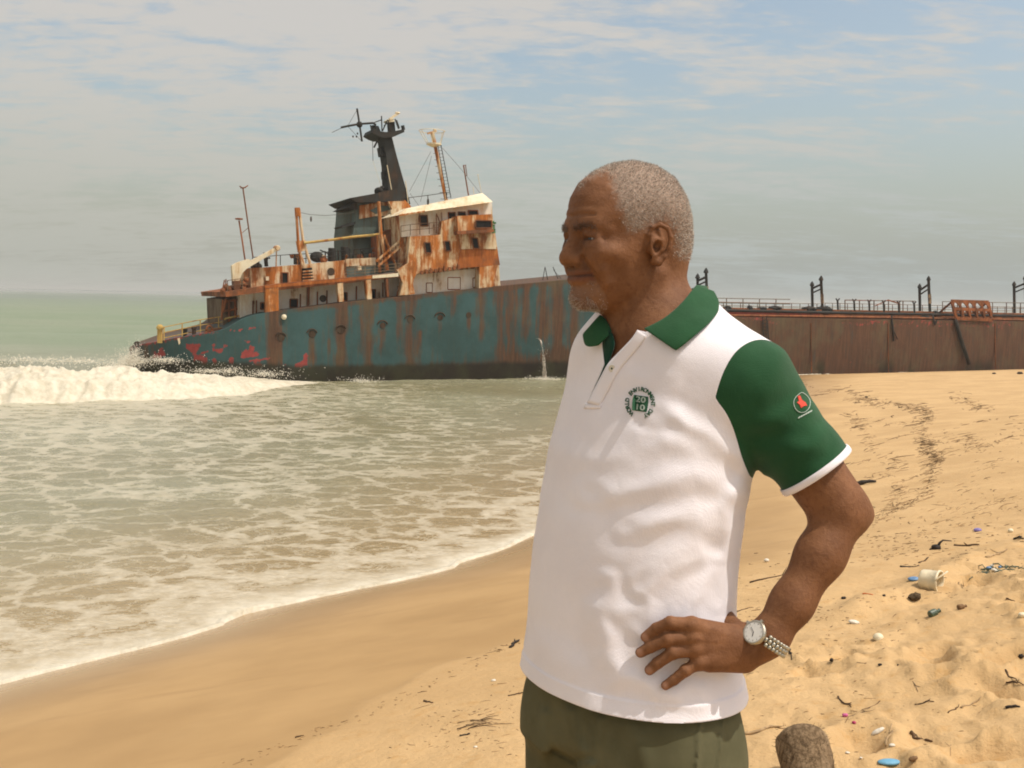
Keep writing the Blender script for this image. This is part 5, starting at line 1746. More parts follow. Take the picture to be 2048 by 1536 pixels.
def build_man():
    root = thing('person', (float(NECK[0]), float(NECK[1]), float(sand_z(NECK[0:1], NECK[1:2])[0])),
                 'older man in white polo shirt with green sleeves, left hand on hip, looking seaward', 'person')
    h = 0.0021
    lo = np.array([-.30, 1.05, HEM_Z - .40]); hi = np.array([.95, 2.0, HO[2] + .15])
    pts = np.array([J, ELB, WR, JF, EF, WF, HO, NECK])
    lo[:2] = pts[:, :2].min(0) - .20; hi[:2] = pts[:, :2].max(0) + .16
    lo[2] = min(WF[2] - .20, HEM_Z - .08)
    V, F = field_mesh(body_field, lo, hi, h, B=10)
    q = to_head(V)
    near_head = (np.linalg.norm(q, axis=1) < .17) & (q[:, 2] > -.125)
    hx, hy, hd = head_px(q)
    qa = np.abs(q[:, 1])
    scalp = np.zeros(len(V)); lip = np.zeros(len(V)); dark = np.zeros(len(V)); pale = np.zeros(len(V))
    m = near_head
    is_ear = (qa > .073) & inpoly(hx, hy, EAR_POLY)
    sd = poly_sd(hx[m], hy[m], HAIR_POLY)
    back = q[m][:, 0] < .105
    scalp[m] = sstep(8, -18, sd + 7 * vnoise(hx[m] * .25, hy[m] * .25)) * ~is_ear[m] * (q[m][:, 0] < .10)
    beard = np.zeros(len(V))
    beard[m] = sstep(2, -3, poly_sd(hx[m], hy[m], STUBBLE_POLY)) * (q[m][:, 2] < -.055)
    scalp = np.maximum(scalp, beard * .22)
    lx, lz = q[:, 0], q[:, 2]
    lip[m] = (np.exp(-((lz[m] + .047) / .0085) ** 4) * (lx[m] > .074) * (qa[m] < .034))
    dark[m] = np.maximum(dark[m], 0.9 * np.exp(-((lz[m] + .0468) / .0016) ** 2) * (lx[m] > .078) * (qa[m] < .036))
    ed = np.hypot((lz[m] - .0094) / .0028, np.maximum(np.abs(qa[m] - .033) - .012, 0) / .003)
    dark[m] = np.maximum(dark[m], 1.0 * np.exp(-ed ** 2) * (lx[m] > .068))
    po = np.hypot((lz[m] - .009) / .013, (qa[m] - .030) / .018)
    dark[m] = np.maximum(dark[m], .44 * np.exp(-po ** 2) * (lx[m] > .06) * sstep(.010, .020, qa[m]))  # darker skin round the eyes, with socket shade painted in
    # moustache shadow, brows
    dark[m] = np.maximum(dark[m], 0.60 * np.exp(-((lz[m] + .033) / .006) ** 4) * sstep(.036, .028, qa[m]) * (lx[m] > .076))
    bz = .026 + .004 * np.exp(-((qa - .030) / .014) ** 2)
    dark[m] = np.maximum(dark[m], 0.45 * np.exp(-((lz[m] - bz[m]) / .0042) ** 2) * sstep(.050, .040, qa[m]) * sstep(.006, .014, qa[m]) * (lx[m] > .06))
    dark[m] = np.maximum(dark[m], 0.5 * sstep(.002, -.002, np.abs(lx[m] - .0) - .006) * (np.abs(lz[m] - .001) < .009) * is_ear[m] * (qa[m] < .083))  # shadow in the ear hollow, painted into the skin colour
    # finger nails
    n = nrm(EYE - HJ[1][0][0])
    for jq, rad in HJ:
        ax = nrm(jq[3] - jq[2])
        c = jq[3] + ax * rad[3] * .15 + n * rad[3] * .9
        pale = np.maximum(pale, np.exp(-(np.linalg.norm(V - c, axis=1) / (rad[3] * .85)) ** 4))
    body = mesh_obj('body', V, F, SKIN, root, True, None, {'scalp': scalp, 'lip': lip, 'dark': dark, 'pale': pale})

    # ---- hair: short bristles
    tri = np.vstack([F[:, [0, 1, 2]], F[:, [0, 2, 3]]])
    a, b, c = V[tri[:, 0]], V[tri[:, 1]], V[tri[:, 2]]
    fn = np.cross(b - a, c - a); ar = np.linalg.norm(fn, axis=1); fn = fn / (ar[:, None] + 1e-15)
    r = np.random.default_rng(5)
    def bristles(w, count, L, rad, comb, seed):
        r = np.random.default_rng(seed)
        pr = ar * w[tri].mean(1)
        k = r.choice(len(tri), count, p=pr / pr.sum())
        u, v = r.random(count), r.random(count)
        fl = u + v > 1; u[fl] = 1 - u[fl]; v[fl] = 1 - v[fl]
        o = a[k] + (b[k] - a[k]) * u[:, None] + (c[k] - a[k]) * v[:, None]
        n = fn[k]
        d = n * 0.8 + comb(o) + r.normal(0, .35, (count, 3))
        d /= np.linalg.norm(d, axis=1)[:, None]
        x = np.cross(d, r.normal(0, 1, (count, 3))); x /= np.linalg.norm(x, axis=1)[:, None]
        y = np.cross(d, x)
        l = L * r.uniform(.6, 1.25, count)[:, None]
        VV = []
        for th in (0, 2.094, 4.189):
            VV.append(o - n * .0006 + rad * (math.cos(th) * x + math.sin(th) * y))
        VV.append(o + d * l)
        VV = np.stack(VV, 1).reshape(-1, 3)
        i = np.arange(count) * 4
        FF = np.vstack([np.stack([i, i + 1, i + 3], 1), np.stack([i + 1, i + 2, i + 3], 1), np.stack([i + 2, i, i + 3], 1)])
        sh = np.repeat(r.random(count), 4)
        return VV, FF, sh
    hm, t = material('grey hair')
    s = t.attr('shade')
    col = t.mix(t.ramp(s, 0.25, 0.75), (0.15, 0.11, 0.085), (0.62, 0.56, 0.48))
    t.bsdf(col, 0.5, 0.3)
    hv, hf, hs = bristles(scalp ** 1.5 * (scalp > .08) * ~(beard > 0), 23000, .0034, .00034,
                          lambda o: np.tile(-HF * .25 - Z * .25, (len(o), 1)), 11)
    mesh_obj('hair', hv, hf, hm, root, False, None, {'shade': hs})
    bd = np.zeros(len(V)); bd[m] = sstep(1, -4, poly_sd(hx[m], hy[m], BEARD_POLY)) * (q[m][:, 2] < -.062)
    bv, bf, bs = bristles(np.maximum(bd, beard * .12), 1500, .0036, .00030, lambda o: np.tile(HF * .2 - Z * .55, (len(o), 1)), 12)
    mesh_obj('beard', bv, bf, hm, root, False, None, {'shade': bs * .8 + .12})
    bw = np.zeros(len(V)); bw[m] = np.exp(-((lz[m] - bz[m]) / .0034) ** 2) * sstep(.050, .040, qa[m]) * sstep(.004, .012, qa[m]) * (lx[m] > .06)
    for side, sd_ in ((1, 13), (-1, 14)):
        ev, ef, es = bristles(bw * (q[:, 1] * side > 0), 380, .0055, .00032, lambda o: np.tile(-HF * .5 + HL * .5 * side + Z * .1, (len(o), 1)), sd_)
        mesh_obj('eyebrow', ev, ef, hm, root, False, None, {'shade': es * .30})
    # ---- eyes in the narrowed slit
    em, t = material('eye')
    t.bsdf(t.mix(t.attr('iris'), t.mix(t.ramp(t.noise(t.coord(), 160), 0.4, 0.6), (0.36, 0.27, 0.22), (0.42, 0.34, 0.28)), (0.012, 0.008, 0.006)), 0.12, 0.5)
    for side in (1, -1):
        mb = MB()
        ec_ = from_head((.0742, .0325 * side, .0098))
        mb.blob(ec_, (.0256, .0252, .0232), HAX, 28, 0)
        vv = np.vstack(mb.V) - ec_
        iris = sstep(.90, .935, (vv / (np.linalg.norm(vv, axis=1)[:, None] + 1e-9)) @ nrm(HFt * .97 + HL * .10 - HZ * .05))
        mb.build('eye', em, root, True, attrs={'iris': iris})

    # ---- shirt
    pts = np.array([J, CUFF, JF, NECK])
    lo = np.array([min(pts[:, 0].min(), _cx.min() - .20) - .12, pts[:, 1].min() - .16, HEM_Z - .02])
    hi = np.array([pts[:, 0].max() + .12, pts[:, 1].max() + .16, NECK[2] + .10])
    V, F = field_mesh(shirt_field, lo, hi, .0026, B=10)
    F = np.asarray(F)
    # hem
    V, neg, pos = tri_clip(V, F, V[:, 2] - HEM_Z)
    def as_arr(fs):
        out = []
        for f in fs:
            for i in range(1, len(f) - 1): out.append((f[0], f[i], f[i + 1]))
        return np.array(out)
    F = as_arr(pos)
    # cuffs
    V, neg, pos = tri_clip(V, F, np.where(np.linalg.norm(np.cross(V - J, ARM), axis=1) < .10, (V - CUFF) @ ARM, -1.0))
    F = as_arr(neg)
    fd = nrm(np.array([0, 0, -1.0]) + TF * .06 - TL * .10)
    cf = JF + fd * .215
    V, neg, pos = tri_clip(V, F, np.where((V - NECK) @ TL < -.12, (V - cf) @ fd, -1.0))
    F = as_arr(neg)
    # neck opening: a tilted ring, then the open placket in front
    nax = nrm(Z + TF * .42)
    def neck_g(V):
        d = V - NECK
        hgt = d @ nax
        rad = np.linalg.norm(d - np.outer(hgt, nax), axis=1)
        g = np.where(hgt > -.07, rad - .0705, .1)
        return g
    V, neg, pos = tri_clip(V, F, neck_g(V)); F = as_arr(pos)
    SLIT = [(1205, 640), (1204, 690), (1208, 728), (1200, 748), (1173, 807), (1175, 808), (1216, 728), (1240, 703), (1262, 680), (1275, 660), (1292, 664), (1312, 655), (1334, 643), (1357, 626), (1376, 607), (1391, 590), (1402, 572), (1402, 540), (1200, 540), (1200, 620)]
    x, y, _ = pxs(V)
    front = ((V - NECK) @ nrm(EYE - NECK) > -.015)
    V, neg, pos = tri_clip(V, F, np.where(front, poly_sd(x, y, SLIT), 50.0)); F = as_arr(pos)
    # sleeves off the body
    V, body_f, sl = tri_clip(V, F, np.where((V - NECK) @ TL > .05, np.minimum((V - SEAM_P) @ SEAM_N, torso_field(V) - cone(V, J, CUFF + ARM * .03, .0590, .0560) + .024), -1.0))
    snf = SEAM_N - 2 * (SEAM_N @ TL) * TL; spf = mirror(SEAM_P)
    V2, fs, body_f = tri_clip(V, as_arr(body_f), np.where((V - NECK) @ TL < -.05, -np.minimum((V - JF) @ -TL + .005, torso_field(V) - cone(V, JF, JF + fd * .25, .064, .058) + .020), 1.0))

    def knit(name, c1, c2, wet=0.0):
        m, t = material(name)
        c = t.coord()
        n = t.noise(c, 9, 4, 0.6)
        col = t.mix(t.ramp(n, 0.3, 0.7), c1, c2)
        pq = t.voronoi(c, 620, 'F1', 0.35)
        b = t.bump(pq, 0.35, 0.0012)
        b = t.bump(t.noise(c, 60, 4, 0.6), 0.18, 0.004, b)
        t.bsdf(col, 0.85, 0.15, 0, b, **{'Sheen Weight': 0.15, 'Sheen Roughness': 0.5})
        return m
    WHITE = knit('white pique cotton', (0.755, 0.715, 0.738), (0.805, 0.765, 0.785))
    GREEN = knit('green pique cotton', (0.012, 0.058, 0.021), (0.018, 0.078, 0.030))
    DGREEN = knit('dark green tape', (0.004, 0.032, 0.018), (0.007, 0.042, 0.024))
    vv, ff = compact(V2, body_f)
    shirt = mesh_obj('shirt', vv, ff, WHITE, root)
    m = shirt.modifiers.new('cloth', 'SOLIDIFY'); m.thickness = .0022; m.offset = -1
    for fs_, vs_ in ((sl, V), (fs, V2)):
        vv, ff = compact(vs_, fs_)
        o = mesh_obj('sleeve', vv, ff, GREEN, root)
        m = o.modifiers.new('cloth', 'SOLIDIFY'); m.thickness = .0022; m.offset = -1
    def sub(mb, name, mat, smooth=True, parent=None):
        return mb.build(name, mat, parent or root, smooth)
    bvh = {}
    def rim(axis_p, axis, f, r0, out, w, name, parent, mat):
        """a folded band round an opening, following the cloth"""
        x = nrm(np.cross(axis, TF)); y = np.cross(axis, x)
        pts = []
        for k in range(72):
            th = 2 * math.pi * k / 72
            dr = math.cos(th) * x + math.sin(th) * y
            lo_, hi_ = 0.01, .12
            for _ in range(30):
                mid = (lo_ + hi_) / 2
                if f((axis_p + dr * mid)[None])[0] < 0: lo_ = mid
                else: hi_ = mid
            pts.append((axis_p, dr, lo_))
        V = []; F = []
        prof = [(-w, .0004), (-w, .0022), (-w * .5, .0030), (0.0, .0030), (w * .35, .0022), (w * .35, -.0022), (-w * .2, -.0035)]
        for (c, dr, rr) in pts:
            for (s, o) in prof:
                V.append(c + axis * s + dr * (rr + o))
        n = len(prof)
        for k in range(72):
            for i in range(n - 1):
                a = k * n + i; b = ((k + 1) % 72) * n + i
                F.append((a, b, b + 1, a + 1))
        return mesh_obj(name, V, F, mat, parent, True)
    rim(CUFF, ARM, shirt_field, 0, 0, .0075, 'cuff_trim', root.children[-2] if False else [o for o in root.children if o.name.startswith('sleeve')][0], WHITE)
    rim(cf, fd, shirt_field, 0, 0, .0075, 'cuff_trim', [o for o in root.children if o.name.startswith('sleeve')][1], WHITE)

    # ---- collar
    def strip(rows, n=5, bulge=.004):
        """rows of (top point, bottom point): a soft folded leaf"""
        V = []; F = []
        for T_, B_ in rows:
            for i in range(n + 1):
                s = i / n
                o = nrm(EYE - T_) * bulge * math.sin(math.pi * s)
                V.append(T_ * (1 - s) + B_ * s + o)
        for k in range(len(rows) - 1):
            for i in range(n):
                a = k * (n + 1) + i
                F.append((a, a + 1, a + n + 2, a + n + 1))
        return V, F
    def on(px, py, lift, f=shirt_field):
        return P(px, py, trace(f, px, py) - lift)
    def dense(pts, m):
        pts = np.array(pts, float)
        s = np.linspace(0, len(pts) - 1, m)
        out = np.stack([np.interp(s, np.arange(len(pts)), pts[:, i]) for i in range(pts.shape[1])], 1)
        for _ in range(max(1, m // len(pts) // 2)):
            out[1:-1] = (out[:-2] + 2 * out[1:-1] + out[2:]) / 4
        return out
    both = lambda p: np.minimum(shirt_field(p), body_field(p))
    nk = [(1286, 657), (1306, 648), (1328, 636), (1350, 618), (1368, 600), (1382, 582), (1392, 570)]
    ou = [(1352, 702), (1368, 690), (1392, 670), (1418, 648), (1438, 624), (1439, 603), (1426, 580)]
    tl = [.012, .010, .010, .010, .012, .014, .016]
    bl = [.007, .008, .009, .010, .012, .016, .020]
    T_ = [on(x, y, l, both) for (x, y), l in zip(nk, tl)]
    # the far end of the leaf leaves the silhouette: keep it on the ring round the neck
    B_ = []
    for (x, y), l in zip(ou, bl):
        t = trace(both, x, y)
        if t > 1.75: t = np.dot(B_[-1] - EYE, FWD) + .035 if B_ else 1.6
        B_.append(P(x, y, t - l))
    for i in range(len(T_)):
        t = np.dot(T_[i] - EYE, FWD)
        if t > 1.75: T_[i] = P(*nk[i], np.dot(T_[i - 1] - EYE, FWD) + .02)
    # round the back of the neck to the other side
    c0 = NECK + np.array([0, 0, .02])
    back = []
    e0 = T_[-1] - c0; r0 = math.hypot(e0 @ TL, e0 @ TF); th0 = math.atan2(e0 @ TF, e0 @ TL)
    for k in range(1, 10):
        th = th0 - (k / 9) * R(170)
        r = r0 * (1 - .10 * k / 9) if False else min(r0, .078)
        top = c0 + TL * (r * math.cos(th)) + TF * (r * math.sin(th)); top[2] = T_[-1][2] - .035 * max(0, (k - 4) / 5)
        bot = c0 + TL * ((r + .022) * math.cos(th)) + TF * ((r + .022) * math.sin(th)); bot[2] = top[2] - .045
        back.append((top, bot))
    TT = dense(np.array(T_), 26); BB = dense(np.array(B_), 26)
    rows = list(zip(TT, BB)) + back
    V, F = strip(rows, 8, .0035)
    col = mesh_obj('collar', V, F, GREEN, root)
    m = col.modifiers.new('cloth', 'SOLIDIFY'); m.thickness = .0035; m.offset = 0
    m = col.modifiers.new('sub', 'SUBSURF'); m.levels = 1; m.render_levels = 1
    # the stand of the collar against the neck
    st = []
    for (a_, b_) in rows[:30]:
        inn = c0 + (a_ - c0) * np.array([.90, .90, 1])
        st.append((inn + np.array([0, 0, -.001]), inn + np.array([0, 0, -.030]) + (a_ - c0) * np.array([.05, .05, 0])))
    # far leaf, crumpled open
    fl_top = [(1200, 627), (1209, 633), (1218, 645), (1226, 662)]
    fl_bot = [(1163, 668), (1167, 690), (1178, 694), (1196, 690)]
    A = [on(x, y, .012) for x, y in fl_top]; Bq = [on(x, y, .010) for x, y in fl_bot]
    dref = np.dot(on(1190, 690, .010) - EYE, FWD)
    A = [P(x, y, dref + .012 - .006 * i) for i, (x, y) in enumerate(fl_top)]
    Bq = [P(x, y, dref + .012 - .010 * i) for i, (x, y) in enumerate(fl_bot)]
    V, F = strip(list(zip(dense(A, 10), dense(Bq, 10))), 6, .006)
    V = np.array(V); V = V + np.outer(.003 * np.sin(np.arange(len(V)) * .9), nrm(EYE - A[0]))
    o = mesh_obj('collar_leaf', V, F, GREEN, col)
    m = o.modifiers.new('cloth', 'SOLIDIFY'); m.thickness = .003
    m = o.modifiers.new('sub', 'SUBSURF'); m.levels = 1; m.render_levels = 1
    # dark facing inside the opening
    Lf = [(1203, 650), (1204, 690), (1207, 728), (1172, 808)]
    Lt = [(1226, 668), (1231, 690), (1217, 727), (1176, 809)]
    rows = [(on(x, y, -.003), on(u, v, -.006)) for (x, y), (u, v) in zip(dense(Lf, 16), dense(Lt, 16))]
    V, F = strip(rows, 3, 0)
    o = mesh_obj('placket_facing', V, F, DGREEN, shirt)
    m = o.modifiers.new('cloth', 'SOLIDIFY'); m.thickness = .0015
    # raised placket band, near side
    E = [(1276, 660), (1264, 678), (1240, 703), (1216, 728), (1196, 766), (1175, 806)]
    O = [(1294, 672), (1279, 693), (1257, 718), (1234, 747), (1216, 784), (1200, 811)]
    rows = [(on(x, y, .0022), on(u, v, .0004)) for (x, y), (u, v) in zip(dense(E, 26), dense(O, 26))]
    V, F = strip(rows, 5, .0010)
    o = mesh_obj('placket_band', V, F, WHITE, shirt)
    m = o.modifiers.new('cloth', 'SOLIDIFY'); m.thickness = .0016
    rows = [(on(x, y, .0008), on(u, v, .0018)) for (x, y), (u, v) in zip(dense([(1170, 806), (1187, 806), (1203, 806)], 6), dense([(1167, 817), (1184, 818), (1199, 817)], 6))]
    V, F = strip(rows, 3, .001)
    o = mesh_obj('placket_tab', V, F, WHITE, shirt)
    m = o.modifiers.new('cloth', 'SOLIDIFY'); m.thickness = .0016
    BM_ = simple_mat('shell button', (0.62, 0.56, 0.44), 0.3, 0.5, 0, .1)
    bp = on(1224, 737, .0050); bn = nrm(nrm(EYE - bp) * .5 + TF * .5)
    mb = MB(); mb.lathe(bp, bn, [(.0, -.0012), (.0052, -.0012), (.0056, 0), (.0050, .0013), (.0040, .0008), (0, .0008)], 20)
    mb.build('button', BM_, shirt, True)
    mb = MB(); mb.lathe(bp + bn * .0009, bn, [(0, 0), (.0016, 0), (.0016, .0003), (0, .0003)], 10)
    mb.build('button_hole', DGREEN, shirt)

    # ---- embroidery, laid on the cloth
    def embroider(polys, fnxy, name, mat, parent, lift=.0009, last=1.45):
        """polys: list of (verts2d, faces); fnxy maps 2-d to photo position"""
        Vs = []; Fs = []; n0 = 0
        for v2, f2 in polys:
            v3 = []
            for (x, y) in v2:
                px, py = fnxy(x, y)
                t_ = trace(shirt_field, px, py)
                last = t_ if (t_ < 1.72 and (not v3 or t_ < last + .012)) else last + .0015
                v3.append(P(px, py, last - lift))
            Vs += v3; Fs += [tuple(i + n0 for i in f) for f in f2]; n0 += len(v2)
        o = mesh_obj(name, Vs, Fs, mat, parent, False)
        m = o.modifiers.new('thread', 'SOLIDIFY'); m.thickness = .0007; m.offset = 0
        return o
    THREAD = simple_mat('green thread', (0.018, 0.085, 0.040), 0.6, 0.3, 0, .3, 600)
    WTHREAD = simple_mat('white thread', (0.40, 0.46, 0.40), 0.6, 0.3, 0, .2, 600)
    RTHREAD = simple_mat('red thread', (0.55, 0.05, 0.025), 0.6, 0.3, 0, .3, 600)
    ec = (1280, 806); sx = .93
    def put(x, y, rot=R(7)):
        return ec[0] + (x * math.cos(rot) - y * math.sin(rot)) * sx, ec[1] + (x * math.sin(rot) + y * math.cos(rot))
    polys = []
    txt = 'WORLD ENVIRONMENT DAY'
    a0, a1 = R(232), R(-58)
    for i, ch in enumerate(txt):
        if ch == ' ': continue
        v, f = text_mesh(ch, 11.5)
        th = a0 + (a1 - a0) * i / (len(txt) - 1)
        rr = 27.5
        out = []
        for (x, y) in v:
            x *= 1.0; y *= 1.05
            # glyph up points away from the centre
            ux, uy = math.cos(th), math.sin(th)
            out.append(((rr + y) * ux + x * uy, -((rr + y) * uy - x * ux)))
        polys.append((out, f))
    embroider(polys, put, 'emblem_lettering', THREAD, shirt)
    # centre: the year in two rows on a green block
    def disc(w, h, n=10):
        v = [(x, y) for y in np.linspace(-h, h, n) for x in np.linspace(-w, w, n)]
        f = [(i * n + j, i * n + j + 1, (i + 1) * n + j + 1, (i + 1) * n + j) for i in range(n - 1) for j in range(n - 1)]
        return v, f
    v, f = disc(17.0, 15.5)
    v = [(x * (1 - .10 * (y / 15.5) ** 2) + .12 * y * 0, y) for x, y in v]
    embroider([(v, f)], lambda x, y: put(x + .5, y + 1), 'emblem_ground', THREAD, shirt, .0006)
    polys = []
    for s, oy in (('20', -7.5), ('10', 8.0)):
        v, f = text_mesh(s, 17.5)
        polys.append(([(x * 1.28, oy - y * .92) for x, y in v], f))
    embroider(polys, lambda x, y: put(x + .5, y + 1), 'emblem_year', WTHREAD, shirt, .0013)
    # sleeve badge
    sleeve = [o for o in root.children if o.name.startswith('sleeve')][0]
    drop = []
    for k in range(40):
        th = 2 * math.pi * k / 40
        r_ = 17.5 * (1 - .10 * math.cos(th * 1 - R(90)))
        drop.append((1609 + 17.0 * math.cos(th) * (1.0 if math.sin(th) > 0 else 1 - .45 * (abs(math.sin(th)) ** 2.2)), 805 + 20.5 * math.sin(th)))
    v = []; f = []
    for k, (x, y) in enumerate(drop):
        for s in (1.0, .95):
            v.append((1609 + (x - 1609) * s, 805 + (y - 805) * s))
    for k in range(40):
        a_ = 2 * k; b_ = 2 * ((k + 1) % 40)
        f.append((a_, b_, b_ + 1, a_ + 1))
    idn = lambda x, y: (x - 5, y)
    embroider([(v, f)], idn, 'sleeve_badge_ring', WTHREAD, sleeve)
    red = [(1600, 792), (1605, 791), (1609, 800), (1616, 805), (1619, 811), (1613, 812), (1607, 816), (1604, 809), (1599, 805), (1603, 801)]
    embroider([(red, [tuple(range(10))])], idn, 'sleeve_badge_flame', RTHREAD, sleeve)
    line = []
    lf = []
    for k in range(13):
        x = 1601 + 28 * k / 12; y = 836 - 15 * k / 12
        w_ = 1.7 if k % 2 else 1.1
        line += [(x + .5, y - w_), (x, y + w_)]
    lf = [(2 * k, 2 * k + 1, 2 * k + 3, 2 * k + 2) for k in range(12)]
    embroider([(line, lf)], idn, 'sleeve_badge_script', WTHREAD, sleeve)

    # ---- trousers
    gz = root.location.z
    hipc = np.array([np.interp(HEM_Z, _zz, _cx), np.interp(HEM_Z, _zz, _cy), HEM_Z - .10])
    kneeN = hipc + TL * .115 + np.array([0, 0, -.40]); ankN = kneeN + TL * .03 - TF * .03; ankN[2] = gz + .06
    kneeF = hipc - TL * .100 + TF * .02 + np.array([0, 0, -.40]); ankF = kneeF - TL * .04; ankF[2] = gz + .06
    def trouser_field(p):
        z = np.clip(p[:, 2], HEM_Z - .05, None)
        q = p.copy(); q[:, 2] = np.clip(q[:, 2], HEM_Z - .02, None)
        d = ring_field(q, 2.05, -.020)
        d = np.maximum(d, (HEM_Z - .10) - p[:, 2])
        d = np.maximum(d, p[:, 2] - (HEM_Z + .05))
        lg = chain(p, [hipc + TL * .092, kneeN, ankN], [.108, .082, .078], .03)
        lg = np.minimum(lg, 9)
        lf = chain(p, [hipc - TL * .085 + TF * .005, kneeF, ankF], [.104, .082, .078], .03)
        legs = smin(lg, lf, .018)
        d = smin(d, legs, .05)
        d = np.maximum(d, gz + .05 - p[:, 2])
        x, y, dd = pxs(p)
        fo = 0
        for pts, h, w in (([(1140, 1425), (1150, 1480), (1180, 1530)], .006, 14), ([(1200, 1440), (1190, 1500), (1180, 1540)], .007, 15), ([(1110, 1500), (1150, 1520), (1180, 1515)], -.006, 9),
                          ([(1403, 1405), (1398, 1470), (1393, 1560)], .0035, 4), ([(1448, 1400), (1443, 1470), (1436, 1560)], .003, 3), ([(1090, 1430), (1085, 1500), (1090, 1580)], .005, 14), ([(1260, 1450), (1290, 1520), (1300, 1600)], .004, 20)):
            s_ = poly_sd(x, y, pts, closed=False)
            fo = fo + h * np.exp(-(s_ / w) ** 2)
        return d - fo - .003 * fbm((p[:, 0] * 9, p[:, 1] * 9, p[:, 2] * 6), 3)
    lo = np.array([hipc[0] - .32, hipc[1] - .32, gz + .02]); hi = np.array([hipc[0] + .32, hipc[1] + .32, HEM_Z + .08])
    V, F = field_mesh(trouser_field, lo, hi, .0045, B=10)
    m_, t = material('olive cotton twill')
    c = t.coord()
    n = t.noise(c, 12, 5, 0.6)
    wv = t.new('ShaderNodeTexWave'); t.put(wv.inputs['Vector'], t.mapping(c, (1, 1, 1), (0, R(35), 0))); wv.inputs['Scale'].default_value = 260
    t.bsdf(t.mix(t.ramp(n, 0.3, 0.7), (0.085, 0.080, 0.042), (0.118, 0.112, 0.062)), 0.9, 0.15, 0, t.bump(wv.outputs['Fac'], 0.15, 0.001))
    tr = mesh_obj('trousers', V, F, m_, root)
    SH = simple_mat('dark leather', (0.03, 0.022, 0.018), 0.4, 0.4)
    for ank in (ankN, ankF):
        mb = MB()
        fw = nrm(TF + (TL * .25 if ank is ankN else -TL * .2))
        sdv = np.cross(Z, fw)
        mb.blob(ank + fw * .055 + np.array([0, 0, -.010]), (.29, .105, .085), (fw, sdv, Z), 12, .02)
        mb.blob(ank - fw * .03 + np.array([0, 0, .015]), (.11, .09, .12), (fw, sdv, Z), 10, .02)
        mb.build('shoe', SH, root, True)

    # ---- watch
    steel = simple_mat('brushed steel', (0.46, 0.43, 0.35), 0.36, 0.5, 0.9, .15, 300)
    dialm = simple_mat('silver dial', (0.66, 0.64, 0.58), 0.25, 0.5, 0.1, .05, 300)
    darkm = simple_mat('dark hand', (0.05, 0.045, 0.04), 0.4)
    wc = P(1532, 1286, 1.4555)
    ax = nrm(P(1582, 1208, 1.460) - P(1535, 1284, 1.456))
    tocam = nrm(EYE - wc); tocam = nrm(tocam - (tocam @ ax) * ax)
    perp = np.cross(ax, tocam)
    if perp @ RIGHT > 0: perp = -perp       # up-left, towards the dial
    watch = thing('wristwatch', wc)
    watch.parent = root; watch.location = tuple(wc - ORG[root.name])
    def rad_at(dr):
        lo_, hi_ = .005, .06
        for _ in range(30):
            mid = (lo_ + hi_) / 2
            if body_field((wc + dr * mid)[None])[0] < 0: lo_ = mid
            else: hi_ = mid
        return lo_
    th_d = R(33)
    dd = math.cos(th_d) * tocam + math.sin(th_d) * perp
    rd = rad_at(dd)
    cc = wc + dd * (rd + .0030) + ax * .004
    mb = MB(); mb.lathe(cc, dd, [(0, 0), (.0150, 0), (.0172, .0025), (.0175, .0062), (.0162, .0084), (.0146, .0084), (.0146, .0072), (0, .0072)], 32)
    mb.box(cc + dd * .004 + ax * 0 + np.cross(dd, ax) * 0 + ax * .0185, (.004, .004, .004), (ax, np.cross(dd, ax), dd))
    mb.build('watch_case', steel, watch, False)
    mb = MB(); mb.lathe(cc + dd * .0073, dd, [(0, 0), (.0144, 0), (.0144, .0006), (0, .0006)], 32)
    mb.build('dial', dialm, watch, False)
    mb = MB()
    ux = ax; uy = np.cross(dd, ax)
    for ang, L, w in ((R(62), .0085, .0007), (R(200), .0065, .0010)):
        dr = math.cos(ang) * ux + math.sin(ang) * uy
        mb.beam(cc + dd * .0083, cc + dd * .0083 + dr * L, w, .0003)
    for k in range(12):
        dr = math.cos(k * math.pi / 6) * ux + math.sin(k * math.pi / 6) * uy
        mb.beam(cc + dd * .0081 + dr * .0112, cc + dd * .0081 + dr * .0130, .0006, .0003)
    mb.build('watch_hands', darkm, watch, False)
    # bracelet: rows of three rounded links
    mb = MB()
    nl = 26
    for k in range(nl):
        th = th_d - R(32) - R(296) * k / (nl - 1)
        dr = math.cos(th) * tocam + math.sin(th) * perp
        rr = min(rad_at(dr), .0335) + .0016
        tn = -math.sin(th) * tocam + math.cos(th) * perp
        for j, (o, wd) in enumerate(((-.0062, .0052), (0, .0066), (.0062, .0052))):
            th2 = th + (R(3.4) if j == 1 else -R(3.4))
            d2 = math.cos(th2) * tocam + math.sin(th2) * perp; t2 = -math.sin(th2) * tocam + math.cos(th2) * perp
            c_ = wc + d2 * rr + ax * (o + .004)
            mb.lathe(c_ - ax * wd / 2, ax, [(.0022, 0), (.0032, .0006), (.0032, wd - .0006), (.0022, wd)], 8)
    mb.build('bracelet', steel, watch, True)
    return root
MAN = build_man()
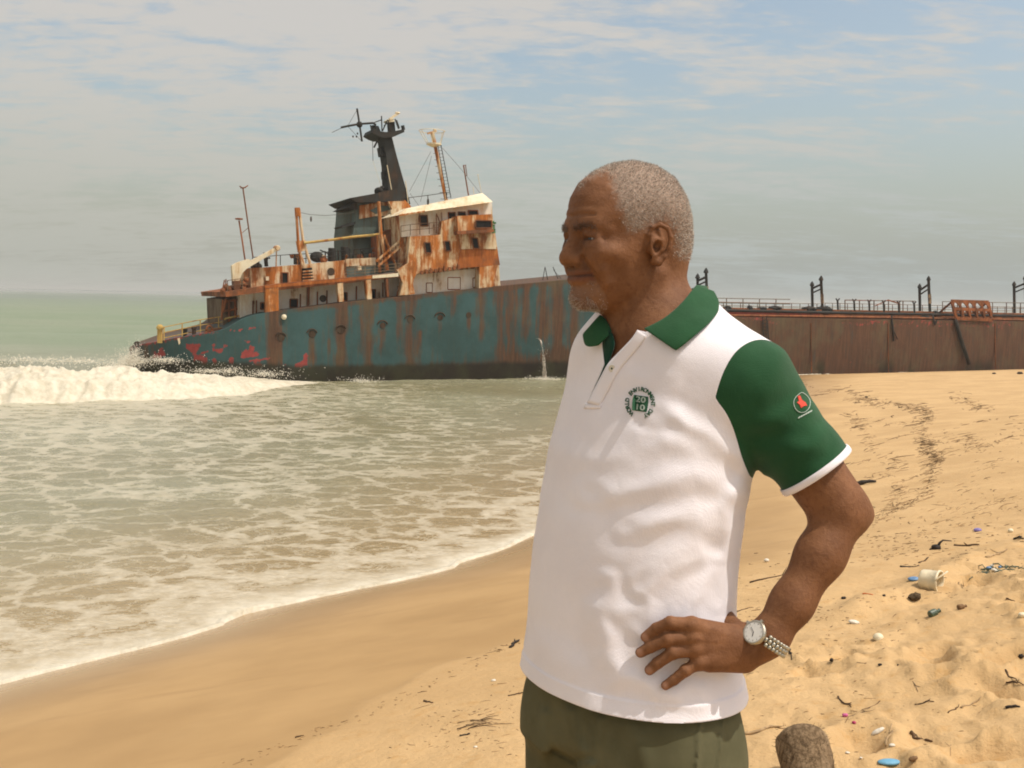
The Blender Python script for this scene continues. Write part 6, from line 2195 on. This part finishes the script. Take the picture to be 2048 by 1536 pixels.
# ------------------------------------------------------------------ what the sea left on the sand
def hits(px, py):
    px = np.asarray(px, float); py = np.asarray(py, float)
    r = FWD + RIGHT * ((px - 1024) / FPX)[:, None] + UP * ((768 - py) / FPX)[:, None]
    z = np.full(len(px), 2.4)
    for _ in range(40):
        t = (z - EYE[2]) / np.minimum(r[:, 2], -1e-3)
        t = np.clip(t, 1.5, 90)
        p = EYE + r * t[:, None]
        z = .5 * z + .5 * sand_z(p[:, 0], p[:, 1])
    p[:, 2] = sand_z(p[:, 0], p[:, 1])
    return p
def gp(px, py):
    p = hits(np.array([px, px + .01]), np.array([py, py + .01]))[0]
    return p, float((p - EYE) @ FWD) / FPX          # point, metres per photo pixel
gX = np.array([1.0, 0, 0]); gY = np.array([0, 1.0, 0]); gZ = np.array([0, 0, 1.0])
def unit(v): v = np.asarray(v, float); return v / np.linalg.norm(v)

M_WOOD = wall_mat('grey driftwood', (0.20, 0.13, 0.07), (0.09, 0.05, 0.028), 0.4)
M_TWIG = simple_mat('dark twig', (0.085, 0.050, 0.026), 0.85, 0.2, 0, .4, 40)
M_PALETWIG = simple_mat('bleached twig', (0.34, 0.235, 0.125), 0.85, 0.2, 0, .3, 40)
M_BARK = simple_mat('wet black wood', (0.022, 0.015, 0.010), 0.7, 0.3, 0, .4, 30)
M_WPL = simple_mat('yellowed white plastic', (0.66, 0.58, 0.40), 0.45, 0.4, 0, .12, 14)
M_WHT = simple_mat('white foam plastic', (0.62, 0.57, 0.47), 0.6, 0.3, 0, .08, 20)
M_BLUE = simple_mat('faded blue plastic', (0.11, 0.22, 0.38), 0.45, 0.4, 0, .2, 25)
M_SKY = simple_mat('light blue rubber', (0.13, 0.33, 0.48), 0.55, 0.35, 0, .15, 25)
M_PINK = simple_mat('pink plastic', (0.48, 0.10, 0.24), 0.5, 0.3, 0, .15, 60)
M_MAG = simple_mat('magenta plastic', (0.35, 0.03, 0.10), 0.5, 0.3, 0, .15, 60)
M_PUR = simple_mat('violet plastic', (0.19, 0.15, 0.36), 0.45, 0.4, 0, .15, 40)
M_GRN = simple_mat('dull green glass', (0.055, 0.085, 0.050), 0.3, 0.5, 0, .3, 30)
M_HUSK = simple_mat('coconut fibre', (0.075, 0.052, 0.030), 0.95, 0.1, 0, .5, 60, .6)
M_ORG = simple_mat('orange plastic', (0.60, 0.14, 0.03), 0.5, 0.3, 0, .1)

def stick(px0, py0, px1, py1, r, mat, label, name='stick', crook=.12, group=None, cat='stick', seed=0):
    a, m = gp(px0, py0); b, m2 = gp(px1, py1)
    rr = np.random.default_rng(int(px0 * 7 + py0) + seed)
    n = 8
    pts = []; rad = []
    L = np.linalg.norm(b - a)
    for i in range(n):
        s = i / (n - 1)
        p = a * (1 - s) + b * s + np.array([rr.normal(0, crook * L * .16), rr.normal(0, crook * L * .16), 0]) * math.sin(math.pi * s)
        p[2] = float(sand_z(p[0:1], p[1:2])[0]) + r * m * (.55 + .5 * math.sin(3.0 * s + seed))
        pts.append(p); rad.append(r * m * (1.05 - .55 * s) * rr.uniform(.85, 1.15))
    mb = MB(); mb.tube(pts, rad, 7)
    if L > 30 * m:
        k = pts[4]; d = unit(pts[5] - pts[4] + np.array([rr.normal(0, .6), rr.normal(0, .6), .25]) * np.linalg.norm(pts[5] - pts[4]))
        mb.tube([k, k + d * L * .13, k + d * L * .2 + gZ * .004], [r * m * .6, r * m * .5, r * m * .2], 5)
    o = mb.build(name, mat, None, True)
    return tag(o, label, cat, group)
def lump(px, py, w, h, d, mat, name, label, cat, amp=.25, rot=0.0, up=.30, group=None, freq=2.5, n=10):
    p, m = gp(px, py); w, h, d = w * .88, h * .88, d * .88
    ax = (gX * math.cos(rot) + gZ * math.sin(rot), gY, -gX * math.sin(rot) + gZ * math.cos(rot))
    mb = MB(); mb.blob(p + gZ * h * m * up, (w * m, d * m, h * m), ax, n, amp, freq, px * .1)
    return tag(mb.build(name, mat, None, True), label, cat, group)

# ---- the stump at the bottom edge
def stump():
    p, m = gp(1628, 1584)
    r = 55 * m
    ax = unit(np.array([-.03, .80, .60]))
    t = thing('tree_stump', p, 'shaggy brown palm stump half buried at the bottom edge', 'stump')
    u = unit(np.cross(ax, gX)); x = unit(np.cross(u, ax))
    V = []; F = []; n = 64; rows = 40
    H = 135 * m
    for i in range(rows):
        s = i / (rows - 1)
        h = -.30 + s * (H + .30)
        rr = r * (1.0 + .07 * math.sin(s * 9) - .10 * s)
        rr *= 1.0 if s < .9 else math.sqrt(max(0.0, 1 - ((s - .9) / .1) ** 2)) * .72 + .28
        for k in range(n):
            th = 2 * math.pi * k / n
            q = np.array([math.cos(th) * 2.5, math.sin(th) * 2.5, h * 26])
            f = 1 + .045 * float(fbm((q[0:1] * 2.2, q[1:2] * 2.2, q[2:3] * .5), 3)[0]) + .03 * float(vnoise(q[0:1] * 9, q[1:2] * 9, q[2:3])[0])
            V.append(p + ax * h + rr * f * (math.cos(th) * x + math.sin(th) * u))
    for i in range(rows - 1):
        for k in range(n): F.append((i * n + k, i * n + (k + 1) % n, (i + 1) * n + (k + 1) % n, (i + 1) * n + k))
    F.append(tuple((rows - 1) * n + k for k in range(n)))
    m_, tt = material('fibrous palm wood')
    c = tt.coord()
    st = tt.noise(tt.mapping(c, (60, 60, 9)), 1.0, 6, 0.7); bl = tt.noise(c, 9, 4, 0.6)
    rg = tt.noise(tt.mapping(c, (4, 4, 38)), 1.0, 4, 0.6)
    col = tt.mix(tt.ramp(st, 0.35, 0.65), (0.10, 0.066, 0.036), (0.26, 0.18, 0.105))
    col = tt.mix(tt.ramp(bl, 0.45, 0.7, 0, .6), col, (0.32, 0.23, 0.14))
    col = tt.mix(tt.ramp(rg, 0.52, 0.62, 0, .6), col, (0.085, 0.055, 0.03))
    tt.bsdf(col, 0.95, 0.1, 0, tt.bump(tt.math('ADD', st, tt.math('MULTIPLY', rg, .8)), 0.9, 0.012))
    mesh_obj('trunk', V, F, m_, t, True)
    r_ = np.random.default_rng(2)
    mb = MB()
    for k in range(130):
        th = r_.uniform(0, 2 * math.pi); h = r_.uniform(.15, 1.0) ** .7 * H * .97
        d = math.cos(th) * x + math.sin(th) * u
        q = p + ax * h + d * r * (1.0 - .10 * h / H)
        e = unit(d * .6 + ax * r_.normal(.3, .5) + r_.normal(0, .35, 3)); L = r_.uniform(.008, .030)
        mb.tube([q - e * .004, q + e * L * .5, q + e * L + r_.normal(0, .003, 3)], [.0011, .0008, .0003], 3, False)
    mb.build('fibre', M_HUSK, t)['kind'] = 'stuff'
stump()

# ---- the tipped pot
def pot():
    p, m = gp(1860, 1176)
    ax = unit(np.array([.62, -.55, .02]))          # opening points right and to the viewer
    t = thing('plastic_pot', p, 'yellowish white plastic pot lying on its side, broken at the lip', 'pot')
    R0 = 21 * m
    c = p + gZ * R0 * .72 - ax * 18 * m
    mb = MB()
    prof = [(R0 * .30, 0), (R0 * .86, 0), (R0 * .95, 3 * m), (R0, 14 * m), (R0 * 1.02, 32 * m), (R0 * 1.12, 33 * m), (R0 * 1.12, 37 * m), (R0 * .94, 37 * m), (R0 * .92, 30 * m), (R0 * .84, 4 * m), (R0 * .3, 3 * m)]
    mb.lathe(c, ax, prof, 28)
    mb.F = [f for f in mb.F if len(f) == 4]
    mb.build('pot_shell', M_WPL, t, True)
    mb = MB(); mb.lathe(c, ax, [(0, 1 * m), (R0 * .5, 1.2 * m), (R0 * .5, 2.6 * m), (0, 2.6 * m)], 20); mb.build('pot_base', M_WPL, t)
    x = unit(np.cross(ax, gZ)); y = np.cross(x, ax)
    mb = MB(); mb.tube([c + ax * 34 * m + R0 * 1.1 * (math.cos(a) * x + math.sin(a) * y) + ax * 16 * m * math.sin((a - .3) / 2.4 * math.pi) for a in np.linspace(.3, 2.7, 12)], 1.6 * m, 6)
    mb.build('handle', M_WPL, t, True)
pot()
lump(1827, 1160, 26, 9, 22, M_BLUE, 'plastic_scrap', 'flat blue plastic scrap left of the tipped white pot', 'litter', .12, .12)
lump(1829, 1199, 28, 19, 22, M_HUSK, 'coconut_husk', 'dark fibrous coconut husk below the tipped white pot', 'husk', .30, .35)
# bottle stub
def bottle(px, py, L, r, ang, mat, label, name='bottle'):
    p, m = gp(px, py)
    d = unit(np.array([math.cos(ang), .35, math.sin(ang)]))
    mb = MB(); mb.lathe(p + gZ * r * m * .7 - d * L * m / 2, d, [(r * .8 * m, 0), (r * m, 1.5 * m), (r * m, L * .55 * m), (r * .55 * m, L * .74 * m), (r * .42 * m, L * .8 * m), (r * .42 * m, L * .93 * m), (r * .52 * m, L * .94 * m), (r * .52 * m, L * m)], 14)
    tag(mb.build(name, mat, None, False), label, 'bottle')
bottle(1869, 1230, 26, 7.5, .30, M_GRN, 'small dull green bottle lying right of the coconut husk')
bottle(1924, 1217, 20, 5.5, .08, M_WOOD, 'short brown bottle-shaped stub lying right of the green bottle')
def dome(px, py, r, mat, name, label, cat, tilt=(0.2, -.3, 1)):
    p, m = gp(px, py); ax = unit(tilt)
    mb = MB(); mb.lathe(p - ax * r * m * .25, ax, [(r * m, 0), (r * m * .98, r * .25 * m), (r * m * .82, r * .72 * m), (r * m * .5, r * 1.02 * m), (r * m * .15, r * 1.12 * m)], 20)
    tag(mb.build(name, mat, None, True), label, cat)
dome(1757, 1276, 11, M_WPL, 'cup', 'upturned white plastic cup half sunk in the sand', 'cup')
lump(1708, 1247, 24, 10, 16, M_WHT, 'foam_piece', 'white foam scrap left of the upturned cup', 'litter', .25, -.15)
lump(1778, 1529, 52, 12, 26, M_SKY, 'sandal_sole', 'light blue rubber sole at the bottom edge, right of the stump', 'sandal', .06, .04, .5)
lump(1826, 1521, 22, 11, 12, M_WOOD, 'cork', 'brown cork right of the blue rubber sole', 'cork', .10, .35, .4)
lump(1690, 1433, 13, 9, 12, M_PINK, 'plastic_scrap', 'bright pink plastic scrap above and right of the stump', 'litter', .4, .2)
lump(1708, 1447, 9, 7, 9, M_MAG, 'plastic_scrap', 'tiny dark magenta scrap below the pink one', 'litter', .3, 0)
lump(1955, 1063, 18, 9, 16, M_PUR, 'plastic_disc', 'violet plastic cap high on the sand at right', 'lid', .06, .1, .4)
lump(2021, 1064, 12, 10, 12, M_WPL, 'plastic_scrap', 'yellowish plastic scrap right of the violet cap', 'litter', .25, 0)
lump(1755, 1465, 34, 9, 14, M_WHT, 'shell', 'curved white shell fragment above the white pebble', 'shell', .25, .55)
lump(1784, 1492, 14, 7, 10, M_WHT, 'pebble', 'smooth white pebble right of the forked stick', 'pebble', .06, .1)
lump(1695, 1506, 10, 4, 8, M_WHT, 'pebble', 'flat white pebble just right of the stump', 'pebble', .06, 0)
lump(1722, 1516, 7, 3, 6, M_WHT, 'pebble', 'smallest white pebble near the bottom edge', 'pebble', .06, 0)
lump(1533, 1124, 12, 8, 10, M_WHT, 'foam_piece', 'small pale foam cube between the waist and the elbow', 'litter', .05, .1, .5)
lump(2043, 1234, 16, 14, 14, M_WPL, 'plastic_scrap', 'cream plastic scrap cut by the right edge', 'litter', .2, .3)
lump(987, 1362, 11, 5, 8, M_WHT, 'shell', 'white shell chip on the sand left of the shirt hem', 'shell', .2, .2)
lump(951, 1495, 9, 5, 7, M_WHT, 'shell', 'white shell chip near the bottom edge left of the trousers', 'shell', .2, .1)
for (x, y, w, h, la) in ((1687, 1198, 11, 7, 'small black charcoal lump beside the forearm'), (1760, 1331, 9, 6, 'black charcoal crumb in the middle of the sand'), (1663, 1322, 9, 8, 'black charcoal lump below the watch'),
                         (2041, 1326, 12, 10, 'black charcoal lump at the right edge'), (1768, 1192, 7, 5, 'tiny black crumb right of the orange straw'), (1796, 1331, 5, 4, 'tiny black crumb right of the charcoal crumb')):
    lump(x, y, w, h, w, M_BARK, 'charcoal', la, 'charcoal', .35, .3, .3)
stick(1725, 1188, 1746, 1190, 1.1, M_ORG, 'thin orange straw right of the forearm', 'straw', .02, None, 'straw')
# tangle of net and plastic
p, m = gp(1985, 1138)
t_ = thing('net_tangle', p, 'tangle of grey green netting and blue scraps right of the pot', 'litter')
r_ = np.random.default_rng(21)
mb = MB()
for k in range(46):
    a = p + np.array([r_.normal(0, 22 * m), r_.normal(0, 30 * m), 0]); a[2] = float(sand_z(a[0:1], a[1:2])[0])
    d = unit([r_.normal(.6, .5), r_.normal(0, .5), 0]); L = r_.uniform(8, 26) * m
    mb.tube([a, a + d * L * .5 + gZ * r_.uniform(1, 6) * m, a + d * L + gZ * 1 * m], r_.uniform(.7, 1.6) * m, 4)
mb.build('netting', M_GRN, t_, True)['kind'] = 'stuff'
for k in range(7):
    a = p + np.array([r_.normal(5 * m, 24 * m), r_.normal(0, 25 * m), 2 * m])
    mb = MB(); mb.blob(a, (r_.uniform(6, 14) * m, 8 * m, r_.uniform(3, 7) * m), None, 6, .3, seed=k * 3.0); mb.build('scrap', M_BLUE if k % 3 else M_WHT, t_, True)
# dark branching lump
p, m = gp(1872, 1098)
t_ = thing('branch', p, 'black gnarled branch with an upturned end, above the pot', 'branch')
mb = MB(); mb.blob(p + gZ * 3 * m, (18 * m, 16 * m, 12 * m), None, 9, .35, seed=2.0)
mb.tube([p + gX * 3 * m + gZ * 4 * m, p + gX * 7 * m + gZ * 13 * m, p + gX * 13 * m + gZ * 18 * m, p + gX * 30 * m + gZ * 17 * m], [3.6 * m, 2.4 * m, 1.8 * m, .9 * m], 7)
mb.tube([p - gX * 5 * m, p - gX * 13 * m - gZ * 2 * m], [4 * m, 2 * m], 6)
mb.build('limb', M_BARK, t_, True)
stick(1712, 971, 1752, 966, 5.0, M_BARK, 'thick dark driftwood log beside the elbow', 'driftwood', .08, None, 'driftwood')
# far lumps near the hull
lump(1697, 745, 34, 9, 40, M_BARK, 'driftwood', 'black driftwood mound far off beside the hull', 'driftwood', .35, 0, .35)
stick(1662, 746, 1690, 745, 1.6, M_PALETWIG, 'pale stick lying beside the far black driftwood mound', 'stick', .02, None, 'stick')
lump(1861, 739, 11, 8, 14, M_BARK, 'rock', 'dark block far off below the hull, right of the mound', 'rock', .1, 0, .4)
for (x, y, w, la) in ((1988, 748, 8, 'left one of two dark lumps under the far right hull'), (2040, 748, 12, 'dark lump under the hull at the right edge'), (1733, 795, 7, 'small black lump on the strandline under the far driftwood')):
    lump(x, y, w, w * .5, w * 1.2, M_BARK, 'rock', la, 'rock', .3, 0, .35)

# ---- sticks one can pick out
ST = [(1676, 1394, 1702, 1415, 1.9, M_TWIG, 'dark straight twig above the pink scrap'), (1480, 1470, 1590, 1452, 3.4, M_PALETWIG, 'long pale branch lying left of the stump'),
      (1772, 1494, 1784, 1448, 2.6, M_PALETWIG, 'pale forked stick standing out of the sand by the white shell'), (1822, 1466, 1864, 1484, 3.6, M_TWIG, 'thick dark stick right of the white pebble'),
      (1922, 1416, 1962, 1400, 2.2, M_PALETWIG, 'pale stick left of the right edge, lower down'), (2011, 1340, 2032, 1380, 2.2, M_TWIG, 'crooked twig near the right edge, below the charcoal'),
      (2012, 1366, 2048, 1372, 1.8, M_TWIG, 'twig crossing the crooked twig at the right edge'), (2011, 1418, 2040, 1414, 3.2, M_BARK, 'short black stick at the right edge, lower down'),
      (1580, 1300, 1583, 1320, 2.0, M_BARK, 'short black twig standing by the watch'), (1800, 1134, 1838, 1131, 1.9, M_BARK, 'black stick above the tipped pot, left'),
      (1838, 1126, 1856, 1116, 2.0, M_TWIG, 'dark stick end pointing at the gnarled branch'), (1908, 1091, 1958, 1092, 2.6, M_TWIG, 'bowed dark stick below the violet cap'),
      (1972, 1115, 2014, 1100, 2.4, M_PALETWIG, 'tan stick above the net tangle'), (2028, 1079, 2048, 1078, 2.0, M_BARK, 'black stick cut by the right edge, high up'),
      (1832, 1470, 1864, 1483, 1.4, M_PALETWIG, 'thin pale twig leaning on the thick dark stick'), (1918, 1160, 1926, 1178, 1.2, M_PALETWIG, 'thin pale twig standing right of the pot'),
      (1898, 1494, 1901, 1512, 1.4, M_PALETWIG, 'thin pale twig upright near the bottom right'), (1830, 1410, 1868, 1405, 2.0, M_TWIG, 'dark twig lying above the thick dark stick'),
      (1896, 1426, 1918, 1410, 1.2, M_TWIG, 'thin dark twig left of the pale stick'), (1760, 1402, 1690, 1446, .8, M_TWIG, 'hair-thin twig right of the pink scrap'),
      (1826, 1365, 1836, 1384, 1.6, M_PALETWIG, 'short pale twig above the dark lying twig'), (2012, 1198, 2030, 1203, 1.6, M_TWIG, 'dark twig below the net tangle'),
      (848, 1403, 866, 1406, 2.4, M_TWIG, 'short dark twig left of the twig heap'), (920, 1472, 940, 1469, 2.6, M_BARK, 'short black twig under the twig heap'), (1016, 1392, 1048, 1386, 1.6, M_TWIG, 'straight twig touching the trousers outline at left'),
      (1020, 1296, 1038, 1282, 3.2, M_BARK, 'knotted black weed stem left of the shirt'), (590, 1476, 608, 1471, 1.6, M_TWIG, 'single twig far left on the damp line'),
      (1500, 1166, 1620, 1140, 1.6, M_TWIG, 'long thin twig behind the forearm'), (1470, 1225, 1500, 1215, 1.4, M_TWIG, 'thin twig between shirt and forearm')]
for k, (a, b, c, d, r, mt, la) in enumerate(ST):
    stick(a, b, c, d, r, mt, la, 'stick' if r > 1.7 else 'twig', .25, None, 'stick' if r > 1.7 else 'twig', k)
# heap of twigs, lower left of the man
p, m = gp(955, 1446)
t_ = thing('twig_heap', p, 'loose heap of thin dry twigs on the sand left of the trousers', 'twigs')
r_ = np.random.default_rng(31)
for k in range(15):
    x0 = 955 + r_.normal(5, 24); y0 = 1444 + r_.normal(0, 10)
    a = hits(np.array([x0, x0]), np.array([y0, y0]))[0]
    th = r_.normal(.15, .35); L = r_.uniform(20, 75) * m
    d = unit([math.cos(th), math.sin(th) * 2.0, 0])
    q = [a - d * L * .5, a + np.array([0, 0, r_.uniform(0, 5) * m]), a + d * L * .5]
    for v in (q[0], q[2]): v[2] = float(sand_z(v[0:1], v[1:2])[0]) + r_.uniform(.5, 2) * m
    mb = MB(); mb.tube(q, [1.0 * m, .8 * m, .4 * m], 5); mb.build('twig', M_TWIG if k % 2 else M_PALETWIG, t_, True)

# ---- wrack: too many scraps to count
def wrack():
    r = np.random.default_rng(77)
    lines = [([(1555, 762), (1600, 772), (1645, 785), (1690, 776), (1722, 790), (1750, 800)], 130, 7, 5), ([(1700, 800), (1760, 806), (1830, 815), (1856, 822), (1850, 842), (1838, 860), (1846, 880), (1862, 890), (1842, 905)], 560, 9, 5),
             ([(1842, 905), (1875, 912), (1882, 918), (1860, 930), (1864, 960), (1856, 992), (1815, 1004)], 380, 7, 5), ([(1900, 790), (1930, 802), (1960, 815), (1975, 818)], 90, 10, 4), ([(1815, 1004), (1790, 1015), (1770, 1030), (1740, 1045)], 170, 14, 5),
             ([(1690, 832), (1722, 840), (1716, 850), (1735, 880), (1752, 905)], 130, 8, 6), ([(1780, 920), (1800, 930), (1770, 950), (1730, 960)], 90, 9, 6), ([(1780, 1010), (1800, 985), (1790, 975)], 80, 6, 5),
             ([(1880, 870), (1930, 880), (1960, 888), (1900, 900)], 150, 16, 8), ([(2030, 840), (1990, 920), (1950, 985), (1900, 1025), (1850, 1060)], 170, 26, 8),
             ([(1760, 1075), (1820, 1085), (1900, 1050), (2000, 1010), (2048, 990)], 260, 40, 14), ([(1700, 1100), (1800, 1110), (1960, 1110), (2048, 1060)], 240, 50, 14),
             ([(1480, 1170), (1560, 1150), (1640, 1110), (1700, 1080)], 140, 40, 12), ([(1480, 1230), (1560, 1200), (1650, 1220), (1760, 1200)], 170, 40, 20),
             ([(1590, 1290), (1700, 1270), (1850, 1200), (2048, 1120)], 210, 60, 25), ([(1500, 1400), (1650, 1350), (1850, 1350), (2048, 1300)], 150, 50, 45), ([(1500, 1480), (1700, 1440), (1900, 1450), (2048, 1420)], 130, 50, 40),
             ([(480, 1530), (590, 1478), (700, 1440), (860, 1372), (960, 1318), (1040, 1280)], 170, 10, 3), ([(860, 1440), (960, 1450), (1045, 1400)], 130, 40, 22), ([(800, 1500), (950, 1480), (1045, 1500)], 70, 40, 16)]
    PX = []; PY = []
    for pts, cnt, jx, jy in lines:
        pts = np.array(pts, float)
        s = r.uniform(0, len(pts) - 1, cnt)
        PX.append(np.interp(s, np.arange(len(pts)), pts[:, 0]) + r.normal(0, jx, cnt)); PY.append(np.interp(s, np.arange(len(pts)), pts[:, 1]) + r.normal(0, jy, cnt))
    # long straight drag streaks
    for (x0, y0, x1, y1) in ((1700, 858, 1790, 832), (1760, 885, 1850, 860), (1690, 930, 1790, 905), (1800, 965, 1870, 940), (1770, 995, 1860, 975), (1980, 890, 2025, 872), (1840, 845, 1760, 850), (1730, 803, 1850, 815), (1790, 810, 1852, 822), (1920, 850, 2000, 838), (1640, 1010, 1700, 990)):
        k = 26; s = r.random(k)
        PX.append(x0 + (x1 - x0) * s + r.normal(0, 2, k)); PY.append(y0 + (y1 - y0) * s + r.normal(0, 1.3, k))
    px = np.concatenate(PX); py = np.concatenate(PY)
    ok = (py > 750) & (px < 2080) & (r.random(len(px)) < .66)
    px, py = px[ok], py[ok]
    g = hits(px, py)
    dep = (g - EYE) @ FWD / FPX
    V = []; F = []; T = []; n = 0
    for p, m, x, y in zip(g, dep, px, py):
        far = y < 1050
        L = m * (r.lognormal(1.95, .55) if not far else r.uniform(4, 22)); w = m * r.uniform(.35, 1.25 if not far else 1.0)
        th = r.normal(.05, .5) if not far else r.normal(.95, .30)
        d = unit([math.cos(th), math.sin(th) * (1.0 if far else 2.0), 0])
        if far: L = min(m * r.lognormal(3.3, .5), 1.1)
        e = np.array([-d[1], d[0], 0])
        bend = e * L * r.normal(0, .10)
        z = gZ * w * .3
        a, b, c = p - d * L / 2, p + bend, p + d * L / 2
        for q in (a, c): q[2] = float(p[2]) + (sand_base(q[0:1], q[1:2])[0] - sand_base(p[0:1], p[1:2])[0])
        for q, k in ((a, .5), (b, 1.0), (c, .35)):
            V += [q + e * w * k * .5 + z * .2, q + gZ * w * k * .9 + z, q - e * w * k * .5 + z * .2]
        F += [(n, n + 3, n + 4, n + 1), (n + 1, n + 4, n + 5, n + 2), (n + 3, n + 6, n + 7, n + 4), (n + 4, n + 7, n + 8, n + 5)]
        n += 9
        T += [r.random()] * 9
    m_, t = material('beach wrack')
    s = t.attr('tone')
    col = t.mix(t.ramp(s, 0.2, 0.8), (0.075, 0.046, 0.024), (0.20, 0.125, 0.06))
    t.bsdf(col, 0.9, 0.15)
    tag(mesh_obj('beach_wrack', V, F, m_, None, False, g.mean(0), {'tone': np.array(T)}), kind='stuff')
wrack()
